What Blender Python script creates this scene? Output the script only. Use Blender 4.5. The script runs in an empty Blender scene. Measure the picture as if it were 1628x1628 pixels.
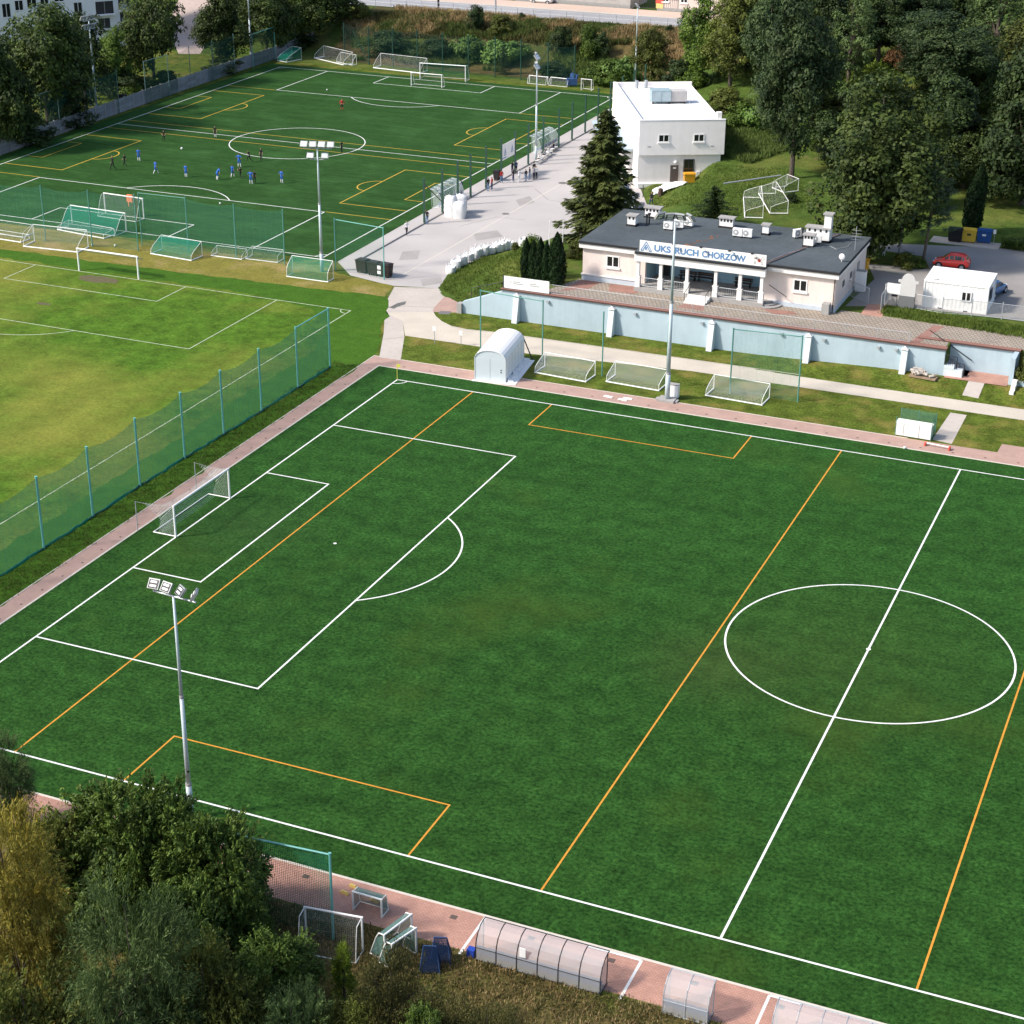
import bpy, math, random
import numpy as np
from mathutils import Vector, Matrix, noise
random.seed(7)
SC = bpy.context.scene
COL = SC.collection
R = math.radians
# ------------------------------------------------------------------ camera, sky, sun, exposure
F_PX, C_PX = 2851.11, 814.0
CAM = np.array([68.0580162, -102.015368, 55.6503982])
ROT = None
def _rot():
    w = np.array([1.96623486, 0.407473562, -0.252313677]); th = np.linalg.norm(w); k = w / th
    K = np.array([[0, -k[2], k[1]], [k[2], 0, -k[0]], [-k[1], k[0], 0]])
    return np.eye(3) + math.sin(th) * K + (1 - math.cos(th)) * K @ K
ROT = _rot()                                   # rows: right, down, forward
cd = bpy.data.cameras.new('camera'); cam = bpy.data.objects.new('camera', cd); COL.objects.link(cam)
cd.sensor_width = 36; cd.lens = 36 * F_PX / 1628; cd.clip_start = 1; cd.clip_end = 3000
m = Matrix.Identity(4)
for i in range(3):
    m[i][0], m[i][1], m[i][2], m[i][3] = ROT[0][i], -ROT[1][i], -ROT[2][i], CAM[i]
cam.matrix_world = m
SC.camera = cam
SUN_AZ, SUN_EL = R(38), R(42)                  # direction shadows run (from +X towards +Y), sun height
w = bpy.data.worlds.new('World'); SC.world = w; w.use_nodes = True
nt = w.node_tree; bg = nt.nodes['Background']
sky = nt.nodes.new('ShaderNodeTexSky'); sky.sky_type = 'NISHITA'; sky.sun_disc = False
sky.sun_elevation = SUN_EL; sky.dust_density = 2.0; sky.ozone_density = 0.5
to_sun = Vector((-math.cos(SUN_AZ) * math.cos(SUN_EL), -math.sin(SUN_AZ) * math.cos(SUN_EL), math.sin(SUN_EL)))
sky.sun_rotation = math.atan2(to_sun.x, to_sun.y)
nt.links.new(sky.outputs[0], bg.inputs[0]); bg.inputs[1].default_value = 0.15
sd = bpy.data.lights.new('sun', 'SUN'); sd.energy = 3.7; sd.angle = R(6.5); sd.color = (1.0, 0.925, 0.835)
sun = bpy.data.objects.new('sun', sd); COL.objects.link(sun)
sun.rotation_euler = to_sun.to_track_quat('Z', 'Y').to_euler()
sun.location = (-120, -60, 160)
vs = SC.view_settings; vs.view_transform = 'Standard'; vs.look = 'None'; vs.exposure = 0.62; vs.gamma = 1
SC.display_settings.display_device = 'sRGB'
try: vs.use_curve_mapping = False
except Exception: pass
SC.cycles.transparent_max_bounces = 16
SC.cycles.max_bounces = 6

# ------------------------------------------------------------------ survey: photograph pixels to points of the place
def ray(u, v):
    return ROT.T @ np.array([(u - C_PX) / F_PX, (v - C_PX) / F_PX, 1.0])
def at(u, v, z=0.0):
    d = ray(u, v); t = (z - CAM[2]) / d[2]; p = CAM + t * d
    return Vector((p[0], p[1], z))
def zat(X, v):                                 # height above the point X at which row v is seen
    p = ROT @ (np.array([X[0], X[1], 0.0]) - CAM); q = ROT[:, 2]; k = (v - C_PX) / F_PX
    return (k * p[2] - p[1]) / (q[1] - k * q[2])
def pxm(X):                                    # photograph pixels per metre there
    return F_PX / (ROT[2] @ (np.array([X[0], X[1], X[2]]) - CAM))

# ------------------------------------------------------------------ relief of the ground
BND = [(-2.5, 51.9), (-2.7, 53.8), (-7.0, 55.9), (-8.2, 58), (-9.6, 63.7), (-8.6, 70), (-7.3, 75.2), (-3, 79.5), (0.5, 84), (0.2, 95), (-4.0, 104.5),
       (-14.5, 126), (-22, 147), (-25, 158), (-60, 163), (-95, 172), (-140, 180), (-700, 200)]
def _sd(x, y):
    best = 1e9
    for (ax, ay), (bx, by) in zip(BND, BND[1:]):
        dx, dy = bx - ax, by - ay
        t = max(0, min(1, ((x - ax) * dx + (y - ay) * dy) / (dx * dx + dy * dy)))
        best = min(best, math.hypot(x - ax - t * dx, y - ay - t * dy))
    return best
POLY = BND + [(-700, 2000), (2000, 2000), (2000, 51.9)]
def inside(x, y, P=POLY):
    c = False; j = len(P) - 1
    for i in range(len(P)):
        if (P[i][1] > y) != (P[j][1] > y) and x < (P[j][0] - P[i][0]) * (y - P[i][1]) / (P[j][1] - P[i][1]) + P[i][0]: c = not c
        j = i
    return c
def sm(t):
    t = max(0.0, min(1.0, t)); return t * t * (3 - 2 * t)
def H(x, y):
    if y < 52.0 or not inside(x, y): return 0.55 * sm((x - 24) / 20) * sm((y - 47.5) / 4) if y < 55 else 0.0
    if 44.6 < x < 53 and y < 54.3: return 0.55
    d = _sd(x, y) if x < 40 or y > 150 else 30
    east = sm((x + 22 + (y - 100) * 0.1) / 14) if y > 120 else 1.0
    h = 3.0 * sm(d / 9.0) * east
    if y > 93: h += 6.0 * sm((y - 93) / 80) * sm((x + 2 + min(50, y - 100) * 0.42 - max(0, y - 150) * 0.9) / 22)
    if y > 168: h = max(h, 5.0 * sm((y - 168 + 0.03 * (x + 60)) / 18))
    lx, ly = x + 3.1, y - 104.6; lx, ly = lx * .883 + ly * .469, -lx * .469 + ly * .883   # levelled forecourt of the white building
    if -9 < ly < 24 and -2 < lx < 14:
        cap = .72 + 2.9 * sm((lx - 5.8) / 4.6) + max(0, -1.5 - ly) * .30 + max(0, ly - 1) * .2
        h = min(h, cap)
    return h
def gz(x, y): return H(x, y)
def ground(u, v):                              # where the sight line of a pixel meets the relief
    d = ray(u, v); t = (14 - CAM[2]) / d[2]; t1 = (-0.01 - CAM[2]) / d[2]; n = 400
    for i in range(n + 1):
        p = CAM + (t + (t1 - t) * i / n) * d
        if p[2] <= H(p[0], p[1]) + 0.02: break
    return Vector((p[0], p[1], H(p[0], p[1])))

# ------------------------------------------------------------------ materials
_M = {}
def mat(name, col, rough=0.75, var=0.12, scale=2.0, col2=None, metal=0.0, bump=0.0, spec=0.3, big=0.0, bigscale=0.08, obj_rand=0.0, streak=0.0):
    if name in _M: return _M[name]
    m = bpy.data.materials.new(name); m.use_nodes = True; nt = m.node_tree; N = nt.nodes; L = nt.links
    b = N['Principled BSDF']
    b.inputs['Roughness'].default_value = rough; b.inputs['Metallic'].default_value = metal
    b.inputs['Specular IOR Level'].default_value = spec
    if col2 is None: col2 = tuple(c * (1 - var) for c in col)
    tc = N.new('ShaderNodeTexCoord')
    nz = N.new('ShaderNodeTexNoise'); nz.inputs['Scale'].default_value = scale; nz.inputs['Detail'].default_value = 6
    nz.inputs['Roughness'].default_value = 0.65
    L.new(tc.outputs['Object'], nz.inputs['Vector'])
    rp = N.new('ShaderNodeValToRGB'); rp.color_ramp.elements[0].position = 0.33; rp.color_ramp.elements[1].position = 0.67
    rp.color_ramp.elements[0].color = (*col2, 1); rp.color_ramp.elements[1].color = (*col, 1)
    L.new(nz.outputs['Fac'], rp.inputs[0]); out = rp.outputs[0]
    if big:
        n2 = N.new('ShaderNodeTexNoise'); n2.inputs['Scale'].default_value = bigscale; n2.inputs['Detail'].default_value = 3
        L.new(tc.outputs['Object'], n2.inputs['Vector'])
        mr = N.new('ShaderNodeMapRange'); mr.inputs[1].default_value = 0.3; mr.inputs[2].default_value = 0.7
        mr.inputs[3].default_value = 1 - big; mr.inputs[4].default_value = 1 + big
        L.new(n2.outputs['Fac'], mr.inputs[0])
        mx = N.new('ShaderNodeMix'); mx.data_type = 'RGBA'; mx.blend_type = 'MULTIPLY'; mx.inputs[0].default_value = 1
        L.new(out, mx.inputs[6]); L.new(mr.outputs[0], mx.inputs[7]); out = mx.outputs[2]
    if streak:
        mp = N.new('ShaderNodeMapping'); mp.inputs['Scale'].default_value = (1.6, 1.6, .16); L.new(tc.outputs['Object'], mp.inputs[0])
        n3 = N.new('ShaderNodeTexNoise'); n3.inputs['Scale'].default_value = 1.0; n3.inputs['Detail'].default_value = 7; n3.inputs['Roughness'].default_value = .7; L.new(mp.outputs[0], n3.inputs['Vector'])
        mr = N.new('ShaderNodeMapRange'); mr.inputs[1].default_value = .42; mr.inputs[2].default_value = .72; mr.inputs[3].default_value = 1; mr.inputs[4].default_value = 1 - streak
        L.new(n3.outputs['Fac'], mr.inputs[0])
        mx = N.new('ShaderNodeMix'); mx.data_type = 'RGBA'; mx.blend_type = 'MULTIPLY'; mx.inputs[0].default_value = 1
        L.new(out, mx.inputs[6]); L.new(mr.outputs[0], mx.inputs[7]); out = mx.outputs[2]
    if obj_rand:
        oi = N.new('ShaderNodeObjectInfo'); mr = N.new('ShaderNodeMapRange')
        mr.inputs[3].default_value = 1 - obj_rand; mr.inputs[4].default_value = 1 + obj_rand
        L.new(oi.outputs['Random'], mr.inputs[0])
        mx = N.new('ShaderNodeMix'); mx.data_type = 'RGBA'; mx.blend_type = 'MULTIPLY'; mx.inputs[0].default_value = 1
        L.new(out, mx.inputs[6]); L.new(mr.outputs[0], mx.inputs[7]); out = mx.outputs[2]
    L.new(out, b.inputs['Base Color'])
    if bump:
        bp = N.new('ShaderNodeBump'); bp.inputs['Strength'].default_value = bump; bp.inputs['Distance'].default_value = 0.05
        L.new(nz.outputs['Fac'], bp.inputs['Height']); L.new(bp.outputs[0], b.inputs['Normal'])
    _M[name] = m; return m

def grass_mat(name, c_lo, c_hi, c_patch, patch_scale=0.09, patch_lo=0.5, patch_hi=0.75, fine=5.0, stretch=(1, 1, 1), bare=None, dark=0.35, rows=None, sheen=0.0, wear=(), rolls=None):
    """turf or meadow: fine blades, tufts, and wider patches of another colour"""
    if name in _M: return _M[name]
    m = bpy.data.materials.new(name); m.use_nodes = True; nt = m.node_tree; N = nt.nodes; L = nt.links
    b = N['Principled BSDF']; b.inputs['Roughness'].default_value = 0.85; b.inputs['Specular IOR Level'].default_value = 0.04
    tc = N.new('ShaderNodeTexCoord'); mp = N.new('ShaderNodeMapping'); mp.inputs['Scale'].default_value = stretch
    L.new(tc.outputs['Object'], mp.inputs[0])
    def nz(s, d, ro=0.6, vec=mp.outputs[0]):
        n = N.new('ShaderNodeTexNoise'); n.inputs['Scale'].default_value = s; n.inputs['Detail'].default_value = d
        n.inputs['Roughness'].default_value = ro; L.new(vec, n.inputs['Vector']); return n.outputs['Fac']
    def ramp(f, a, bb, ca, cb):
        r = N.new('ShaderNodeValToRGB'); r.color_ramp.elements[0].position = a; r.color_ramp.elements[1].position = bb
        r.color_ramp.elements[0].color = (*ca, 1); r.color_ramp.elements[1].color = (*cb, 1); L.new(f, r.inputs[0]); return r.outputs[0]
    def mix(fac, a, c, mode='MIX'):
        x = N.new('ShaderNodeMix'); x.data_type = 'RGBA'; x.blend_type = mode
        if isinstance(fac, float): x.inputs[0].default_value = fac
        else: L.new(fac, x.inputs[0])
        L.new(a, x.inputs[6])
        if isinstance(c, tuple): x.inputs[7].default_value = (*c, 1)
        else: L.new(c, x.inputs[7])
        return x.outputs[2]
    f1 = nz(fine, 8, 0.75)
    base = ramp(f1, 0.36, 0.64, c_lo, c_hi)
    f2 = nz(0.7, 6, 0.7)
    base = mix(1.0, base, ramp(f2, 0.3, 0.7, (1 - dark,) * 3, (1 + dark * 0.6,) * 3), 'MULTIPLY')
    f3 = nz(patch_scale, 5, 0.6, tc.outputs['Object'])
    r3 = ramp(f3, patch_lo, patch_hi, (0, 0, 0), (1, 1, 1))
    pc = mix(1.0, ramp(f1, 0.36, 0.64, tuple(c * 0.72 for c in c_patch), tuple(c * 1.2 for c in c_patch)), ramp(f2, 0.3, 0.7, (0.85,) * 3, (1.1,) * 3), 'MULTIPLY')
    base = mix(r3, base, pc)
    if bare:
        f4 = nz(0.33, 7, 0.7, tc.outputs['Object']); r4 = ramp(f4, bare[1], bare[1] + 0.1, (0, 0, 0), (1, 1, 1))
        base = mix(r4, base, bare[0])
    if rows:                                   # roll seams of the carpet
        wv = N.new('ShaderNodeTexWave'); wv.inputs['Scale'].default_value = rows[0]; wv.bands_direction = rows[1]
        wv.inputs['Distortion'].default_value = 1.2; wv.inputs['Detail'].default_value = 3; wv.inputs['Detail Scale'].default_value = 0.6
        L.new(tc.outputs['Object'], wv.inputs['Vector'])
        base = mix(1.0, base, ramp(wv.outputs['Fac'], 0, 1, (1 - rows[2],) * 3, (1 + rows[2],) * 3), 'MULTIPLY')
    if rolls:                                  # carpet rolls: each lies a little lighter or darker, a fine seam between them
        sx = N.new('ShaderNodeSeparateXYZ'); L.new(tc.outputs['Object'], sx.inputs[0])
        def mt(o, a, c=None):
            n = N.new('ShaderNodeMath'); n.operation = o
            if isinstance(a, (int, float)): n.inputs[0].default_value = a
            else: L.new(a, n.inputs[0])
            if c is not None: n.inputs[1].default_value = c
            return n.outputs[0]
        q = mt('DIVIDE', sx.outputs[rolls[0]], rolls[1]); wn = N.new('ShaderNodeTexWhiteNoise'); wn.noise_dimensions = '1D'; L.new(mt('FLOOR', q), wn.inputs['W'])
        base = mix(1.0, base, ramp(wn.outputs['Value'], 0, 1, (1 - rolls[2],) * 3, (1 + rolls[2],) * 3), 'MULTIPLY')
        base = mix(mt('MULTIPLY', mt('LESS_THAN', mt('FRACT', q), .035 * 4 / rolls[1]), .22), base, (.004, .018, .004))
    for (wx, wy, wr, wc, wf) in wear:          # worn places that stay put: goal mouth, centre spot
        vm = N.new('ShaderNodeVectorMath'); vm.operation = 'DISTANCE'; vm.inputs[1].default_value = (wx, wy, 0); L.new(tc.outputs['Object'], vm.inputs[0])
        mr = N.new('ShaderNodeMapRange'); mr.inputs[1].default_value = wr; mr.inputs[2].default_value = 0; mr.inputs[3].default_value = 0; mr.inputs[4].default_value = wf
        L.new(vm.outputs['Value'], mr.inputs[0]); mu = N.new('ShaderNodeMath'); mu.operation = 'MULTIPLY'; L.new(mr.outputs[0], mu.inputs[0]); L.new(f2, mu.inputs[1])
        base = mix(mu.outputs[0], base, wc)
    if sheen: b.inputs['Sheen Weight'].default_value = sheen; b.inputs['Sheen Roughness'].default_value = .4; b.inputs['Sheen Tint'].default_value = (.16, .62, .14, 1)
    L.new(base, b.inputs['Base Color'])
    bp = N.new('ShaderNodeBump'); bp.inputs['Strength'].default_value = 0.6; bp.inputs['Distance'].default_value = 0.05
    L.new(f1, bp.inputs['Height']); L.new(bp.outputs[0], b.inputs['Normal'])
    _M[name] = m; return m

def brick_mat(name, c1, c2, mortar, bw, bh, stain=0.25, rot=0.0, msize=0.012):
    if name in _M: return _M[name]
    m = bpy.data.materials.new(name); m.use_nodes = True; nt = m.node_tree; N = nt.nodes; L = nt.links
    b = N['Principled BSDF']; b.inputs['Roughness'].default_value = 0.85
    tc = N.new('ShaderNodeTexCoord'); mp = N.new('ShaderNodeMapping'); mp.inputs['Rotation'].default_value = (0, 0, rot)
    L.new(tc.outputs['Object'], mp.inputs[0])
    br = N.new('ShaderNodeTexBrick'); br.inputs['Scale'].default_value = 1
    br.inputs['Brick Width'].default_value = bw; br.inputs['Row Height'].default_value = bh; br.inputs['Mortar Size'].default_value = msize
    br.inputs['Color1'].default_value = (*c1, 1); br.inputs['Color2'].default_value = (*c2, 1); br.inputs['Mortar'].default_value = (*mortar, 1)
    br.inputs['Bias'].default_value = 0
    L.new(mp.outputs[0], br.inputs['Vector'])
    n = N.new('ShaderNodeTexNoise'); n.inputs['Scale'].default_value = 0.6; n.inputs['Detail'].default_value = 7; n.inputs['Roughness'].default_value = 0.7
    L.new(tc.outputs['Object'], n.inputs['Vector'])
    r = N.new('ShaderNodeValToRGB'); r.color_ramp.elements[0].position = 0.3; r.color_ramp.elements[1].position = 0.7
    r.color_ramp.elements[0].color = (1 - stain,) * 3 + (1,); r.color_ramp.elements[1].color = (1 + stain * 0.7,) * 3 + (1,)
    L.new(n.outputs['Fac'], r.inputs[0])
    x = N.new('ShaderNodeMix'); x.data_type = 'RGBA'; x.blend_type = 'MULTIPLY'; x.inputs[0].default_value = 1
    L.new(br.outputs[0], x.inputs[6]); L.new(r.outputs[0], x.inputs[7]); L.new(x.outputs[2], b.inputs['Base Color'])
    bp = N.new('ShaderNodeBump'); bp.inputs['Strength'].default_value = 0.4; bp.inputs['Distance'].default_value = 0.02; bp.invert = True
    L.new(br.outputs['Fac'], bp.inputs['Height']); L.new(bp.outputs[0], b.inputs['Normal'])
    _M[name] = m; return m

def net_mat(name, col, cell=0.12, strand=0.2, soft=0.0):
    """knotted net: strands of a square mesh (UV in metres); soft adds the fuzz of a finer weave"""
    if name in _M: return _M[name]
    m = bpy.data.materials.new(name); m.use_nodes = True; nt = m.node_tree; N = nt.nodes; L = nt.links
    b = N['Principled BSDF']; b.inputs['Base Color'].default_value = (*col, 1); b.inputs['Roughness'].default_value = 0.8
    b.inputs['Specular IOR Level'].default_value = 0.1
    uv = N.new('ShaderNodeUVMap'); uv.uv_map = 'UVMap'; sp = N.new('ShaderNodeSeparateXYZ'); L.new(uv.outputs[0], sp.inputs[0])
    def op(o, a, c=None):
        n = N.new('ShaderNodeMath'); n.operation = o
        if isinstance(a, (int, float)): n.inputs[0].default_value = a
        else: L.new(a, n.inputs[0])
        if c is not None:
            if isinstance(c, (int, float)): n.inputs[1].default_value = c
            else: L.new(c, n.inputs[1])
        return n.outputs[0]
    s = [op('LESS_THAN', op('FRACT', op('DIVIDE', sp.outputs[i], cell)), strand) for i in (0, 1)]
    a = op('MAXIMUM', op('MAXIMUM', s[0], s[1]), soft)
    L.new(a, b.inputs['Alpha'])
    _M[name] = m; return m

def glass_mat(name, col, alpha=0.45, rough=0.15):
    if name in _M: return _M[name]
    m = bpy.data.materials.new(name); m.use_nodes = True; b = m.node_tree.nodes['Principled BSDF']
    b.inputs['Base Color'].default_value = (*col, 1); b.inputs['Roughness'].default_value = rough; b.inputs['Alpha'].default_value = alpha
    b.inputs['Specular IOR Level'].default_value = 0.7
    nt = m.node_tree; n = nt.nodes.new('ShaderNodeTexNoise'); n.inputs['Scale'].default_value = 1.7; tc = nt.nodes.new('ShaderNodeTexCoord')
    nt.links.new(tc.outputs['Object'], n.inputs['Vector'])
    r = nt.nodes.new('ShaderNodeMapRange'); r.inputs[3].default_value = rough * 0.7; r.inputs[4].default_value = rough * 1.5
    nt.links.new(n.outputs['Fac'], r.inputs[0]); nt.links.new(r.outputs[0], b.inputs['Roughness'])
    _M[name] = m; return m

def leaf_mat(name, c1, c2, rand=0.18, trans=0.25):
    if name in _M: return _M[name]
    m = bpy.data.materials.new(name); m.use_nodes = True; nt = m.node_tree; N = nt.nodes; L = nt.links
    b = N['Principled BSDF']; b.inputs['Roughness'].default_value = 0.6; b.inputs['Specular IOR Level'].default_value = 0.2
    ge = N.new('ShaderNodeNewGeometry'); tc = N.new('ShaderNodeTexCoord'); oi = N.new('ShaderNodeObjectInfo')
    nz = N.new('ShaderNodeTexNoise'); nz.inputs['Scale'].default_value = 0.55; nz.inputs['Detail'].default_value = 2
    L.new(tc.outputs['Object'], nz.inputs['Vector'])
    ad = N.new('ShaderNodeMath'); ad.operation = 'ADD'; mu = N.new('ShaderNodeMath'); mu.operation = 'MULTIPLY'; mu.inputs[1].default_value = 0.5
    L.new(ge.outputs['Random Per Island'], mu.inputs[0]); L.new(mu.outputs[0], ad.inputs[0])
    m2 = N.new('ShaderNodeMath'); m2.operation = 'MULTIPLY_ADD'; m2.inputs[1].default_value = 1.6; m2.inputs[2].default_value = -0.55
    L.new(nz.outputs['Fac'], m2.inputs[0]); L.new(m2.outputs[0], ad.inputs[1])
    rp = N.new('ShaderNodeValToRGB'); rp.color_ramp.elements[0].position = 0.1; rp.color_ramp.elements[1].position = 0.95
    rp.color_ramp.elements[0].color = (*c1, 1); rp.color_ramp.elements[1].color = (*c2, 1); L.new(ad.outputs[0], rp.inputs[0])
    mr = N.new('ShaderNodeMapRange'); mr.inputs[3].default_value = 1 - rand * 1.4; mr.inputs[4].default_value = 1 + rand * 1.4; L.new(oi.outputs['Random'], mr.inputs[0])
    mx = N.new('ShaderNodeMix'); mx.data_type = 'RGBA'; mx.blend_type = 'MULTIPLY'; mx.inputs[0].default_value = 1
    L.new(rp.outputs[0], mx.inputs[6]); L.new(mr.outputs[0], mx.inputs[7]); L.new(mx.outputs[2], b.inputs['Base Color'])
    tr = N.new('ShaderNodeBsdfTranslucent'); L.new(mx.outputs[2], tr.inputs[0])
    ms = N.new('ShaderNodeMixShader'); ms.inputs[0].default_value = trans; L.new(b.outputs[0], ms.inputs[1]); L.new(tr.outputs[0], ms.inputs[2])
    L.new(ms.outputs[0], N['Material Output'].inputs[0])
    _M[name] = m; return m

# ------------------------------------------------------------------ mesh builder and scene tree
class MB:
    def __init__(s): s.v = []; s.f = []; s.mi = []; s.uv = {}
    def add(s, vs, fs, mi=0):
        n = len(s.v); s.v += [tuple(p) for p in vs]
        for f in fs: s.f.append(tuple(i + n for i in f)); s.mi.append(mi)
        return s
    def box(s, x0, y0, z0, x1, y1, z1, mi=0):
        return s.add([(x0, y0, z0), (x1, y0, z0), (x1, y1, z0), (x0, y1, z0), (x0, y0, z1), (x1, y0, z1), (x1, y1, z1), (x0, y1, z1)],
                     [(0, 3, 2, 1), (4, 5, 6, 7), (0, 1, 5, 4), (1, 2, 6, 5), (2, 3, 7, 6), (3, 0, 4, 7)], mi)
    def taper(s, x0, y0, x1, y1, z0, z1, i, mi=0):   # box whose bottom is inset by i
        return s.add([(x0 + i, y0 + i, z0), (x1 - i, y0 + i, z0), (x1 - i, y1 - i, z0), (x0 + i, y1 - i, z0), (x0, y0, z1), (x1, y0, z1), (x1, y1, z1), (x0, y1, z1)],
                     [(0, 3, 2, 1), (4, 5, 6, 7), (0, 1, 5, 4), (1, 2, 6, 5), (2, 3, 7, 6), (3, 0, 4, 7)], mi)
    def cbox(s, c, d, mat4=None, mi=0):
        x, y, z = d[0] / 2, d[1] / 2, d[2] / 2
        vs = [Vector(q) for q in [(-x, -y, -z), (x, -y, -z), (x, y, -z), (-x, y, -z), (-x, -y, z), (x, -y, z), (x, y, z), (-x, y, z)]]
        if mat4 is not None: vs = [mat4 @ q for q in vs]
        vs = [q + Vector(c) for q in vs]
        return s.add(vs, [(0, 3, 2, 1), (4, 5, 6, 7), (0, 1, 5, 4), (1, 2, 6, 5), (2, 3, 7, 6), (3, 0, 4, 7)], mi)
    def tube(s, p, q, r, n=8, r2=None, mi=0, cap=True):
        p, q = Vector(p), Vector(q); d = (q - p)
        if d.length < 1e-6: return s
        d.normalize(); a = d.orthogonal().normalized(); b = d.cross(a); r2 = r if r2 is None else r2
        vs = []
        for (c, rr) in ((p, r), (q, r2)):
            for k in range(n):
                t = 2 * math.pi * k / n; vs.append(c + a * math.cos(t) * rr + b * math.sin(t) * rr)
        fs = [(k, (k + 1) % n, n + (k + 1) % n, n + k) for k in range(n)]
        if cap: fs += [tuple(range(n - 1, -1, -1)), tuple(range(n, 2 * n))]
        return s.add(vs, fs, mi)
    def path(s, pts, r, n=6, mi=0):
        for a, b in zip(pts, pts[1:]): s.tube(a, b, r, n, mi=mi)
        return s
    def prism(s, poly, z0, z1, mi=0):
        n = len(poly); vs = [(x, y, z0) for x, y in poly] + [(x, y, z1) for x, y in poly]
        ar = sum(poly[i][0] * poly[(i + 1) % n][1] - poly[(i + 1) % n][0] * poly[i][1] for i in range(n))
        fs = [(k, (k + 1) % n, n + (k + 1) % n, n + k) for k in range(n)] + [tuple(range(n - 1, -1, -1)), tuple(range(n, 2 * n))]
        if ar < 0: fs = [f[::-1] for f in fs]
        return s.add(vs, fs, mi)
    def quad(s, a, b, c, d, mi=0, uvm=False):
        if uvm:
            a_, b_, c_, d_ = map(Vector, (a, b, c, d)); u = (b_ - a_).length; h = (d_ - a_).length; u2 = (c_ - d_).length
            s.uv[len(s.f)] = [(0, 0), (u, 0), (u2, h), (0, h)]
        return s.add([a, b, c, d], [(0, 1, 2, 3)], mi)
    def sphere(s, c, r, n=10, m=6, mi=0):
        if isinstance(r, (int, float)): r = (r, r, r)
        vs = [(c[0], c[1], c[2] - r[2])]
        for j in range(1, m):
            t = math.pi * j / m - math.pi / 2
            for k in range(n):
                a = 2 * math.pi * k / n; vs.append((c[0] + r[0] * math.cos(t) * math.cos(a), c[1] + r[1] * math.cos(t) * math.sin(a), c[2] + r[2] * math.sin(t)))
        vs.append((c[0], c[1], c[2] + r[2])); fs = []
        for k in range(n): fs.append((0, 1 + (k + 1) % n, 1 + k)); fs.append((len(vs) - 1, len(vs) - 1 - n + k, len(vs) - 1 - n + (k + 1) % n))
        for j in range(m - 2):
            for k in range(n):
                a = 1 + j * n + k; b = 1 + j * n + (k + 1) % n; fs.append((a, b, b + n, a + n))
        return s.add(vs, fs, mi)
    def mesh(s, name, mats, smooth=False):
        me = bpy.data.meshes.new(name); me.from_pydata(s.v, [], s.f)
        for mm in (mats if isinstance(mats, (list, tuple)) else [mats]): me.materials.append(mm)
        if any(s.mi): me.polygons.foreach_set('material_index', s.mi)
        if smooth: me.polygons.foreach_set('use_smooth', [True] * len(s.f))
        if s.uv:
            ul = me.uv_layers.new(name='UVMap')
            for fi, uvs in s.uv.items():
                for li, q in zip(me.polygons[fi].loop_indices, uvs): ul.data[li].uv = q
        me.update(); return me
    def build(s, name, mats, parent=None, smooth=False):
        o = bpy.data.objects.new(name, s.mesh(name, mats, smooth)); COL.objects.link(o)
        if parent is not None: o.parent = parent
        return o
def link(name, me, parent=None, loc=(0, 0, 0), rotz=0, scale=None):
    o = bpy.data.objects.new(name, me); COL.objects.link(o); o.location = loc; o.rotation_euler[2] = rotz
    if scale: o.scale = scale
    if parent is not None: o.parent = parent
    return o
def tag(o, label=None, cat=None, group=None, kind=None):
    if label: o['label'] = label
    if cat: o['category'] = cat
    if group: o['group'] = group
    if kind: o['kind'] = kind
    return o
def thing(name, label, cat, loc=(0, 0, 0), rotz=0.0, group=None):
    o = bpy.data.objects.new(name, None); COL.objects.link(o); o.location = loc; o.rotation_euler[2] = rotz
    o.empty_display_size = 0.3
    return tag(o, label, cat, group)
def dup(root, label, loc=None, rotz=None, group=None):
    r = root.copy(); COL.objects.link(r)
    if loc is not None: r.location = loc
    if rotz is not None: r.rotation_euler[2] = rotz
    tag(r, label, None, group)
    for ch in list(root.children):
        c = ch.copy(); COL.objects.link(c); c.parent = r
        for g in ch.children:
            d = g.copy(); COL.objects.link(d); d.parent = c
    return r
def sheet(name, poly, z, m, kind='structure', parent=None):
    b = MB(); n = len(poly); ar = sum(poly[i][0] * poly[(i + 1) % n][1] - poly[(i + 1) % n][0] * poly[i][1] for i in range(n))
    if ar < 0: poly = poly[::-1]
    b.add([(p[0], p[1], z) for p in poly], [tuple(range(n))])
    o = b.build(name, m, parent); 
    if parent is None: o['kind'] = kind
    return o
def ragged(poly, amp, step=0.9, seed=1):       # grass edges are never ruler straight
    r_ = random.Random(seed); out = []
    for (ax, ay), (bx, by) in zip(poly, poly[1:] + poly[:1]):
        L_ = math.hypot(bx - ax, by - ay); n = max(1, min(160, int(L_ / step))); nx, ny = -(by - ay) / max(L_, 1e-6), (bx - ax) / max(L_, 1e-6)
        for i in range(n):
            k = amp * (noise.noise((ax + i * .37, ay * .7 + i * .21, seed)) + r_.uniform(-.4, .4)) if i else 0
            out.append((ax + (bx - ax) * i / n + nx * k, ay + (by - ay) * i / n + ny * k))
    return out
def P(*pts, z=0.0): return [tuple(at(u, v, z)[:2]) for u, v in pts]
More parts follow.
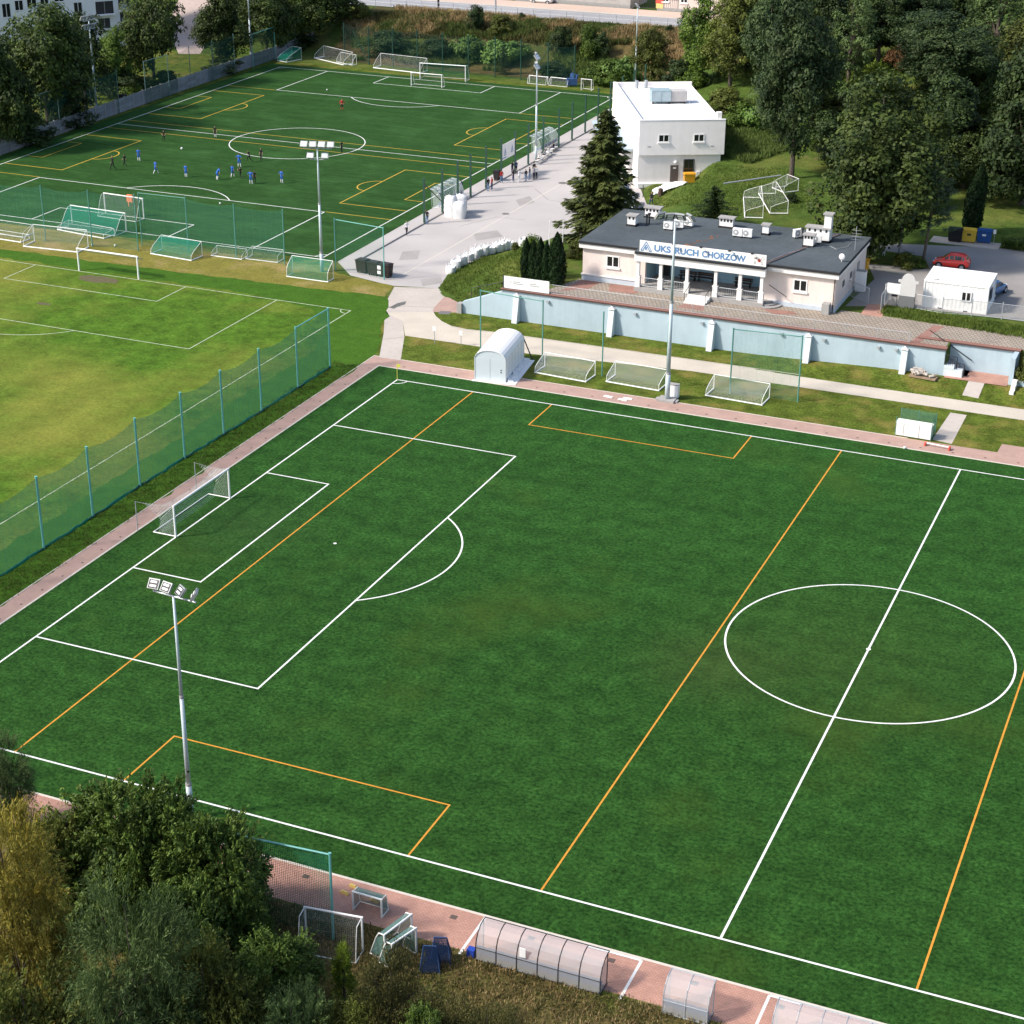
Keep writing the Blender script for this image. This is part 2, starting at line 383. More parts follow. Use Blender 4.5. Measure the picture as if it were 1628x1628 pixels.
def line_strip(b, pts, wd, z, mi=0):
    """painted line of width wd through pts (mitred)"""
    n = len(pts); L_, R_ = [], []
    closed = (Vector(pts[0]) - Vector(pts[-1])).length < 1e-4
    for i in range(n):
        p = Vector(pts[i]); d1 = d2 = None
        if i > 0 or closed: d1 = (p - Vector(pts[i - 1 if i > 0 else n - 2])).normalized()
        if i < n - 1 or closed: d2 = (Vector(pts[i + 1 if i < n - 1 else 1]) - p).normalized()
        d = ((d1 or d2) + (d2 or d1)).normalized(); nn = Vector((-d.y, d.x)); e = d1 or d2
        k = wd / 2 / max(0.3, nn.dot(Vector((-e.y, e.x))))
        L_.append(p + nn * k); R_.append(p - nn * k)
    vs = [(q.x, q.y, z) for q in L_] + [(q.x, q.y, z) for q in R_]
    b.add(vs, [(n + i, n + i + 1, i + 1, i) for i in range(n - 1)], mi)
def arc(c, r, a0, a1, n=40): return [(c[0] + r * math.cos(a0 + (a1 - a0) * k / n), c[1] + r * math.sin(a0 + (a1 - a0) * k / n)) for k in range(n + 1)]
def curve_text(name, body, size, m, parent, loc, rot, offset=0.0, extrude=0.004, align='LEFT', xs=1.0):
    c = bpy.data.curves.new('lettering', 'FONT'); c.body = body; c.size = size; c.extrude = extrude; c.offset = offset; c.align_x = align
    t = bpy.data.objects.new('t', c); COL.objects.link(t); dg_ = bpy.context.evaluated_depsgraph_get(); dg_.update()
    me = bpy.data.meshes.new_from_object(t.evaluated_get(dg_)); bpy.data.objects.remove(t); me.materials.clear(); me.materials.append(m)
    o = bpy.data.objects.new(name, me); COL.objects.link(o); o.parent = parent; o.location = loc; o.rotation_euler = rot; o.scale = (xs, 1, 1)
    return o
# ================================================================== THE SETTING
G_MEADOW = grass_mat('meadow', (0.030, 0.060, 0.008), (0.135, 0.170, 0.026), (0.20, 0.165, 0.045), 0.22, 0.50, 0.70, 5, bare=((0.20, 0.14, 0.08), 0.64), dark=.55)
G_TURF = grass_mat('artificial turf', (0.004, 0.020, 0.003), (0.034, 0.098, 0.018), (0.036, 0.066, 0.010), 0.055, 0.56, 0.8, 4.2, dark=0.50, rows=(0.075, 'Y', 0.06), sheen=.2, rolls=(1, 4.0, .06), wear=((48, -2, 13, (.05, .062, .016), .4), (41, -6, 6, (.055, .058, .02), .5), (3.5, 0, 7, (.03, .05, .018), .6)))
G_FAR = grass_mat('worn turf', (0.007, 0.026, 0.005), (0.036, 0.082, 0.020), (0.034, 0.086, 0.024), 0.20, 0.5, 0.75, 4, stretch=(0.22, 2.0, 1), dark=0.42, rows=(0.10, 'Y', 0.05), sheen=.12, rolls=(1, 4.0, .09))
G_NAT = grass_mat('mown grass', (0.040, 0.100, 0.008), (0.096, 0.176, 0.021), (0.165, 0.182, 0.032), 0.040, 0.45, 0.64, 3.5, dark=0.48, rows=(0.055, 'X', 0.07))
G_NATD = grass_mat('lush grass', (0.030, 0.085, 0.008), (0.066, 0.142, 0.017), (0.09, 0.155, 0.02), 0.09, 0.55, 0.75, 5, dark=0.25)
G_STRIP = grass_mat('dry grass', (0.12, 0.12, 0.024), (0.22, 0.195, 0.045), (0.27, 0.21, 0.085), 0.25, 0.5, 0.7, 4, dark=0.25)
G_BANK = grass_mat('bank grass', (0.030, 0.060, 0.010), (0.085, 0.130, 0.026), (0.15, 0.155, 0.04), 0.10, 0.48, 0.72, 5, bare=((0.17, 0.11, 0.075), 0.62))
G_BRUSH = grass_mat('dry brush ground', (0.050, 0.042, 0.014), (0.15, 0.115, 0.05), (0.055, 0.070, 0.018), 0.10, 0.46, 0.62, 4, dark=.45)
G_VERGE = grass_mat('dry verge', (0.050, 0.045, 0.014), (0.150, 0.122, 0.045), (0.075, 0.095, 0.018), 0.22, 0.52, 0.68, 5, bare=((0.21, 0.15, 0.095), 0.60), dark=.4)
ASPH = mat('pale asphalt', (0.42, 0.395, 0.38), 0.9, scale=9, var=0.14, big=0.09, bigscale=0.12, bump=0.1)
ASPH2 = mat('parking asphalt', (0.27, 0.255, 0.24), 0.9, scale=8, var=0.2, big=0.16, bigscale=0.16, bump=0.1)
ASPH3 = mat('road asphalt', (0.30, 0.30, 0.31), 0.9, scale=6, var=0.15, big=0.08)
CONC = mat('pale concrete', (0.45, 0.405, 0.36), 0.9, scale=2.2, var=0.12, big=0.07, bigscale=0.3, bump=0.1)
SAND = mat('pale gravel', (0.50, 0.45, 0.375), 0.95, scale=6, var=0.12, big=0.08, bigscale=0.35, bump=0.3)
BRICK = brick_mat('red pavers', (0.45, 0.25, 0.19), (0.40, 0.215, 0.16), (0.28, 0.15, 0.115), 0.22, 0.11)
BRICKW = brick_mat('pinkish red pavers', (0.42, 0.275, 0.225), (0.385, 0.25, 0.20), (0.32, 0.215, 0.18), 0.22, 0.11, stain=0.16)  # pinker than the red pavers, with paler mortar
BRICKT = brick_mat('terrace brick', (0.33, 0.175, 0.135), (0.28, 0.14, 0.11), (0.18, 0.10, 0.08), 0.22, 0.11)
PAVE = brick_mat('beige pavers', (0.33, 0.28, 0.225), (0.29, 0.25, 0.20), (0.17, 0.14, 0.11), 0.40, 0.42, 0.2, msize=0.05)
KERB = mat('kerb concrete', (0.58, 0.53, 0.46), 0.9, scale=3, var=0.15)
WLINE = mat('white line', (0.74, 0.75, 0.72), 0.8, scale=2.2, var=0.2)
WFADE = mat('faded white line', (0.50, 0.56, 0.40), 0.9, scale=1.4, var=0.35)
OLINE = mat('orange line', (0.62, 0.27, 0.03), 0.8, scale=2.2, var=0.25)
YLINE = mat('amber line', (0.52, 0.34, 0.04), 0.8, scale=3, var=0.2)
SOIL = mat('bare soil', (0.115, 0.10, 0.05), 0.95, scale=3, var=0.3, bump=0.3)

def grid():
    xs = [-1500, -900, -600, -400, -300, -240, -200, -170] + list(np.arange(-150, 111, 2.0)) + [130, 160, 200, 300, 500, 900, 1500]
    ys = [-400, -250, -150, -100, -70, -50, 0, 40, 46, 47.5, 49, 50.5, 51.9, 52.05] + list(np.arange(54, 262, 2.0)) + [280, 320, 400, 600, 1000, 1800]
    xs += [44.55, 44.65, 52.95, 53.05] + list(np.arange(-14, 6, .5)); ys += [54.25, 54.35] + list(np.arange(52.5, 108, .5))
    xs = sorted(set(float(x) for x in xs)); ys = sorted(set(float(y) for y in ys))
    b = MB(); nx = len(xs)
    b.v = [(x, y, H(x, y)) for y in ys for x in xs]
    b.f = [(j * nx + i, j * nx + i + 1, (j + 1) * nx + i + 1, (j + 1) * nx + i) for j in range(len(ys) - 1) for i in range(nx - 1)]
    b.mi = [2 if 163 < ys[j] < 191 and xs[i] < 2 and xs[i] > -84 else 1 if (xs[i] > -26 and ys[j] > 52) or ys[j] > 158 else 0 for j in range(len(ys) - 1) for i in range(nx - 1)]
    o = b.build('ground', [G_MEADOW, G_BANK, G_BRUSH], smooth=False); o['kind'] = 'structure'
    return o
grid()
def drape(name, poly, m, step=1.5, dz=0.03, base=None):
    """sheet that follows the relief"""
    x0 = min(p[0] for p in poly); x1 = max(p[0] for p in poly); y0 = min(p[1] for p in poly); y1 = max(p[1] for p in poly)
    b = MB(); import bmesh
    bm = bmesh.new(); vs = [bm.verts.new((p[0], p[1], 0)) for p in poly]; bm.faces.new(vs)
    for x in np.arange(math.ceil(x0 / step) * step, x1, step):
        bmesh.ops.bisect_plane(bm, geom=bm.verts[:] + bm.edges[:] + bm.faces[:], plane_co=(x, 0, 0), plane_no=(1, 0, 0))
    for y in np.arange(math.ceil(y0 / step) * step, y1, step):
        bmesh.ops.bisect_plane(bm, geom=bm.verts[:] + bm.edges[:] + bm.faces[:], plane_co=(0, y, 0), plane_no=(0, 1, 0))
    bmesh.ops.triangulate(bm, faces=bm.faces[:])
    for v in bm.verts: v.co.z = H(v.co.x, v.co.y) + dz
    bm.normal_update()
    for f in bm.faces:
        if f.normal.z < 0: f.normal_flip()
    me = bpy.data.meshes.new(name); bm.to_mesh(me); bm.free(); me.materials.append(m)
    o = link(name, me); o['kind'] = 'structure'; return o

# --- main pitch
turf = sheet('main_turf', [(-3.1, -35.0), (110, -35.0), (110, 34.6), (-3.1, 34.6)], 0.012, G_TURF)
HW, HL, LW = 32.09, 49.71, 0.13
b = MB(); z = 0.018
line_strip(b, [(0, -HW), (0, HW), (99.4, HW)], LW, z); line_strip(b, [(0, -HW), (99.4, -HW), (99.4, HW)], LW, z + .001)
line_strip(b, [(HL, -HW), (HL, HW)], LW, z + .002)
line_strip(b, arc((HL, 0), 9.15, 0, 2 * math.pi, 96), LW, z + .003)
for d, w_ in ((16.5, 20.16), (5.5, 9.16)): line_strip(b, [(0, w_), (d, w_), (d, -w_), (0, -w_)], LW, z + .002)
a0 = math.acos(5.5 / 9.15); line_strip(b, arc((11, 0), 9.15, -a0, a0, 30), LW, z + .003)
for s in (1, -1): line_strip(b, arc((0, s * HW), 1.0, 0, -s * math.pi / 2, 10), 0.10, z + .004)
b.add([(11 + .13 * math.cos(k * math.pi / 5), .13 * math.sin(k * math.pi / 5), z) for k in range(10)], [tuple(range(10))])
b.add([(HL + .16 * math.cos(k * math.pi / 5), .16 * math.sin(k * math.pi / 5), z + .005) for k in range(10)], [tuple(range(10))])
b.build('white_marking', WLINE, turf)
b = MB()
for x in (7.4, 40.15, 59.35, 92): line_strip(b, [(x, -HW + .07), (x, HW - .07)], 0.11, z + .0005)
for s in (1, -1):
    for x0, x1 in ((14.85, 32.6), (66.9, 84.6)): line_strip(b, [(x0, s * (HW - .07)), (x0, s * 26.9), (x1, s * 26.9), (x1, s * (HW - .07))], 0.11, z + .0005)
b.build('orange_marking', OLINE, turf)
# dark edges beside the inlaid lines are sharpening halos: none built
sheet('dry_verge', [(-60, -90), (130, -90), (130, -38.05), (-60, -38.05)], 0.003, G_VERGE)
# brick path round the main pitch, with its kerb
pth = sheet('brick_path', [(-4.75, -38.0), (-3.25, -38.0), (-3.25, 34.75), (110, 34.75), (110, 36.9), (-4.75, 36.9)], 0.006, BRICKW)
sheet('brick_pavement', [(-3.25, -38.0), (110, -38.0), (110, -35.15), (-3.25, -35.15)], 0.006, BRICK)
b = MB()
b.box(-3.25, -35.15, -0.1, 110, -35.0, 0.03); b.box(-3.25, -35.0, -0.1, -3.1, 34.75, 0.03); b.box(-3.1, 34.6, -0.1, 110, 34.75, 0.03)
b.box(-4.83, -38, -.1, -4.75, 36.98, .025); b.box(-4.75, 36.9, -.1, -4.2, 36.98, .025); b.box(-2.0, 36.9, -.1, 44.5, 36.98, .025)
tag(b.build('kerb', KERB), kind='structure')
# drain covers along the path
b = MB()
for i in range(30): b.box(-3.75, -33 + i * 2.3, 0.0, -3.6, -32.85 + i * 2.3, 0.012)
for i in range(22): b.box(-1 + i * 2.6, 35.25, 0.0, -.8 + i * 2.6, 35.4, 0.012)
for i in range(14): b.box(20 + i * 4.2, -35.95, 0.0, 20.35 + i * 4.2, -35.65, 0.012)
tag(b.build('drain_cover', mat('drain iron', (0.10, 0.075, 0.065), 0.8)), kind='structure')
# technical area lines on the near pavement
b = MB()
TLX = [at(760, 1475).x, at(1019, 1529).x, at(1222, 1586).x]
for x in TLX: line_strip(b, [(x, -35.2), (x, -38.3)], 0.14, 0.011)
line_strip(b, [(TLX[1] - 2.8, -35.25), (TLX[1], -35.25)], 0.14, 0.0315); line_strip(b, [(TLX[2], -35.25), (TLX[2] + 1.5, -35.25)], 0.14, 0.0315)
tag(b.build('technical_area_line', WLINE), kind='structure')
# --- natural pitch
nat = sheet('grass_pitch', [(-160, -90), (-5.0, -90), (-5.0, 37.0), (-7.4, 43.2), (-10.2, 50.2), (-11.9, 53.2), (-40, 51.6), (-70, 50.9), (-160, 50.9)], 0.004, G_NAT)
G_EDGE = G_NATD
sheet('grass_pitch_margin', ragged([(-9.6, -60), (-4.85, -60), (-4.85, 37.0), (-7.2, 43.2), (-10.0, 50.2), (-11.7, 53.2), (-40, 51.6), (-70, 50.9), (-160, 50.9), (-160, 48.6), (-24, 48.4), (-17, 46.8), (-13, 43), (-10.4, 36)], .45), 0.008, G_NATD)
for nm, c, rx, ry in (('soil_patch', at(158, 444), 2.6, 1.1), ('soil_patch', at(70, 483), 0.9, 0.35)):
    random.seed(3); b = MB(); n = 22
    b.add([(c.x + rx * math.cos(k * 2 * math.pi / n) * random.uniform(.75, 1.1), c.y + ry * math.sin(k * 2 * math.pi / n) * random.uniform(.7, 1.15), 0.010) for k in range(n)], [tuple(range(n))])
    tag(b.build(nm, SOIL), kind='structure')
b = MB(); z = 0.014
line_strip(b, [(-12.95, -80), (-12.95, 47.75), (-70.2, 47.75)], 0.10, z)
line_strip(b, [(-21.3, 47.7), (-21.3, 31.5), (-62, 31.5), (-62, 47.7)], 0.10, z + .001)
line_strip(b, [(-32.0, 47.7), (-32.0, 42.4), (-50.7, 42.4), (-50.7, 47.7)], 0.10, z + .001)
line_strip(b, arc((-41.6, 36.75), 9.15, -math.acos(5.25 / 9.15) - math.pi / 2 , math.acos(5.25 / 9.15) - math.pi / 2, 24), 0.10, z + .002)
line_strip(b, arc((-12.95, 47.75), 1.0, math.pi, 1.5 * math.pi, 8), 0.10, z + .003)
b.build('white_marking', WFADE, nat)
sheet('dry_grass_strip', ragged([(-160, 50.9), (-70, 50.9), (-40, 51.6), (-11.9, 53.2), (-12.9, 56.9), (-20, 58.2), (-22.5, 60), (-160, 58.4)], .4, seed=2), 0.0095, G_STRIP)
# --- far pitch
TH = R(0.45)
def fp(a, b_): return (-53.46 - a * math.sin(TH) + b_ * math.cos(TH), 109.05 + a * math.cos(TH) + b_ * math.sin(TH))
far = sheet('far_turf', [fp(-50.3, -31.6), fp(-47.2, 31.0), fp(48.6, 31.0), fp(48.6, -31.6)], 0.009, G_FAR)
b = MB(); z = 0.016; A, B = 46.47, 28.86; LW2 = 0.13
line_strip(b, [fp(-A, -B), fp(-A, B), fp(A, B), fp(A, -B), fp(-A, -B)], LW2, z)
line_strip(b, [fp(0, -B), fp(0, B)], LW2, z + .001)
line_strip(b, [fp(*q) for q in arc((0, 0), 9.15, 0, 2 * math.pi, 80)], LW2, z + .002)
for s in (1, -1):
    line_strip(b, [fp(s * A, 20.16), fp(s * (A - 16.5), 20.16), fp(s * (A - 16.5), -20.16), fp(s * A, -20.16)], LW2, z + .001)
    line_strip(b, [fp(s * A, 9.16), fp(s * (A - 5.5), 9.16), fp(s * (A - 5.5), -9.16), fp(s * A, -9.16)], LW2, z + .001)
    line_strip(b, [fp(s * (A - 11) - s * 9.15 * math.cos(t), 9.15 * math.sin(t)) for t in np.linspace(-a0, a0, 26)], LW2, z + .002)
    for t in (1, -1): line_strip(b, [fp(s * A - s * math.cos(q), t * B - t * math.sin(q)) for q in np.linspace(0, math.pi / 2, 8)], 0.1, z + .003)
b.build('white_marking', WLINE, far)
b = MB(); z = .0165
for s in (1, -1):
    for t in (1, -1):
        ac = s * 16.6
        line_strip(b, [fp(ac - 9, t * (B - .1)), fp(ac - 9, t * 19.9), fp(ac + 9, t * 19.9), fp(ac + 9, t * (B - .1))], 0.15, z)
        line_strip(b, [fp(ac - 4.4, t * (B - .1)), fp(ac - 4.4, t * 26.3), fp(ac + 4.4, t * 26.3), fp(ac + 4.4, t * (B - .1))], 0.14, z)
        line_strip(b, [fp(ac + 2.5 * math.sin(q), t * (19.9 - 1.9 * math.cos(q))) for q in np.linspace(-math.pi / 2, math.pi / 2, 14)], 0.15, z + .001)
        line_strip(b, [fp(s * 29.8, t * 20.3), fp(s * 29.8, t * (B - .1))], 0.14, z)
    line_strip(b, [fp(s * 2.6, -B + .1), fp(s * 2.6, B - .1)], 0.14, z + .0002)
b.build('amber_marking', YLINE, far)
# --- plaza, paths
plaza = [(-22.2, 62.2), (-18.5, 58.2), (-13.0, 56.8), (-8.2, 58.0), (-9.6, 63.7), (-8.6, 70), (-7.3, 75.2), (-3, 79.5), (0.5, 84), (0.2, 95), (-4.0, 104.5), (-14.5, 126), (-22, 147), (-24, 157), (-24.2, 150), (-22.5, 100)]
sheet('plaza', plaza, 0.005, ASPH)
b = MB(); line_strip(b, [tuple(at(640, 437)[:2]), tuple(at(905, 285)[:2])], 0.12, 0.009); tag(b.build('plaza_seam', KERB), kind='structure')
b = MB()
for u, v, r in ((804, 340, .45), (895, 291, .6)):
    c = at(u, v); b.add([(c.x + r * math.cos(k * math.pi / 6), c.y + r * math.sin(k * math.pi / 6), .010) for k in range(12)], [tuple(range(12))])
tag(b.build('manhole_cover', mat('manhole iron', (0.16, 0.15, 0.14), 0.7)), kind='structure')
drape('driveway', [tuple(ground(*q_)[:2]) for q_ in ((975, 352), (1034, 352), (1028, 325), (1021, 308), (1015, 293), (1004, 288), (996, 296), (984, 325))], ASPH, 0.7, 0.09)
sheet('concrete_apron', P((627, 456), (697, 458), (708, 470), (690, 489), (688, 496), (612, 497), (616, 476)), 0.0065, CONC)
sheet('concrete_path', P((612, 497), (640, 510), (643, 535), (637, 573), (603, 568), (610, 530)), 0.0065, CONC)
sheet('brick_apron', P((708, 470), (738, 486), (737, 497.5), (688, 496), (690, 489)), 0.0075, BRICKW)
sheet('gravel_path', P((612, 497), (688, 496), (692, 503), (702, 511.5), (717, 518.7), (742, 524), (783, 528), (864, 539), (1100, 572), (1363, 609)) + [(47, 48.6), (130, 49.6), (130, 45.1), (52.7, 45), (23.2, 45)] + P((800, 558), (753, 549.7), (644, 533.7), (640, 510)), 0.0080, SAND)
b = MB()
for a_, c_ in zip(P((688, 496), (692, 503), (702, 511.5), (717, 518.7), (742, 524), (783, 528), (864, 539), (1100, 572), (1363, 609)) + [(47, 48.6)], P((692, 503), (702, 511.5), (717, 518.7), (742, 524), (783, 528), (864, 539), (1100, 572), (1363, 609)) + [(47, 48.6), (130, 49.6)]):
    line_strip(b, [a_, c_], 0.10, 0.03)
tag(b.build('path_edging', KERB), kind='structure')
sheet('slab_path', P((1546, 606), (1571, 610), (1554, 637), (1529, 631)), 0.0085 , CONC) if False else drape('slab_path', P((1546, 603), (1571, 607), (1554, 637), (1529, 631)), CONC, 1.0, 0.025)
sheet('slab_path', P((1511, 656), (1537, 660), (1513, 706), (1482, 699)), 0.0085, CONC)
sheet('brick_landing', P((1593, 706), (1700, 722), (1700, 748), (1581, 727)), 0.0078, BRICKW)
drape('brick_landing', [(44.7, 51.2), (50.2, 51.2), (50.2, 54.1), (46.3, 54.1), (44.7, 52.3)], BRICK, 0.8, 0.03)
for k_, q_ in enumerate((((640, 400), (668, 398), (664, 412), (634, 414)), ((752, 372), (790, 366), (800, 376), (758, 383)), ((820, 318), (842, 312), (850, 322), (826, 328)), ((668, 444), (700, 440), (705, 450), (672, 455)))):
    sheet('asphalt_patch', P(*q_), 0.0072 + .0002 * k_, mat('asphalt patch', (0.33, 0.31, 0.295), .9, scale=7, var=.18, big=.1, bigscale=.4))
b = MB()
for q_ in (((615, 488), (650, 487), (690, 489)), ((625, 455), (660, 459), (697, 458)), ((730, 300 + 60), (790, 345), (835, 350)), ((850, 300), (872, 318), (900, 322)), ((605, 540), (642, 536))): line_strip(b, P(*q_), .05, .0088)
tag(b.build('pavement_crack', mat('crack tar', (.10, .095, .09), .9, scale=3)), kind='structure')
c_ = P((700, 494.5), (718, 495), (714, 500), (696, 499)); sheet('drain_grate', c_, .0092, mat('grate', (.16, .15, .145), .7, scale=6)); sheet('pavement_stain', P((618, 489), (632, 482), (646, 479), (644, 484), (632, 488), (626, 491)), .0094, mat('dark stain', (.13, .13, .12), .8, scale=2, var=.4))
# --- terrace and parking
sheet('terrace_paving', [(5.4, 52.3), (44.4, 52.3), (44.4, 54.4), (90, 54.4), (90, 57.8), (44, 58.4), (33.4, 58.9), (33.2, 57.9), (7.3, 57.9)], 3.004, PAVE)
for poly in ([(7.0, 53.4), (7.6, 57.7), (9.6, 57.7), (9.3, 55.2)], [(11.3, 55.3), (10.6, 57.7), (14.2, 57.7), (13.9, 55.5)], [(18.9, 53.3), (19.2, 54.7), (21.2, 54.7), (21.6, 53.2)], [(26.0, 56.4), (29.4, 56.6), (30, 55.9), (28, 55.0)], [(41.2, 52.6), (42.0, 52.6), (43.2, 58.0), (42.2, 58.0)]):
    sheet('brick_paving', poly, 3.0085, BRICKT)
sheet('brick_paving', [(5.4, 52.31), (44.3, 52.31), (44.3, 52.62), (5.4, 52.62)], 3.0085, BRICKT)
sheet('parking_lot', [(33.4, 60.2), (38.0, 62.4), (48, 62.6), (95, 62.4), (95, 87.6), (43, 86.3), (30.0, 82.5), (31.8, 76), (34, 70)], 3.004, ASPH2)
sheet('brick_gateway', [(35.3, 58.4), (37.3, 58.3), (37.1, 62.3), (35.2, 61.8)], 3.0095, BRICK)
sheet('planting_island', P((1372, 408), (1400, 398), (1470, 408), (1478, 428), (1440, 424), (1385, 420), z=3), 3.010, G_MEADOW)
b = MB()
for u, v, u2, v2 in ((1345, 439, 1372, 426), (1408, 431, 1450, 438)):
    line_strip(b, [tuple(at(u, v, 3)[:2]), tuple(at(u2, v2, 3)[:2])], 0.12, 3.012)
tag(b.build('parking_line', WFADE), kind='structure')
# --- road above the bank
def rd(x, d): return (x, 189.5 + 0.02 * (x + 60) + d)
ry = lambda x: 189.5 + 0.02 * (x + 60)
sheet('road', [(-180, ry(-180)), (4, ry(4)), (4, ry(4) + 9), (-180, ry(-180) + 9)], 5.03, ASPH3)
sheet('pavement', [(-180, ry(-180) + 9.15), (4, ry(4) + 9.15), (4, ry(4) + 15), (-180, ry(-180) + 15)], 5.14, mat('pink pavers', (0.52, 0.40, 0.33), 0.9, scale=2, var=0.1, big=.08))
b = MB(); b.add([(-180, ry(-180) + 9, 4.9), (4, ry(4) + 9, 4.9), (4, ry(4) + 9.15, 4.9), (-180, ry(-180) + 9.15, 4.9), (-180, ry(-180) + 9, 5.145), (4, ry(4) + 9, 5.145), (4, ry(4) + 9.15, 5.145), (-180, ry(-180) + 9.15, 5.145)], [(0, 3, 2, 1), (4, 5, 6, 7), (0, 1, 5, 4), (1, 2, 6, 5), (2, 3, 7, 6), (3, 0, 4, 7)])
tag(b.build('road_kerb', KERB), kind='structure')
b = MB(); line_strip(b, [(-180, ry(-180) + 4.4), (4, ry(4) + 4.4)], 0.14, 5.036); tag(b.build('road_marking', WLINE), kind='structure')
# yard of the flats, top left
drape('yard', [tuple(ground(*q_)[:2]) for q_ in ((284, 0), (345, 0), (335, 60), (318, 86), (284, 86), (268, 50))], mat('yard paving', (0.42, 0.34, 0.30), .9, scale=1, var=.15), 2.0, .03)
# ================================================================== BUILDINGS AND WALLS
PINK = mat('pink render', (0.74, 0.645, 0.595), 0.9, scale=1.2, var=0.06, streak=.12, big=0.05, bigscale=0.4)
TRIM = mat('white trim', (0.76, 0.74, 0.72), 0.8, scale=3, var=0.06)
BLUEP = mat('pale blue plinth', (0.50, 0.56, 0.62), 0.9, scale=1.5, var=0.12)
FELT = mat('roofing felt', (0.072, 0.088, 0.099), 0.85, scale=2.5, var=0.25, big=0.15, bigscale=0.25)
FELTE = mat('felt edge', (0.025, 0.025, 0.028), 0.8, scale=4)
GLASSD = mat('dark window glass', (0.015, 0.017, 0.02), 0.12, scale=1.0, spec=0.7, var=.3)
FRAMEW = mat('white window frame', (0.80, 0.79, 0.77), 0.5, scale=5, var=0.04)
GREYC = mat('grey concrete', (0.34, 0.33, 0.32), 0.9, scale=2, var=0.18, bump=.1)
DARK = mat('dark metal', (0.03, 0.032, 0.035), 0.5, scale=5)
STEEL = mat('galvanised steel', (0.42, 0.45, 0.48), 0.5, metal=0.4, scale=3, var=0.15)
BLUEW = mat('blue wall paint', (0.40, 0.505, 0.565), 0.92, scale=0.7, var=0.09, streak=.09, big=0.06, bigscale=0.15)
BLUEW2 = mat('pale buttress paint', (0.60, 0.66, 0.69), 0.9, scale=1.4, var=0.08)
BLUER = mat('blue porch paint', (0.30, 0.48, 0.60), 0.9, scale=1, var=0.12)
REDB = mat('red coping brick', (0.26, 0.13, 0.10), 0.85, scale=6, var=0.2)
BROWN = mat('coping edge', (0.085, 0.05, 0.045), 0.8, scale=5, var=.2)
WHITE = mat('white sheet metal', (0.80, 0.80, 0.79), 0.45, scale=2, var=0.05, streak=.10)
OFFW = mat('white plaster', (0.78, 0.77, 0.75), 0.85, scale=2, var=0.06)
BLUEL = mat('sign blue', (0.10, 0.22, 0.42), 0.6, scale=5, var=0.05)
REDL = mat('sign red', (0.55, 0.09, 0.06), 0.6, scale=5, var=0.05)

def window(parent, x, y, z, wd, h, n=2, sill=True, fm=FRAMEW, surround=0.0):
    """casement in a wall that faces -Y of its thing: frame, recessed glass panes, sill"""
    b = MB(); t = 0.10; e = 0.05
    b.box(x - wd / 2, y - e, z, x - wd / 2 + t, y + .06, z + h); b.box(x + wd / 2 - t, y - e, z, x + wd / 2, y + .06, z + h)
    b.box(x - wd / 2 + t, y - e, z, x + wd / 2 - t, y + .06, z + t); b.box(x - wd / 2 + t, y - e, z + h - t, x + wd / 2 - t, y + .06, z + h)
    pw = (wd - 2 * t) / n
    for k in range(1, n): b.box(x - wd / 2 + t + k * pw - .05, y - e - .005, z + t, x - wd / 2 + t + k * pw + .05, y + .06, z + h - t)
    f = b.build('window', fm, parent)
    for k in range(n):
        g = MB(); g.box(x - wd / 2 + t + k * pw + .03, y - .02, z + t, x - wd / 2 + t + (k + 1) * pw - .03, y + .02, z + h - t); g.build('pane', GLASSD, f)
    if sill:
        s = MB(); s.box(x - wd / 2 - .08, y - .14, z - .16, x + wd / 2 + .08, y + .02, z - .003); s.build('sill', fm, f)
    return f

# --- clubhouse
X0, X1, YF, YB, ZT = 7.6, 32.9, 57.9, 70.3, 6.75
PX0, PX1, PY, PZ = 13.6, 26.3, 56.6, 3.42
club = thing('clubhouse', 'long single storey pink clubhouse with flat dark roof and blue lettered sign', 'clubhouse', (20, 64, 3))
def T(o): o.location -= Vector((20, 64, 3)); return o
b = MB()
b.box(X0, YF, 2.6, PX0 + .5, YF + .35, ZT); b.box(PX1 - .4, YF, 2.6, X1, YF + .35, ZT)
b.box(X0, YF + .35, 2.6, X0 + .35, YB, ZT); b.box(X1 - .35, YF + .35, 2.6, X1, YB, ZT); b.box(X0 + .35, YB - .35, 2.6, X1 - .35, YB, ZT)
T(b.build('wall', PINK, club))
b = MB(); b.box(PX0 + .5, 61.3, 3.0, PX1 - .4, 61.6, ZT); b.box(PX0 + .14, YF + .36, 3.0, PX0 + .5, 61.3, ZT); b.box(PX1 - .4, YF + .36, 3, PX1 - .04, 61.3, ZT)
T(b.build('porch_wall', BLUER, club))
b = MB()
b.box(X0 - .05, YF - .08, 2.9, PX0 - .05, YF - .004, 3.55); T(b.build('plinth', BLUEP, club)); b = MB(); b.box(PX1 + .05, YF - .08, 2.9, X1 + .05, YF - .004, 3.42); b.box(X1 + .004, YF, 2.9, X1 + .08, YB, 3.4)
T(b.build('plinth', BLUEP, club))
b = MB()
b.box(X0 - .12, YF - .16, 3.55, PX0 - .05, YF - .003, 3.66); T(b.build('ledge', TRIM, club)); b = MB()
b.box(X0 - .3, YF - .35, 6.30, PX0 - .02, YF - .002, 6.74); T(b.build('cornice', TRIM, club)); b = MB(); b.box(PX1 + .02, YF - .35, 6.30, X1 + .25, YF - .002, 6.74); T(b.build('cornice', TRIM, club)); b = MB()
b.box(X1 + .002, YF - .002, 6.35, X1 + .25, YB, 6.74)
T(b.build('cornice', TRIM, club))
b = MB()
b.box(X0 - .35, YF - .45, 6.76, X1 + .35, YB + .3, 6.98, 1); b.box(X0 - .30, YF - .40, 6.98, X1 + .30, YB + .25, 7.03)
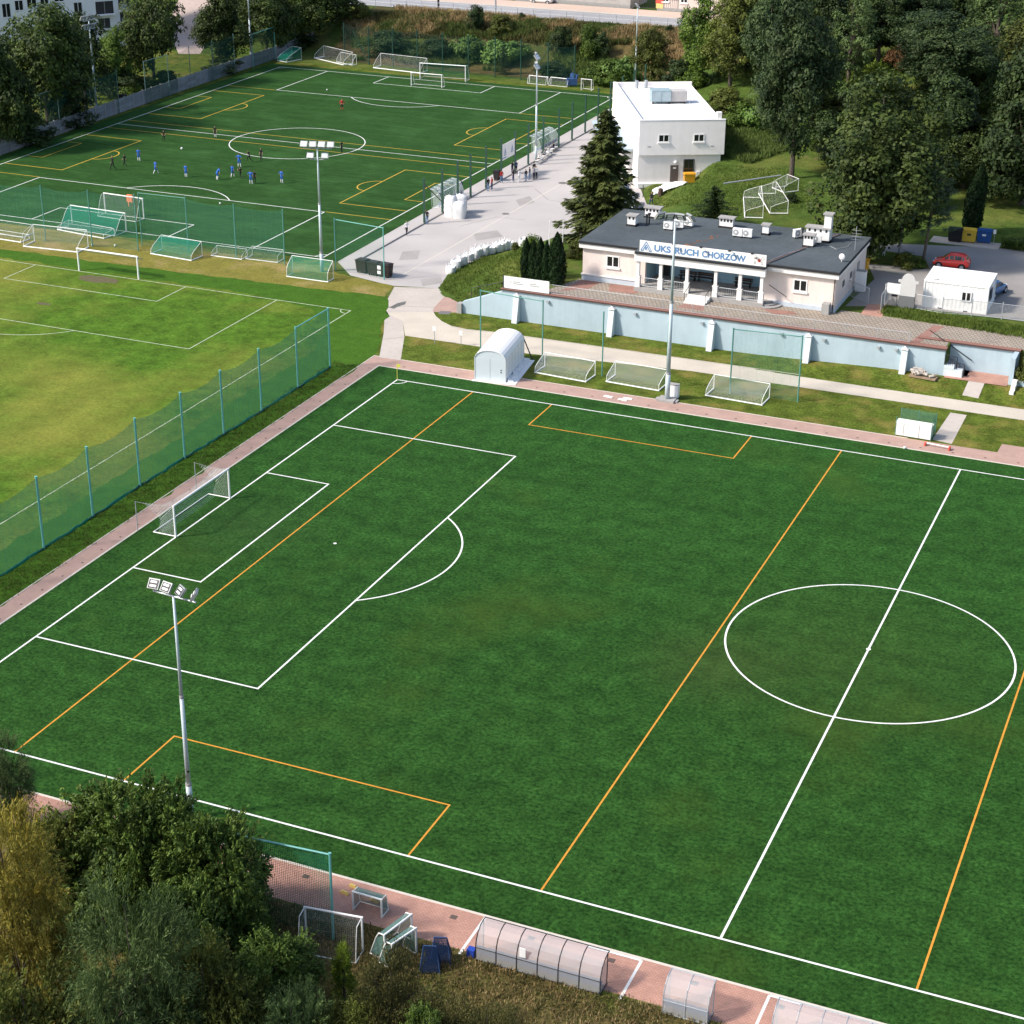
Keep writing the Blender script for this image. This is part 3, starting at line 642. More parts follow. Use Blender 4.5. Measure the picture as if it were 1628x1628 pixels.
b.box(PX0 - .1, PY - .35, 6.765, PX1 + .1, YF - .455, 6.975, 1); b.box(PX0 - .06, PY - .30, 6.975, PX1 + .06, YF - .41, 7.026)
T(b.build('roof', [FELT, FELTE], club))
b = MB()                                        # felt laps and the raised seam on the roof
for x in np.arange(8.6, 32.5, 2.04): b.box(x, YF - .35, 7.03, x + .03, YB + .2, 7.034)
b.tube((26.4, 57.6, 7.05), (30.2, 70.2, 7.05), .09, 5)
T(b.build('roof_seam', mat('felt lap', (0.066, 0.081, 0.092), .85, scale=3), club)); club.children[-1]['kind'] = 'stuff'
b = MB(); b.tube((26.2, 57.55, 7.06), (30.0, 70.1, 7.06), .05, 5); T(b.build('roof_cable', REDB, club))
b = MB(); random.seed(5)
for k in range(14):
    x, y = 17.2 + k * .13 + random.uniform(-.25, .25), 59.5 + k * .35 + random.uniform(-.3, .3); s_ = random.uniform(.12, .3); b.box(x, y, 7.046, x + s_, y + s_ * 1.5, 7.052)
T(tag(b.build('rust_stain', mat('rust', (0.30, 0.12, 0.05), .95, scale=5, var=.4), club), kind='stuff')); b = MB()                                        # porch beam
b.box(PX0 - .15, PY - .2, 6.02, PX1 + .15, PY + .25, 6.75); T(b.build('porch_beam', TRIM, club))
b = MB(); b.box(PX0 - .1, PY - .15, 2.9, PX1 + .1, 61.3, PZ); T(b.build('porch_floor', GREYC, club))
b = MB(); b.box(PX0 + .55, YF - .3, 6.3, PX1 - .45, 61.3, 6.4); T(b.build('porch_ceiling', TRIM, club))
cols = [PX0 + .2, 16.1, 18.75, 21.6, 24.0, PX1 - .2]
for x in cols:
    b = MB(); b.box(x - .15, PY - .02, PZ + 1.05, x + .15, PY + .27, 6.02); b.box(x - .24, PY - .1, PZ, x + .24, PY + .33, PZ + 1.0); b.box(x - .27, PY - .13, PZ + 1.0, x + .27, PY + .36, PZ + 1.08)
    T(b.build('column', TRIM, club))
for i in (0, 1, 3, 4):
    b = MB(); xa, xb = cols[i] + .24, cols[i + 1] - .24
    for zz in (PZ + .15, PZ + .95): b.tube((xa, PY + .1, zz), (xb, PY + .1, zz), .03, 5)
    for k in range(1, 9): b.tube((xa + (xb - xa) * k / 9, PY + .1, PZ + .15), (xa + (xb - xa) * k / 9, PY + .1, PZ + .95), .016, 4)
    T(b.build('railing', STEEL, club))
b = MB()
for k in range(3): b.box(19.1 - .02 * k, 54.75 + k * .6, 2.95, 21.2 + .02 * k, 56.5, 3.14 + .14 * k)
T(b.build('step', OFFW, club))
for x in (19.15, 21.25):
    b = MB(); b.path([(x, 54.8, 3.1), (x, 54.8, 4.0), (x, 56.5, 4.4), (x, 56.5, 3.5)], .03); b.path([(x, 55.6, 3.3), (x, 55.6, 4.2)], .02)
    T(b.build('handrail', DARK, club))
b = MB()
for k in range(3): b.prism([(PX1 + .12 + (1.5 - .45 * k) * math.sin(t), 57.75 - (1.6 - .45 * k) * math.cos(t)) for t in np.linspace(0, math.pi / 2, 7)] + [(PX1 + .12, 57.75)], 2.95, 3.14 + .14 * k)
T(b.build('round_step', GREYC, club))
b = MB(); b.path([(26.6, 57.5, 5.0), (28.4, 57.3, 4.1)], .035); T(b.build('handrail', DARK, club))
for x, w_ in ((15.0, 1.1), (25.3, 1.0)):
    b = MB(); b.box(x - w_ / 2, 61.2, PZ, x + w_ / 2, 61.297, PZ + 2.2); T(b.build('door', DARK, club))
for x in (17.6, 23.0):
    b = MB(); b.box(x - .6, 61.05, 5.95, x + .6, 61.29, 6.05); T(b.build('tube_lamp', WHITE, club))
for x in (10.75, 29.5): T(window(club, x, YF, 4.62, 1.35, 1.15))
for y in (60.5, 63.5):
    b = MB(); b.box(X1 + .002, y, 4.7, X1 + .04, y + .8, 5.3); T(b.build('side_window', GLASSD, club))
b = MB(); b.box(X1 + .002, 66.5, 3.4, X1 + .05, 67.4, 5.5); T(b.build('side_door', GREYC, club))
b = MB(); b.path([(X1 - .15, YF - .1, 6.7), (X1 - .15, YF - .1, 3.0)], .05); T(b.build('downpipe', DARK, club))
b = MB(); b.box(31.9, 56.9, 2.9, 32.6, 57.7, 4.0); T(b.build('bollard', GREYC, club))
# the sign
sg = MB(); SY = 56.42; sg.box(PX0 + .35, SY, 7.0, 26.45, SY + .09, 8.12); sign = T(sg.build('sign_board', FRAMEW, club))
rx = (math.pi / 2, 0, 0)
for wd_, xa_, xb_ in (('UKS', 15.42, 17.09), ('RUCH', 17.50, 19.86), ('CHORZÓW', 20.18, 24.5)):
    o = curve_text('lettering', wd_, 0.84, BLUEL, sign, (0, SY - .006, 7.24), rx, offset=0.034)
    xs_ = [q.co.x for q in o.data.vertices]; k_ = (xb_ - xa_) / (max(xs_) - min(xs_)); o.scale = (k_, 1, 1); o.location.x = xa_ - min(xs_) * k_
lg = MB()
def lq(pts): lg.add([(x, SY - .008, z) for x, z in pts], [tuple(range(len(pts)))])
lx, lz = 14.62, 7.14
for (ax, az), (bx, bz) in (((-.55, 0), (0, .9)), ((0, .9), (.55, 0)), ((.55, 0), (.25, 0)), ((-.55, 0), (-.25, 0)), ((-.36, 0), (0, .62)), ((0, .62), (.36, 0))):
    d = Vector((bx - ax, bz - az)).normalized() * 1.0; n_ = Vector((-d.y, d.x)) * .045
    lq([(lx + ax - n_.x, lz + az - n_.y), (lx + bx - n_.x, lz + bz - n_.y), (lx + bx + n_.x, lz + bz + n_.y), (lx + ax + n_.x, lz + az + n_.y)])
lg.build('emblem', BLUEL, sign)
curve_text('emblem_letter', 'R', 0.46, BLUEL, sign, (lx - .15, SY - .012, lz + .08), rx, offset=0.02)
for ch, x, z in (('M', 25.28, 7.62), ('O', 25.95, 7.62), ('R', 25.28, 7.16), ('S', 25.98, 7.16)):
    curve_text('emblem_letter', ch, 0.40, GREYC, sign, (x, SY - .006, z), rx, offset=0.008)
em = MB(); cx, cz = 25.78, 7.56
em.add([(cx + (.22 if k % 2 else .13) * math.cos(k * math.pi / 9), SY - .011, cz + (.22 if k % 2 else .13) * math.sin(k * math.pi / 9)) for k in range(18)], [tuple(range(18))])
em.build('emblem', REDL, sign)
for x in (17.5, 20.2, 23.0, 25.2):
    b = MB(); b.path([(x, SY - .45, 8.3), (x, SY + .1, 8.2)], .03); b.box(x - .12, SY - .55, 8.2, x + .12, SY - .35, 8.36); T(b.build('sign_lamp', DARK, club))
# roof furniture
def roof_at(u, v): return at(u, v, 7.03)
def chimney(u, v, wd, dp, h, holes, name='chimney'):
    p = roof_at(u, v); b = MB(); b.box(p.x - wd / 2, p.y, 7.0, p.x + wd / 2, p.y + dp, 7.03 + h)
    c = T(b.build(name, OFFW, club))
    b = MB(); b.box(p.x - wd / 2 - .14, p.y - .14, 7.03 + h, p.x + wd / 2 + .14, p.y + dp + .14, 7.15 + h); b.build('cap', GREYC, c)
    for k in range(holes):
        x = p.x + (k - (holes - 1) / 2) * wd / (holes + .1); b = MB(); b.box(x - .1, p.y - .012, 6.70 + h, x + .1, p.y + .05, 6.98 + h); b.build('vent_hole', DARK, c)
    b = MB(); b.box(p.x - wd / 2 - .1, p.y - .1, 7.03, p.x + wd / 2 + .1, p.y - .004, 7.2); b.box(p.x + wd / 2 + .004, p.y - .1, 7.03, p.x + wd / 2 + .1, p.y + dp, 7.2); b.build('flashing', FELTE, c)
    return c
chimney(1003.5, 359.5, .85, .8, 1.0, 2); chimney(1036.5, 347, 1.55, .8, 1.0, 4); chimney(1154, 362.5, 1.4, .7, .95, 4); chimney(1216.5, 373.5, .65, .6, .95, 0)
chimney(1299, 384, 2.3, .8, 1.3, 4); chimney(1313.5, 385, .7, .7, 2.7, 0, 'chimney_stack'); chimney(1284.5, 393, .95, .6, 1.15, 3)
def ac(u, v, rot=0.0):
    p = roof_at(u, v); M4 = Matrix.Rotation(rot, 4, 'Z'); b = MB(); c = Vector((p.x - 20, p.y + .2 - 64, 4.03))
    b.cbox(c + Vector((0, 0, .52)), (.95, .38, .75), M4); o = b.build('air_conditioner', WHITE, club)
    f = MB(); n_ = M4 @ Vector((0, -1, 0)); q = c + Vector((0, 0, .52)) + n_ * .2 + M4 @ Vector((-.14, 0, 0))
    f.tube(q - n_ * .01, q + n_ * .012, .28, 14); f.build('fan', mat('fan grey', (.35, .36, .37), .6, scale=5), o)
    h = MB(); h.tube(q + n_ * .013, q + n_ * .02, .12, 10); h.build('fan_hub', WHITE, o)
    k = MB()
    for s in (-1, 1): k.cbox(c + M4 @ Vector((.35 * s, 0, .07)), (.08, .4, .14), M4)
    k.build('foot', DARK, o)
for u, v, r in ((1061.5, 366.5, 0), (1078, 364, .1), (1094, 361, -.2), (1171.5, 377.5, 0), (1187, 379, .05), (1267, 379, .9), (1297, 388, .1)): ac(u, v, r)
for u, v in ((1028, 358), (1032, 356), (1275, 380)):
    p = roof_at(u, v); b = MB(); b.tube((p.x, p.y, 7), (p.x, p.y, 8.0), .09, 6); b.tube((p.x, p.y, 8.0), (p.x, p.y, 8.15), .18, 6); T(b.build('vent_pipe', DARK, club))
p = roof_at(1359, 398); b = MB(); b.tube((p.x, p.y, 7), (p.x, p.y, 9.4), .03, 5)
for k in range(4): b.tube((p.x - .5, p.y, 8.1 + k * .3), (p.x + .5, p.y, 8.1 + k * .3), .015, 4)
T(b.build('aerial', STEEL, club))
p = roof_at(1338, 416); b = MB(); b.sphere((p.x, p.y, 7.5), (.3, .12, .32), 10, 6); b.tube((p.x, p.y, 7), (p.x, p.y, 7.4), .04, 5); T(b.build('satellite_dish', WHITE, club))
b = MB(); q = [roof_at(*s_) for s_ in ((1226, 414), (1250, 404), (1280, 396), (1300, 394), (1320, 392), (1330, 397), (1348, 393), (1352, 388))]
b.path([(s_.x, s_.y, 7.07) for s_ in q], .03, 4); T(b.build('roof_cable', STEEL, club))
# benches on the porch
def bench(x, y, label):
    t = thing('bench', label, 'bench', (x, y, PZ), 0, 'wooden benches on the porch'); W = mat('dark bench wood', (0.07, 0.045, 0.035), .7, scale=4)
    for k in range(3): c = MB(); c.box(-.9, -.24 + k * .16, .43, .9, -.11 + k * .16, .47); c.build('slat', W, t)
    for k in range(2): c = MB(); c.box(-.9, .24, .55 + k * .18, .9, .28, .69 + k * .18); c.build('back_slat', W, t)
    for s in (-.7, .7): c = MB(); c.box(s - .04, -.2, 0, s + .04, .24, .43); c.box(s - .04, .2, .43, s + .04, .238, .88); c.build('leg', DARK, t)
bench(17.6, 60.6, 'dark bench on the porch between the door and the middle steps'); bench(19.4, 60.75, 'dark bench against the blue porch wall behind the steps'); bench(23.2, 60.6, 'dark bench on the porch right of the middle steps')

# --- blue retaining wall
rw = thing('retaining_wall', 'long pale blue retaining wall with sloping buttresses below the clubhouse terrace', 'wall', (20, 52, 0))
def TW(o): o.location -= Vector((20, 52, 0)); return o
b = MB(); prof = [(-2.6, -.3), (44.5, -.3), (44.5, 2.98), (1.6, 2.98), (1.5, 2.7), (-2.6, 1.15)]
n = len(prof); b.add([(x, 51.7, z) for x, z in prof] + [(x, 52.25, z) for x, z in prof], [tuple(range(n)), tuple(range(2 * n - 1, n - 1, -1))] + [((k + 1) % n, k, n + k, n + (k + 1) % n) for k in range(n)])
TW(b.build('wall', BLUEW, rw))
b = MB(); b.box(44.503, 53.9, -.3, 50.6, 54.3, 2.98); b.box(50.2, 51.7, -.3, 50.6, 53.9, 2.98); b.box(50.6, 51.7, -.3, 52.2, 52.2, 1.0); TW(b.build('wall', BLUEW, rw))
b = MB(); b.box(-3.1, 51.4, -.2, -2.6, 52.1, 1.0); TW(b.build('wall_pier', GREYC, rw))
for x0, x1, y0, y1 in ((1.5, 44.6, 51.6, 52.32), (41.6, 50.7, 53.8, 54.42)):
    b = MB(); b.box(x0, y0, 2.985, x1, y1, 3.07); b.box(x0, y0 - .05, 2.93, x1, y0 - .002, 3.06, 1); TW(b.build('coping', [REDB, BROWN], rw))
for x in (3.3, 13.1, 23.0, 32.2, 41.0):
    b = MB(); g0 = H(x, 51.5) - .1
    b.add([(x - .27, 50.75, g0), (x + .27, 50.75, g0), (x + .27, 51.695, g0), (x - .27, 51.695, g0), (x - .27, 51.35, 2.6), (x + .27, 51.35, 2.6), (x + .27, 51.695, 2.6), (x - .27, 51.695, 2.6)],
          [(0, 3, 2, 1), (4, 5, 6, 7), (0, 1, 5, 4), (1, 2, 6, 5), (2, 3, 7, 6), (3, 0, 4, 7)])
    o = TW(b.build('buttress', BLUEW2, rw))
    c = MB(); c.add([(x - .33, 51.2, 2.6), (x + .33, 51.2, 2.6), (x + .33, 51.695, 2.6), (x - .33, 51.695, 2.6), (x, 51.45, 2.86), (x, 51.695, 2.86)], [(0, 3, 2, 1), (0, 1, 4), (1, 2, 5, 4), (3, 0, 4, 5), (2, 3, 5)]); c.build('cap', TRIM, o)
for x in (6.5, 15.4, 22.0, 29.6, 33.6, 38.6, 40.2):
    b = MB(); b.box(x - .14, 51.45, 2.3, x + .14, 51.695, 2.48); TW(b.build('wall_lamp', STEEL, rw))
b = MB()
for k in range(9): b.box(44.6 - 2.4 + k * .48, 52.3, 0, 44.6 - 1.92 + k * .48, 53.85, 2.98 - k * .3)
TW(b.build('stair', GREYC, rw))
b = MB(); b.box(44.505, 51.7, -.2, 46.15, 52.25, 1.25); b.box(44.51, 51.68, 1.25, 45.4, 52.2, 1.55); TW(b.build('stair_wall', BLUEW2, rw))
b = MB(); b.path([(42.6, 53.75, 3.9), (46.6, 53.75, 1.6)], .04); b.path([(44.55, 51.75, 1.6), (44.55, 51.75, 2.5), (45.6, 51.75, 2.4), (45.6, 51.75, 1.3), (45.6, 51.75, 1.9), (46.3, 51.75, 1.8), (46.3, 51.75, .9), (44.55, 51.75, 1.5)], .04)
for k in range(6): b.tube((44.7 + k * .18, 51.75, 1.5), (44.7 + k * .18, 51.75, 2.45), .015, 4)
TW(b.build('handrail', DARK, rw))
b = MB(); b.box(3.2 - 2.3, 50.9, 0.25, 3.2 - 1.95, 51.69, 1.25) if False else None
for k in range(3):
    b = MB(); b.box(50.62, 51.05 - k * .62, -.2, 51.0, 51.68 - k * .62, 1.15 - k * .28); TW(b.build('end_step', OFFW, rw))
# railing along the terrace edge
tr = thing('terrace_railing', 'thin steel railing along the brick edge of the terrace', 'railing', (20, 52.0, 3.0))
b = MB(); b.tube((-13.6, 0, 1.0), (21.2, 0, 1.0), .022, 5); b.tube((-13.6, 0, .15), (21.2, 0, .15), .018, 5); b.build('rail', STEEL, tr)
b = MB()
for x in np.arange(-13.6, 21.3, .16): b.box(x - .007, -.007, .15, x + .007, .007, 1.0)
tag(b.build('bar', STEEL, tr), kind='stuff')
for i, x in enumerate(np.arange(-13.6, 21.3, 2.9)): b = MB(); b.tube((x, 0, 0), (x, 0, 1.05), .03, 6); b.build('post', STEEL, tr)
# railing on the slope at the left end
t = thing('slope_railing', 'dark stepped railing on the grass above the left end of the blue wall', 'railing', tuple(at(780, 470, 2.0)))
b = MB(); b.path([(-2.2, .3, -.5), (-2.2, .3, .4), (2.2, .3, 1.8), (2.2, .3, .9)], .03)
for k in range(14): b.tube((-2.2 + k * .33, .3, -.6 + k * .1), (-2.2 + k * .33, .3, .42 + k * .1), .018, 4)
b.build('rail', DARK, t)
# --- white two storey building
WA = R(28); wb = thing('white_building', 'white two storey building with bright flat roof behind the spruce', 'building', (-3.1, 104.6, 0.0), WA)
WW, WD, WT = 10.6, 23.8, 8.5; GREYW = mat('white render', (0.90, 0.86, 0.845), .85, scale=1.2, var=.05, streak=.05); GREYW2 = mat('grey render', (0.80, 0.76, 0.74), .85, scale=1.2, var=.06, streak=.08)
b = MB(); b.box(0, .25, -.4, WW - .35, WD, 4.25); b.build('lower_wall', GREYW2, wb)
b = MB(); b.box(0, 0, 4.25, WW, WD, 7.7); b.build('upper_wall', GREYW, wb)
b = MB(); b.box(0, 0, 7.7, WW, .35, WT); b.box(0, WD - .3, 7.7, WW, WD, WT); b.box(0, .35, 7.7, .35, WD - .3, WT); b.box(WW - .3, .35, 7.7, WW, WD - .3, 8.0); b.build('parapet', GREYW, wb)
b = MB(); b.box(.352, .352, 7.7, WW - .302, WD - .302, 7.9); b.build('roof', mat('white membrane', (.82, .82, .81), .7, scale=.7, var=.04), wb)
b = MB(); b.box(-.04, -.04, WT, WW + .04, .40, WT + .06); b.box(-.04, .402, WT, .40, WD, WT + .06); b.build('parapet_cap', WHITE, wb)
b = MB()
for k in range(22): b.box(.42, 1 + k * 1.0, 7.9, .62, 1.35 + k * 1.0, 8.02)
b.build('roof_clip', GREYC, wb)
for x in (3.05, 7.4): window(wb, x, 0, 5.85, 1.35, .95)
b = MB(); b.box(4.05, .20, .85, 5.05, .30, 2.95); d = b.build('door', mat('brown door', (.12, .095, .085), .6, scale=3), wb)
b = MB(); b.box(4.4, .18, 2.5, 4.75, .205, 2.68); b.build('door_sign', WHITE, d)
b = MB(); b.sphere((4.65, .05, 3.35), (.25, .2, .2), 8, 5); b.build('door_lamp', WHITE, wb)
window(wb, 6.35, .25, 2.0, 1.35, 1.65, sill=False, fm=DARK)
for x in (1.2, 9.0):
    b = MB(); b.path([(x, 0, 5.4), (x, -.5, 5.45)], .03); b.box(x - .22, -.65, 5.36, x + .22, -.42, 5.5); b.build('floodlight', STEEL, wb)
b = MB(); b.box(7.3, -.15 + .25, 1.5, 7.75, .248, 2.15); b.build('meter_box', WHITE, wb)
b = MB(); b.tube((7.4, .15, .8), (7.4, .15, 1.5), .05, 6); b.build('pipe', GREYW, wb)
b = MB(); b.box(-.02, -.15, -.3, 8.6, .247, .78); b.build('plinth', OFFW, wb)
b = MB()
for k, (y, z) in enumerate(((3, 5.6), (6, 5.6), (10, 5.6), (14, 5.6), (18, 5.6))): b.box(-.03, y, z, .04, y + .9, z + 1.1)
b.build('side_window', FRAMEW, wb)
b = MB(); b.box(-3.2, 4.0, 3.9, -.004, 20.5, 4.15); b.build('canopy', mat('canopy blue', (.36, .45, .50), .8, scale=2), wb)
for y in (4.3, 10, 15.5, 20.2): b = MB(); b.tube((-3.0, y, 0), (-3.0, y, 3.9), .07, 6); b.build('canopy_post', STEEL, wb)
b = MB(); b.box(3.4, 12.3, 8.2, 5.9, 14.3, 9.6); u_ = b.build('roof_unit', mat('unit blue grey', (.30, .40, .44), .5, scale=2, var=.2), wb)
b = MB(); b.box(5.904, 12.4, 8.2, 8.0, 14.2, 9.5); b.build('unit_cabinet', mat('unit grey', (.50, .48, .47), .6, scale=3, var=.2), u_)
b = MB()
for x in (3.6, 5.7, 7.7):
    for y in (12.5, 14.1): b.box(x - .1, y - .1, 7.9, x + .1, y + .1, 8.2)
b.build('unit_foot', DARK, u_)
for x in (3.5, 4.75): b = MB(); b.box(x, 12.28, 8.3, x + 1.1, 12.298, 9.5); b.build('unit_panel', mat('unit panel', (.42, .52, .56), .4, scale=1.2, var=.25), u_)
for x, y in ((3.0, 22.6), (4.3, 22.9)): b = MB(); b.tube((x, y, 7.9), (x, y, 8.9), .22, 8); b.build('vent', STEEL, wb)
b = MB(); b.box(9.6, .5, 7.9, 10.2, 1.1, 9.3); b.build('roof_box', OFFW, wb)
b = MB(); b.tube((7.6, 8.5, 7.9), (7.6, 8.5, 9.9), .03, 5); b.build('lightning_rod', STEEL, wb)
b = MB(); b.tube((4.5, .9, 7.9), (4.5, .9, 8.05), .09, 6); b.build('roof_drain', STEEL, wb)

# --- site container office
sc = thing('container_office', 'white corrugated site office container beside the car park fence', 'container', (40.05, 63.1, 3.0), R(0.8))
CW, CDp, CH = 6.05, 4.9, 2.65
b = MB(); N_ = 60
pr = []
for k in range(N_ + 1):
    x = .15 + (CW - .3) * k / N_; pr.append((x, -.014 if (k // 2) % 2 else .0))
for i in range(N_): b.add([(pr[i][0], pr[i][1], .18), (pr[i + 1][0], pr[i + 1][1], .18), (pr[i + 1][0], pr[i + 1][1], CH - .15), (pr[i][0], pr[i][1], CH - .15)], [(0, 1, 2, 3)])
b.box(.1, .05, .15, CW - .1, CDp - .05, CH - .1); b.build('body', WHITE, sc)
b = MB(); 
for x in (0, CW - .15):
    for y in (-.06, CDp - .15): b.box(x, y, 0, x + .15, y + .18, CH)
b.box(.15, -.05, 0, CW - .15, .04, .18); b.box(.15, -.06, CH - .15, CW - .15, .04, CH); b.box(0, .12, 0, .12, CDp - .15, .18); b.box(CW - .12, .12, 0, CW, CDp - .15, .18); b.box(0, .12, CH - .15, .12, CDp - .15, CH); b.box(CW - .12, .12, CH - .15, CW, CDp - .15, CH)
b.build('frame', OFFW, sc)
for k in range(3): b = MB(); b.box(.125, .05 + k * 1.6, CH - .13, CW - .125, 1.6 + k * 1.6 - (.06 if k < 2 else -.02), CH + .02 + .015 * (k % 2)); b.build('roof_panel', mat('container roof', (.79, .79, .78), .6, scale=.9, var=.1), sc)
window(sc, 4.05, -.06, 1.05, .95, .95, sill=False)
b = MB(); b.box(CW - .02, 1.4, .9, CW + .03, 2.6, 2.0); b.build('side_window', GLASSD, sc)
for x in (1.5, 3.9): b = MB(); b.box(x, -.055, .02, x + .4, -.02, .14); b.build('fork_pocket', DARK, sc)
b = MB(); b.tube((.8, .35, CH), (1.3, .35, CH + .06), .12, 6); b.build('roof_duct', GREYC, sc)

# --- flats, top left: a facade turned towards the pitch
fa = at(-60, 120, 0); fa = Vector((-150.0, 158.0, 0)); FLW = mat('flats render', (.74, .75, .78), .9, scale=.6, var=.05)
fl = thing('block_of_flats', 'pale grey block of flats with dark windows and balconies behind the trees', 'building', (-139.0, 132.0, 0), R(52))
b = MB(); b.box(0, 0, -1, 38, 14, 26); b.build('wall', FLW, fl)
FI = fl.matrix_basis.copy(); FI = Matrix.Translation(fl.location) @ Matrix.Rotation(R(52), 4, 'Z'); FI = FI.inverted()
def on_facade(u, v):                           # where a sight line meets the facade plane, in the block's own axes
    d = FI.to_3x3() @ Vector(ray(u, v)); c = FI @ Vector(CAM); t = -c.y / d.y; q = c + d * t; return q.x, q.z
def fwin(u0, v0, u1, v1, kind):
    (xa, za), (xb, zb) = on_facade(u0, (v0 + v1) / 2), on_facade(u1, (v0 + v1) / 2); um = (u0 + u1) / 2; z1_, z0_ = on_facade(um, v0)[1], on_facade(um, v1)[1]
    f = MB(); f.box(xa, -.05, z0_, xb, .06, z1_); f_ = f.build(kind, GLASSD if kind == 'window' else DARK, fl)
    g = MB(); g.box(xa - .08, -.12 if kind == 'window' else -1.0, z0_ - .16, xb + .08, -.052, z0_ - .004); g.build('sill' if kind == 'window' else 'balcony_slab', FLW, f_)
    g = MB(); g.box((xa + xb) / 2 - .04, -.075, z0_, (xa + xb) / 2 + .04, -.052, z1_); g.build('mullion', FRAMEW if kind == 'window' else GREYC, f_)
    return f_, xa, xb, z0_, z1_
for q in ((4, 6, 16, 27), (24, 1, 36, 16), (43, -6, 57, 11), (4, -34, 16, -13), (24, -38, 36, -22), (-22, 12, -10, 33), (-50, 18, -38, 39), (64, -10, 76, 6), (86, -14, 100, 2), (118, 4, 130, 20), (118, -30, 130, -14), (98, 40, 112, 56), (66, 34, 78, 50), (30, 42, 42, 58)): fwin(*q, 'window')
for q in ((152, 2, 180, 22), (157, 29, 175, 45), (188, -6, 205, 15), (191, 19, 205, 34), (191, 40, 205, 55), (152, -32, 180, -12)):
    f_, xa, xb, z0_, z1_ = fwin(*q, 'loggia')
    if q[0] > 185: g = MB(); g.box(xa, -1.0, z0_, xb, -.96, z0_ + (z1_ - z0_) * .5); g.build('balustrade', mat('balcony glass', (.34, .38, .36), .3, scale=1), f_)
xa, z0_ = on_facade(203, 27); b = MB(); b.box(xa - .25, -1.08, z0_ - .5, xa + .6, -1.02, z0_ + .5); b.build('red_cloth', REDL, fl)
# --- buildings on the far side of the road, top
def h_at(u): p = at(u, 0, 5.0); return p
SHOPW = mat('old plaster', (.42, .40, .38), .9, scale=.8, var=.2)
for (u0, u1, lab, m_, hh) in ((800, 1003, 'long grey plastered street building at the top edge beyond the road', SHOPW, 7), (1066, 1180, 'cream gatehouse at the top edge behind the trees', mat('cream plaster', (.62, .53, .48), .9, scale=.8, var=.08), 8)):
    pa, pb = at(u0, 3, 5.14), at(u1, 27 if u1 > 1100 else 14, 5.14); ya = ry(-50) + 15.3
    x0_, x1_ = at(u0, 8, 5).x, at(u1, 14, 5).x
    t = thing('street_building', lab, 'building', (x0_, ya + .4, 5.0))
    b = MB(); b.box(0, 0, -1, x1_ - x0_, 9, hh); b.build('wall', m_, t)
    b = MB(); b.box(-.2, -.3, hh, x1_ - x0_ + .2, 9.2, hh + .3); b.build('roof', FELT, t)
    b = MB(); b.box(0, -.06, -1, x1_ - x0_, -.002, .7); b.build('plinth', GREYC, t)
    for x in np.arange(1.5, x1_ - x0_ - 1.5, 3.4): window(t, x, 0, 1.7, 1.3, 1.7)
# ================================================================== EQUIPMENT
POLE = mat('painted mast', (0.47, 0.55, 0.58), 0.45, metal=0.1, scale=1.2, var=0.10)
LAMPW = mat('lamp housing', (0.30, 0.315, 0.32), 0.4, metal=0.2, scale=3, var=.1)
LAMPF = mat('lamp glass', (0.80, 0.82, 0.84), 0.15, scale=2, var=.1, spec=.7)
GOALW = mat('white goal paint', (0.80, 0.80, 0.78), 0.4, scale=4, var=0.05)
GREENP = mat('green post paint', (0.09, 0.26, 0.22), 0.5, scale=3, var=0.12)
TEALP = mat('teal post paint', (0.13, 0.38, 0.345), 0.45, scale=3, var=0.12)
DGREEN = mat('dark green post paint', (0.022, 0.07, 0.05), 0.5, scale=3, var=0.2)
NETW = net_mat('white netting', (0.60, 0.64, 0.62), 0.13, 0.075)
NETL = net_mat('grey fine netting', (0.36, 0.38, 0.36), 0.12, 0.05)
NETWF = net_mat('white fine netting', (0.38, 0.41, 0.39), 0.10, 0.04)
NETG = net_mat('green dense netting', (0.015, 0.22, 0.155), 0.06, 0.20)
NETF = net_mat('green stop netting', (0.015, 0.30, 0.21), 0.10, 0.225)
NETN = net_mat('near stop netting', (0.008, 0.13, 0.085), 0.10, 0.2)
NETF2 = net_mat('faint stop netting', (0.05, 0.22, 0.17), 0.10, 0.09)
BLACK = mat('black plastic', (0.018, 0.018, 0.02), 0.5, scale=4)
RUB = mat('tyre rubber', (0.02, 0.02, 0.02), 0.8, scale=8)

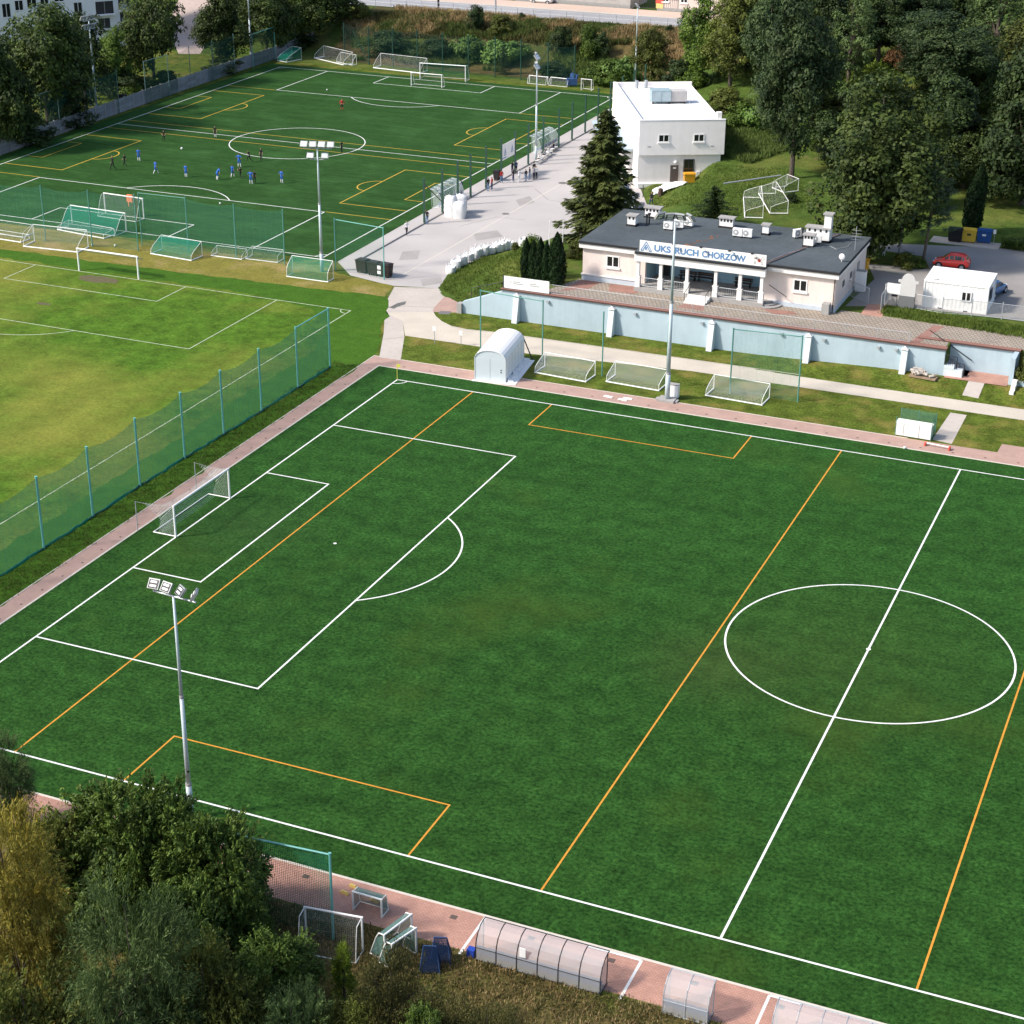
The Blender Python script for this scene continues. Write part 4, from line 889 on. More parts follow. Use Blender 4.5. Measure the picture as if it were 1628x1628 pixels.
def floodlight(X, h, label, heads, aim, r0=0.17, base=False, name='floodlight_mast', hs=1.0):
    """tapered mast with a crossbar and tilted lamp heads; heads = list of (offset along bar, height below top, yaw)"""
    t = thing(name, label, 'floodlight', X, 0, 'floodlight masts round the pitches')
    b = MB(); b.tube((0, 0, 0), (0, 0, h * .16), r0 * 1.25, 10, r0 * 1.2); b.tube((0, 0, h * .16), (0, 0, h * .56), r0, 10, r0 * .82); b.tube((0, 0, h * .56), (0, 0, h), r0 * .72, 10, r0 * .5)
    b.build('mast', POLE, t, True)
    for k in (.16, .56): b = MB(); b.tube((0, 0, h * k - .08), (0, 0, h * k + .08), r0 * 1.28 - (.05 if k > .5 else 0), 10); b.build('collar', GREYC, t)
    levels = sorted(set(q[1] for q in heads)); ax = Vector((math.cos(aim + math.pi / 2), math.sin(aim + math.pi / 2), 0))
    for lv in levels:
        o = [q[0] for q in heads if q[1] == lv]; b = MB(); b.tube(ax * (min(o) - .1) + Vector((0, 0, h - lv)), ax * (max(o) + .1) + Vector((0, 0, h - lv)), .05, 6); b.build('crossbar', STEEL, t)
    for (o, lv, yaw) in heads:
        M4 = Matrix.Rotation(aim + yaw, 4, 'Z') @ Matrix.Rotation(R(38), 4, 'Y') @ Matrix.Scale(hs, 4); c = ax * o + Vector((0, 0, h - lv + .42))
        b = MB(); b.cbox(c, (.15, .72, .62), M4); hd = b.build('lamp_head', LAMPW, t)
        b = MB(); b.cbox(c + M4 @ Vector((-.081, 0, -.02)), (.012, .62, .52), M4); b.build('lamp_back', mat('lamp grey back', (.022, .022, .025), .5, scale=3) if r0 == .135 else mat('lamp pale back', (.55, .58, .58), .4, scale=3), hd)
        for s in (-.13, .11): b = MB(); b.cbox(c + M4 @ Vector((-.092, 0, s)), (.012, .42, .13), M4); b.build('lamp_fin', LAMPF, hd)
        b = MB(); b.cbox(c + M4 @ Vector((.083, 0, 0)), (.012, .62, .50), M4); g = b.build('lamp_glass', mat('lamp dark glass', (.03, .033, .037), .15, scale=3, spec=.7), hd)
        for s in (-.125, .125): b = MB(); b.cbox(c + M4 @ Vector((.092, 0, s)), (.008, .42, .15), M4); b.build('lamp_tube', LAMPF, hd)
        b = MB(); b.tube(c - Vector((0, 0, .42)), c + M4 @ Vector((-.06, 0, -.1)), .04, 5); b.build('bracket', STEEL, hd)
    if base: b = MB(); b.box(-.75, -.55, 0, .75, .55, .22); b.box(-1.0, -.28, 0, -.75, .28, .14); b.box(.75, -.28, 0, 1.0, .28, .14); b.build('base_block', GREYC, t)
    return t
W4 = [(-1.15, 0, .55), (-.4, 0, .2), (.4, 0, -.2), (1.15, 0, -.6)]
p = at(304, 1300); floodlight(p, zat(p, 948), 'tall grey floodlight mast with four lamps nearest the camera behind the near touchline', [(-1.35, 0, -1.0), (-.5, 0, -.5), (.4, 0, -.1), (1.2, 0, .15)], R(85), 0.135, hs=.88)
p = at(1060.5, 637); floodlight(p, zat(p, 352), 'tall floodlight mast on a concrete base in front of the clubhouse sign', [(-1.3, 0, .9), (-.45, 0, .35), (.45, 0, -.3), (1.3, 0, -.9)], R(-80), 0.18, True, hs=1.15)
p = at(512, 432); floodlight(p, zat(p, 236), 'floodlight mast with six lamps behind the green goal by the plaza', [(-1.38, 0, .08), (-.46, 0, -.06), (.46, 0, .05), (1.38, 0, -.08), (-.75, 1.15, .1), (.75, 1.15, -.1)], R(108), 0.16, hs=1.04)
p = at(155, 188); floodlight(p, zat(p, 32), 'floodlight mast beside the concrete wall left of the far pitch, under the big trees', [(-1.1, 0, -.2), (-.4, 0, 0), (.4, 0, .2), (1.0, 0, .5), (-1.0, 1.2, -.2), (-.4, 1.2, 0), (.4, 1.2, .3), (1.0, 1.2, .5)], R(-8), 0.16, hs=1.15)
p = at(852, 256); floodlight(p, zat(p, 95), 'floodlight mast among the spectators on the right of the far pitch', [(-1.0, 0, .3), (-.2, 0, 0), (.6, 0, -.4), (-.9, 1.2, .3), (-.2, 1.2, 0), (.6, 1.2, -.4)], R(200), 0.15, hs=1.25)
p = at(400, 103); floodlight(p, 13.2, 'floodlight mast by the concrete wall at the far left corner of the far pitch', W4, R(-20), 0.16)
p = Vector((-23.5, 161.0, 0)); floodlight(p, zat(p, 14), 'floodlight mast rising behind the roof of the white building', [(-.5, 0, .2), (.5, 0, -.2)], R(210), 0.15)

# --- goals
def goal(label, A, B_, h=2.0, dt=0.6, db=1.5, r=0.06, rb=0.03, pose='up', away=False, net=NETW, group=None, fm=GOALW, name='football_goal', cloth=None, tilt=0.0):
    """A, B_: feet of the posts (pose up) or the two ends of the crossbar lying on the ground (pose down)"""
    A, B_ = Vector(A), Vector(B_); W_ = (B_ - A).length; ang = math.atan2(B_.y - A.y, B_.x - A.x)
    mid = (A + B_) / 2
    rz = ang
    t = thing(name, label, 'goal', mid, rz + (math.pi if away else 0), group)
    if pose == 'down':
        ny = Vector((-math.sin(ang), math.cos(ang), 0)); t.location = mid + ny * h * (1 if not away else -1); t.rotation_euler[0] = math.pi / 2
        t.location.z += r
    if tilt: t.rotation_euler[0] += tilt
    x = W_ / 2
    for s in (-1, 1): b = MB(); b.tube((s * x, 0, 0), (s * x, 0, h), r, 8); b.build('post', fm, t)
    b = MB(); b.tube((-x - r, 0, h), (x + r, 0, h), r, 8); b.build('crossbar', fm, t)
    b = MB(); b.path([(-x, 0, .03), (-x, db, .03), (x, db, .03), (x, 0, .03)], rb); b.build('ground_frame', fm, t)
    for s in (-1, 1): b = MB(); b.path([(s * x, 0, h), (s * x, dt, h - .05), (s * x, dt + (db - dt) * .35, h * .72), (s * x, db, .03)], rb * .8, 5); b.build('stanchion', fm, t)
    n = MB(); pr = [(0, h), (dt, h - .06), (dt + (db - dt) * .35, h * .72), (db, .03)]
    for (y0, z0), (y1, z1) in zip(pr, pr[1:]): n.quad((-x, y0, z0), (x, y0, z0), (x, y1, z1), (-x, y1, z1), uvm=True)
    for s in (-1, 1):
        n.quad((s * x, 0, 0.02), (s * x, db, .03), (s * x, dt + (db - dt) * .35, h * .72), (s * x, 0, h), uvm=True)
    n.build('net', net, t)
    return t
g1 = 'portable goals lying along the grass strip'; NETW_ = NETW; NETW = NETL
goal('goal lying on its face beside the white tent', at(850.5, 593), at(931, 608), 2.0, .5, 1.3, .06, .035, 'down', group=g1)
goal('goal lying on its face between the tent goal and the tall mast', at(964, 607.5), at(1047, 622), 2.0, .5, 1.3, .06, .035, 'down', group=g1)
goal('goal lying on its face right of the tall mast under the green net', at(1122, 629.5), at(1211, 645), 2.0, .5, 1.3, .06, .035, 'down', group=g1)
# main goal
mg = thing('football_goal', 'full size white goal on the near pitch goal line, net held back by two poles', 'goal', (0, 0, 0.012), 0)
x = 0.0
for s in (-1, 1): b = MB(); b.tube((0, s * 3.72, 0), (0, s * 3.72, 2.44), .075, 10); b.build('post', GOALW, mg)
b = MB(); b.tube((0, -3.80, 2.44), (0, 3.80, 2.44), .075, 10); b.build('crossbar', GOALW, mg)
b = MB(); b.path([(0, -3.72, .05), (-1.9, -3.72, .05), (-1.9, 3.72, .05), (0, 3.72, .05)], .04); b.build('ground_frame', GOALW, mg)
n = MB(); K = 12
for k in range(K):
    y0, y1 = -3.72 + 7.44 * k / K, -3.72 + 7.44 * (k + 1) / K
    sag = lambda y: .35 * (1 - (y / 3.72) ** 2)
    for (a_, c_) in (((0, 2.42), (-1.1, 2.3)), ((-1.1, 2.3), (-1.35, 1.2)), ((-1.35, 1.2), (-1.1, .15))):
        f = lambda y, q: (q[0] + (.5 * sag(y) if q[1] < 2 else 0), y, q[1] - (sag(y) * .8 if q[0] < -.5 and q[1] > 2 else 0))
        n.quad(f(y0, a_), f(y1, a_), f(y1, c_), f(y0, c_), uvm=True)
for s in (-1, 1):
    n.quad((0, s * 3.72, .05), (-1.5, s * 3.72, .08), (-1.2, s * 3.72, 1.2), (0, s * 3.72, 2.42), uvm=True)
    n.add([(0, s * 3.72, 2.42), (-1.2, s * 3.72, 1.2), (-2.6, s * 3.74, 2.28)], [(0, 1, 2)]); n.uv[len(n.f) - 1] = [(0, 0), (1.7, 0), (2.4, 1.2)]
n.build('net', NETW_, mg)
for s in (-1, 1):
    b = MB(); b.tube((-3.1, s * 3.95, 0), (-3.1, s * 3.95, 2.35), .035, 6); b.build('net_pole', STEEL, mg)
    b = MB(); b.path([(-3.1, s * 3.95, 2.33), (-1.5, s * 3.83, 2.25), (0, s * 3.72, 2.44)], .012, 4); b.build('guy_rope', STEEL, mg)
# natural pitch goal
ng = thing('football_goal', 'white goal on the bright grass pitch with its net rolled up along the back', 'goal', at(173, 437), 0)
for s in (-1, 1): b = MB(); b.tube((s * 3.7, 0, 0), (s * 3.7, 0, 2.4), .09, 8); b.build('post', GOALW, ng)
b = MB(); b.tube((-3.8, 0, 2.4), (3.8, 0, 2.4), .09, 8); b.build('crossbar', GOALW, ng)
n = MB(); n.quad((-3.7, 0.05, 2.35), (3.7, .05, 2.35), (3.6, 1.1, 2.0), (-3.5, 1.1, 2.0), uvm=True); n.quad((-3.5, 1.1, 2.0), (3.6, 1.1, 2.0), (3.6, 1.3, 1.7), (-3.5, 1.3, 1.7), uvm=True); n.build('net', net_mat('grey rolled netting', (.50, .45, .40), .08, .45), ng)
# row of goals behind the dry strip
g2 = 'goals stored between the dry strip and the far pitch'
goal('large goal lying on its face at the left end of the dry strip', at(38, 392.5), at(124, 402), 2.2, .6, 1.9, .07, .035, 'down', net=NETWF, group=g2)
goal('white goal lying behind the large one, its net gathered into a rope', at(92, 366) , at(165, 380), 1.8, .4, .7, .07, .03, 'down', net=NETWF, group=g2)
goal('small low goal at the left edge of the picture beside the dry strip', at(-24, 369), at(36, 378), 1.8, .4, 1.0, .06, .03, 'down', net=NETWF, group=g2)
goal('lowest white bar goal at the left edge in front of the small low goal', at(-30, 371+5), at(33, 381+5), 1.5, .3, .5, .06, .03, 'down', net=NETWF, group=g2)
goal('white goal with a dense green net standing just beyond the stop net', at(115, 355), at(201, 368), 2.1, .5, 2.2, .07, .03, 'up', away=True, net=NETG, group=g2)
goal('white goal standing on the near goal line of the far pitch, orange bib on it', at(168, 339), at(229, 348), 2.4, .5, 1.5, .07, .03, 'up', away=True, net=NETWF, group=g2)
goal('goal with green net tipped on its face in the middle of the dry strip', at(240, 404), at(304, 415), 2.0, .5, 1.6, .06, .03, 'down', net=NETG, group=g2)
goal('goal with green net tipped on its face in front of the six lamp mast', at(456, 440), at(521, 449), 1.3, .9, 1.9, .05, .035, 'down', net=NETG, group=g2)
goal('small goal with bare white frame left of the green poles', at(336, 407), at(384, 413), 1.3, .3, .8, .05, .025, 'down', net=NETWF, group=g2)
goal('small boxy net goal next to the tipped green goal by the mast', at(391, 412), at(441, 418), 1.5, .6, 1.0, .05, .025, 'down', net=NETWF, group=g2)
bib = thing('training_bib', 'orange training bib hung over the crossbar of a goal', 'bib', at(209, 344.5) + Vector((0, 0, 1.4)))
b = MB(); b.cbox((0, -.1, .75), (.75, .1, .8)); b.cbox((0, .1, .8), (.75, .1, .7)); b.cbox((0, 0, 1.15), (.75, .24, .1)); b.cbox((-.15, -.12, .1), (.12, .06, .5)); b.build('cloth', mat('orange cloth', (.75, .22, .09), .9, scale=4, var=.2), bib)
# far end of the far pitch
g3 = 'goals at the far end of the far pitch'
goal('full size goal on the far goal line with a white net', at(668, 125), at(740, 130), 2.44, 1.0, 2.0, .075, .03, 'up', net=NETG, group=g3)
goal('training goal standing on the six yard line of the far goal', at(654, 136), at(702.5, 140), 2.0, .5, 1.2, .07, .03, 'up', net=NETWF, group=g3)
goal('white goal lying on its face left of the far goal', at(594, 108.5), at(668, 117), 2.2, .5, 2.0, .08, .03, 'down', net=NETWF, group=g3)
goal('goal with green net in the far left corner by the concrete wall', at(441, 97), at(456, 99.5), 3.5, .5, 1.9, .06, .03, 'down', net=NETG, group=g3)
goal('collapsed white goal beside the green one in the far left corner', at(500, 93), at(546, 104), 2.0, .5, 1.8, .08, .03, 'down', net=NETWF, group=g3)
goal('small white goals stacked by the first post of the far fence', at(535, 99), at(560, 104), 1.0, .4, 1.5, .05, .03, 'down', net=NETWF, group=g3)
goal('small goal standing left of the two by the far right fence', at(842, 131), at(871, 134), 1.1, .4, .9, .06, .03, 'up', away=True, net=NETWF, group=g3)
goal('small goal standing right beside the blue gear at the far fence', at(876, 134), at(905, 137), 1.1, .4, .9, .06, .03, 'up', away=True, net=NETWF, group=g3)
goal('small rounded goal near the far right corner of the far pitch', at(924, 143), at(940, 144.5), 1.7, .5, 1.0, .06, .04, 'up', net=NETWF, group=g3)
b = MB(); q = at(909, 137); b.cbox((q.x, q.y, .7), (1.6, .8, 1.0), Matrix.Rotation(.5, 4, 'Z')); b.cbox((q.x + .2, q.y + .5, 1.5), (1.2, .6, .6), Matrix.Rotation(.2, 4, 'Y'))
tag(b.build('folded_goal', mat('blue nylon', (.04, .10, .25), .7, scale=4, var=.3)), 'heap of folded blue nylon goals by the far fence', 'goal')
# goals on the slope behind the clubhouse
g4 = 'goals stored on the slope behind the clubhouse'
def gl(u, v): q = ground(u, v); return q
for lab, ua, ub, vv in (('goal with steel net lying left on the slope behind the clubhouse roof', (1184, 347), (1182, 315), 0), ('goal with steel net lying right on the slope behind the clubhouse roof', (1224, 341), (1206, 309), 0), ('goal tipped behind the other two on the grassy slope', (1246, 308), (1228, 300), 0)):
    a_, c_ = gl(*ua), gl(*ub); t = goal(lab, a_, c_, 2.0, .7, 1.4, .06, .03, 'down', True, NETWF, g4); t.location.z = max(a_.z, c_.z) + .1
q = gl(1150, 308); q2 = gl(1240, 300); b = MB(); b.tube((q.x, q.y, q.z + 1.2), (q2.x, q2.y, q2.z + 1.6), .09, 6); tag(b.build('loose_bar', STEEL), 'long steel bar resting across the goals on the slope', 'bar')
# near left: goals behind the near touchline
goal('white goal standing in the dry grass among the foreground bushes', at(487, 1495), at(577, 1512), 2.0, .7, 1.0, .055, .03, 'up', True, NETWF, 'goals behind the near touchline')
goal('small white goal with a green cover on the near brick pavement', at(562, 1446), at(607, 1459), 1.1, .5, .7, .05, .03, 'up', False, net_mat('grey green netting', (.12, .22, .2), .06, .4), 'goals behind the near touchline')
for lab, a_, c_ in (('rear one of two small white goals standing near the blue bags', (612, 1528), (655, 1495)), ('front one of two small white goals standing near the blue bags', (624, 1543), (662, 1517))):
    goal(lab, at(*a_), at(*c_), 1.55, .35, .95, .05, .04, 'up', False, net_mat('grey green netting', (.12, .22, .2), .06, .4), 'goals behind the near touchline')
for lab, u, v in (('folded blue goal bag left of two in the near dry grass', 683, 1548), ('folded blue goal bag right of two in the near dry grass', 700, 1534)):
    p = at(u, v); t = thing('folded_goal', lab, 'goal bag', p, R(20)); n = MB()
    n.quad((-.5, 0, 0), (.5, 0, 0), (.3, .25, 1.4), (-.3, .25, 1.4), uvm=True); n.quad((-.5, .8, 0), (.5, .8, 0), (.3, .35, 1.4), (-.3, .35, 1.4), uvm=True); n.quad((-.5, 0, 0), (-.5, .8, 0), (-.3, .35, 1.4), (-.3, .25, 1.4), uvm=True); n.quad((.5, 0, 0), (.5, .8, 0), (.3, .35, 1.4), (.3, .25, 1.4), uvm=True)
    n.build('net', net_mat('navy netting', (.012, .03, .085), .05, .42), t)
    b = MB(); BN = mat('navy frame', (.03, .07, .18), .5, scale=4)
    for s in (-1, 1): b.path([(s * .5, 0, 0), (s * .3, .3, 1.4), (s * .5, .8, 0)], .03)
    b.path([(-.3, .3, 1.4), (.3, .3, 1.4)], .03); b.build('frame', BN, t)
for i, (u, v) in enumerate(((562, 1411), (548, 1421), (596, 1433))):
    p = at(u, v); b = MB(); b.box(-.24, -.08, 0, .24, .08, .12); b.box(-.16, -.05, .12, .16, .05, .17); o = b.build('ground_weight', mat('yellow plastic', (.70, .50, .16), .6, scale=4)); o.location = p; o.rotation_euler[2] = -.25
    tag(o, ['small yellow weight nearest the near turf edge behind the small goal', 'small yellow weight on the brick pavement left of the small goal', 'small yellow weight lying inside the small goal'][i], 'weight', 'yellow weights on the near pavement')

# --- ball stop nets
def stop_net(label, pts, h, post_mat, net, rails=(), bottom=True, r=0.06, netspan=None, group='ball stop nets'):
    t = thing('ball_stop_net', label, 'net', pts[0], 0, group); o = Vector(pts[0])
    L_ = [Vector(q) - o for q in pts]
    for q in L_: b = MB(); b.tube((q.x, q.y, 0), (q.x, q.y, h), r, 8); b.tube((q.x, q.y, h), (q.x, q.y, h + .04), r * 1.3, 8); b.build('post', post_mat, t)
    for i in rails: b = MB(); b.tube(L_[i] + Vector((0, 0, h - .06)), L_[i + 1] + Vector((0, 0, h - .06)), r * .8, 6); b.build('top_rail', post_mat, t)
    if net:
        n = MB()
        for i in (netspan if netspan is not None else range(len(L_) - 1)):
            a_, c_ = L_[i], L_[i + 1]; K = 8; up = Vector((0, 0, 1)); sag = 0.02 if i in rails else .06; dv = (c_ - a_); ny = Vector((-dv.y, dv.x, 0)).normalized()
            for k in range(K):
                def pt(s, top): 
                    q = a_ + dv * s; e = 4 * s * (1 - s)
                    return q + up * ((h - .08) * (1 - sag * e) if top else .04) + (ny * (.12 * e) if top else ny * (.25 * e - .05))
                i0 = len(n.f); n.quad(pt(k / K, 0), pt((k + 1) / K, 0), pt((k + 1) / K, 1), pt(k / K, 1), uvm=True)
        n.build('net', net, t)
    if bottom:
        b = MB(); random.seed(len(pts))
        for i in range(len(L_) - 1):
            pp = [L_[i].lerp(L_[i + 1], k / 8) + Vector((random.uniform(-.1, .1), random.uniform(-.1, .1), .08)) for k in range(9)]; b.path(pp, .09, 5)
        b.build('net_hem', mat('net hem', (.02, .11, .085), .9, scale=3, var=.3), t)
    return t
pts = [at(525, 584)] + [at(*q) for q in ((474, 617), (416, 654), (356, 691), (294, 729), (223, 773), (148, 822), (70, 873))]
pts = [Vector((-7.0, 32.4 - 6.0 * k, 0)) for k in range(0)] + pts + [Vector((-7.6, -16.0, 0)), Vector((-7.6, -22.8, 0)), Vector((-7.6, -29.5, 0))]
stop_net('tall green ball stop net on pale posts along the left end of the near pitch', pts, 5.6, TEALP, NETF, rails=(0,), r=.085)
pts = [at(-10, 376), at(73, 384), at(147, 392), at(220, 399)]
stop_net('green ball stop net on thin posts beyond the left goals of the dry strip', pts, 6.3, GREENP, NETF2, rails=(), bottom=False, r=.06)
pts = [at(226, 391), at(300, 400), at(376, 411.5), at(453, 421)]
stop_net('green ball stop net beginning at the paired posts, middle of the dry strip', pts, 6.0, GREENP, NETF2, rails=(0,), bottom=False, r=.06)
pts = [at(534, 430), at(611, 445)]
stop_net('green framed ball stop net beside the three bins at the plaza corner', pts, 5.6, TEALP, net_mat('sparse stop netting', (0.05, 0.22, 0.17), 0.10, 0.05), rails=(0,), bottom=False, r=.06)
pts = [at(764, 560), at(862, 578)]
stop_net('framed ball stop net behind the white tent', pts, 6.0, GREENP, None, rails=(0,), bottom=False, r=.065)
pts = [at(957, 598), at(1059, 616), at(1160, 626), at(1268, 639)]
stop_net('green ball stop net behind the lying goals in front of the blue wall', pts, 6.0, GREENP, NETF2, rails=(2,), bottom=False, r=.065, netspan=(2,))
p1_, p2_ = Vector((19.0, -39.3, 0)), at(530, 1494)
stop_net('green framed ball stop net by the foreground walnut tree', [at(389, 1462), p2_], zat(p2_, 1357), TEALP, NETN, rails=(0,), bottom=False, r=.065)
stop_net('low green net along the near left corner of the turf', [Vector((-3.5, -37.6, 0)), Vector((4.6, -37.6, 0)), Vector((12.3, -37.6, 0))], 2.2, DGREEN, NETN, rails=(), bottom=False, r=.05)
# fence line right of the far pitch
ff = thing('pitch_fence', 'row of dark green fence posts along the right side of the far pitch', 'fence', (-20.2, 79.6, 0))
b = MB(); b.box(-.08, -15.5, 0, .08, 78, .14); b.build('fence_kerb', GREYC, ff)
ys = [0, 4.9, 9.2, 12.9, 17.5, 22.2, 26.6, 31.0, 36.1, 41.6, 46.5, 51.5, 56.5, 61.5, 66.5, 71.5, 76.5]
for y in ys: b = MB(); b.box(-.1, y - .1, 0, .1, y + .1, 5.3); b.build('post', DGREEN, ff)
b = MB(); b.tube((0, 0, 4.7), (.1, 6.5, .2), .06, 6); b.build('brace', DGREEN, ff)
bn = thing('banner', 'white banner with blue emblem hung between two posts of the pitch fence', 'banner', (-20.2, 101.8, 0))
b = MB(); b.box(-.02, .1, 2.4, .02, 4.5, 4.4); b.build('sheet', WHITE, bn)
b = MB()
for y in (1.2, 3.4): b.add([(.026, y - .35, 2.9), (.026, y + .35, 2.9), (.026, y, 3.9)], [(0, 1, 2)]); b.add([(.028, y - .14, 2.95), (.028, y + .14, 2.95), (.028, y, 3.4)], [(0, 1, 2)], 1)
b.box(.024, .3, 2.6, .03, 1.6, 2.72); b.build('print', [BLUEL, WHITE], bn)
# fence behind the far pitch
pf = [at(u, v) for u, v in ((548, 98), (587, 103), (625, 107), (664, 111), (704, 115), (745, 119), (787, 123), (828, 127), (871, 132), (913, 137))]
fb = stop_net('tall dark green fence across the far end of the far pitch', pf, 6.2, DGREEN, net_mat('dark fence mesh', (.012, .05, .045), .10, .09), bottom=False, r=.10, group=None)
for i, d in ((1, -1), (8, -1)):
    q = pf[i] - pf[0]; q2 = pf[i + d] - pf[0]; b = MB(); e = q.lerp(q2, .62); b.tube((q.x, q.y, .1), (e.x, e.y, 5.2), .06, 6) if i == 1 else b.tube((e.x, e.y, .3), (q.x, q.y, 5.4), .06, 6); b.build('brace', DGREEN, fb)
# concrete panel wall left of the far pitch
cw = [at(-60, 268), at(0, 247), at(153, 193), at(270, 151), at(440, 93), at(520, 62), at(552, 30)]
wl = thing('panel_wall', 'grey prefabricated concrete panel wall along the left side of the far pitch', 'wall', cw[0])
PAN = mat('wall panel', (.24, .25, .27), .95, scale=1.3, var=.25, obj_rand=.16, bump=.2); me_c = {}
length = 0; acc = []
for a_, c_ in zip(cw, cw[1:]):
    L0 = (c_ - a_).length; k = int(L0 // 2.35); k = max(k, 1)
    for i in range(k): acc.append((a_.lerp(c_, i / k) - cw[0], a_.lerp(c_, (i + 1) / k) - cw[0]))
bp_ = MB(); bp_.box(.06, -.03, .01, .94, .03, .48); bp_.box(.09, -.05, .06, .91, -.031, .43); pan_me = None
b = MB(); b.box(0.06, -.03, .012, 2.29, .03, .50); b.box(.16, -.05, .07, 2.19, -.031, .44); pan_me = b.mesh('panel', PAN)
b = MB(); b.box(-.07, -.075, 0, .07, .075, 2.15); post_me = b.mesh('post', GREYC)
for a_, c_ in acc:
    an = math.atan2(c_.y - a_.y, c_.x - a_.x); L0 = (c_ - a_).length
    for r_ in range(4): link('panel', pan_me, wl, (a_.x, a_.y, .51 * r_), an, (L0 / 2.35, 1, 1))
    link('post', post_me, wl, tuple(a_), an)
pts = [at(20, 235), at(54, 227), at(70, 222), at(97, 212), at(147, 195), at(190, 180), at(233, 165), at(270, 153), at(304, 139), at(340, 128), at(374, 117)]
for (i0, i1, lab, rl) in ((0, 5, 'green ball stop net on posts above the concrete wall below the big left trees', (0, 1, 2)), (6, 10, 'green ball stop net on posts above the concrete wall right of the wall floodlight', (0,))):
    stop_net(lab, pts[i0:i1 + 1], 6.2, mat('faded green post', (.13, .22, .21), .6, scale=3, var=.2), net_mat('shade net', (.02, .09, .07), .10, .16), rails=rl, bottom=False, r=.055)
stop_net('short framed green net at the far left corner above the concrete wall', [at(403, 108), at(438, 95)], 5.4, TEALP, net_mat('shade net', (.02, .09, .07), .10, .16), rails=(0,), bottom=False, r=.06)
b = MB(); b.box(-.5, -.35, 0, .5, .35, 2.0); b.sphere((0, 0, 2.15), .12, 6, 4); o = b.build('switch_box', BLACK); o.location = at(197, 172); tag(o, 'tall black cabinet standing against the concrete wall', 'cabinet')
# corner flag and small signs
cf = thing('corner_flag', 'yellow corner flag pole at the far corner of the near pitch', 'corner flag', (0, HW, .012))
b = MB(); b.tube((0, 0, 0), (0, 0, 1.5), .03, 6); b.build('pole', mat('yellow pole', (.62, .60, .10), .6, scale=3), cf)
b = MB(); b.box(0, -.01, 1.2, .32, .01, 1.48); b.build('flag', mat('yellow flag', (.55, .55, .08), .8, scale=3), cf)
for i, (u, v, vt) in enumerate(((691, 547, 521), (733, 549, 528))):
    p = at(u, v); t = thing('sign_post', ['small white sign on a thin stake left of two beside the gravel path', 'small white sign on a thin stake nearer the tent beside the gravel path'][i], 'sign', p, 0, 'stake signs by the gravel path'); h = zat(p, vt)
    b = MB(); b.tube((0, 0, 0), (0, 0, h), .03, 5); b.build('stake', STEEL, t); b = MB(); b.box(-.17, -.05, h - .3, .17, -.03, h + .12); b.build('plate', WHITE, t)
for i, u in enumerate((873, 894.5)):
    p = ground(u, 402 - 2 * i); t = thing('flagpole', ['thin white flagpole left of two before the spruce', 'thin white flagpole right of two before the spruce'][i], 'flagpole', p, 0, 'white flagpoles'); h = zat(p, 352) - p.z
    b = MB(); b.tube((0, 0, 0), (0, 0, h), .05, 6, .035); b.sphere((0, 0, h), .07, 6, 4); b.build('pole', WHITE, t)

# --- tent
tp = [at(755, 604), at(803.5, 609)]; tent = thing('storage_tent', 'white tunnel shaped storage tent with pale double door at the far touchline', 'tent', at(755, 604))
TWd = (tp[1] - tp[0]).length; TL = 6.2; tent.rotation_euler[2] = math.atan2(tp[1].y - tp[0].y, tp[1].x - tp[0].x); SH, RH = 2.15, 2.95
PVC = mat('white pvc sheet', (.80, .80, .80), .45, scale=1.0, var=.05); PVC2 = mat('pvc seam', (.50, .55, .57), .6, scale=2)
ar_ = [(TWd / 2 - TWd / 2 * math.cos(t), SH + (RH - SH) * math.sin(t)) for t in np.linspace(0, math.pi, 13)]
b = MB()
for (x0, z0), (x1, z1) in zip(ar_, ar_[1:]): b.add([(x0, -.06, z0), (x1, -.06, z1), (x1, TL, z1), (x0, TL, z0)], [(0, 1, 2, 3)])
for (x0, z0), (x1, z1) in zip(ar_, ar_[1:]): b.add([(x0, -.06, z0 - .08), (x1, -.06, z1 - .08), (x1, -.06, z1), (x0, -.06, z0)], [(0, 1, 2, 3)])
b.build('roof', PVC, tent)
for s, x in ((0, 0), (1, TWd)):
    for k in range(6): b = MB(); b.box(x - .03, k * TL / 6 + .03, 0, x + .03, (k + 1) * TL / 6 - .03, SH); b.build('side_panel', PVC, tent)
    b = MB()
    for k in range(7): b.box(x - .045, k * TL / 6 - .03, 0, x + .045, k * TL / 6 + .03, SH)
    b.build('rib', PVC2, tent)
DOORM = mat('tent door', (.56, .62, .66), .55, scale=1, var=.06)
for x0, x1 in ((.05, TWd / 2 - .012), (TWd / 2 + .012, TWd - .05)): b = MB(); b.box(x0, -.01, .05, x1, .02, SH); b.build('door', DOORM, tent)
b = MB(); b.add([(x, .0, z) for x, z in ar_], [tuple(range(13))[::-1]]); b.build('gable', DOORM, tent)
b = MB(); b.add([(x, TL, z) for x, z in ar_] + [(TWd, TL, 0), (0, TL, 0)], [tuple(range(15))]); b.build('back_wall', PVC, tent)
b = MB(); b.box(-.2, -.35, 0, TWd + 1.0, -.03, .05); b.box(TWd + .05, -.03, 0, TWd + 1.0, TL + .2, .05); random.seed(2)
for k in range(7): b.cbox((TWd + .3, .5 + k * .9, .12), (.5, .8, .22), Matrix.Rotation(random.uniform(-.4, .4), 4, 'Z') @ Matrix.Rotation(random.uniform(-.2, .3), 4, 'Y'))
b.build('skirt', PVC, tent)
b = MB(); b.box(TWd - .45, -.03, .9, TWd - .35, -.012, 1.0); b.box(TWd - .45, -.03, 1.1, TWd - .35, -.012, 1.2); b.build('door_lock', DARK, tent)
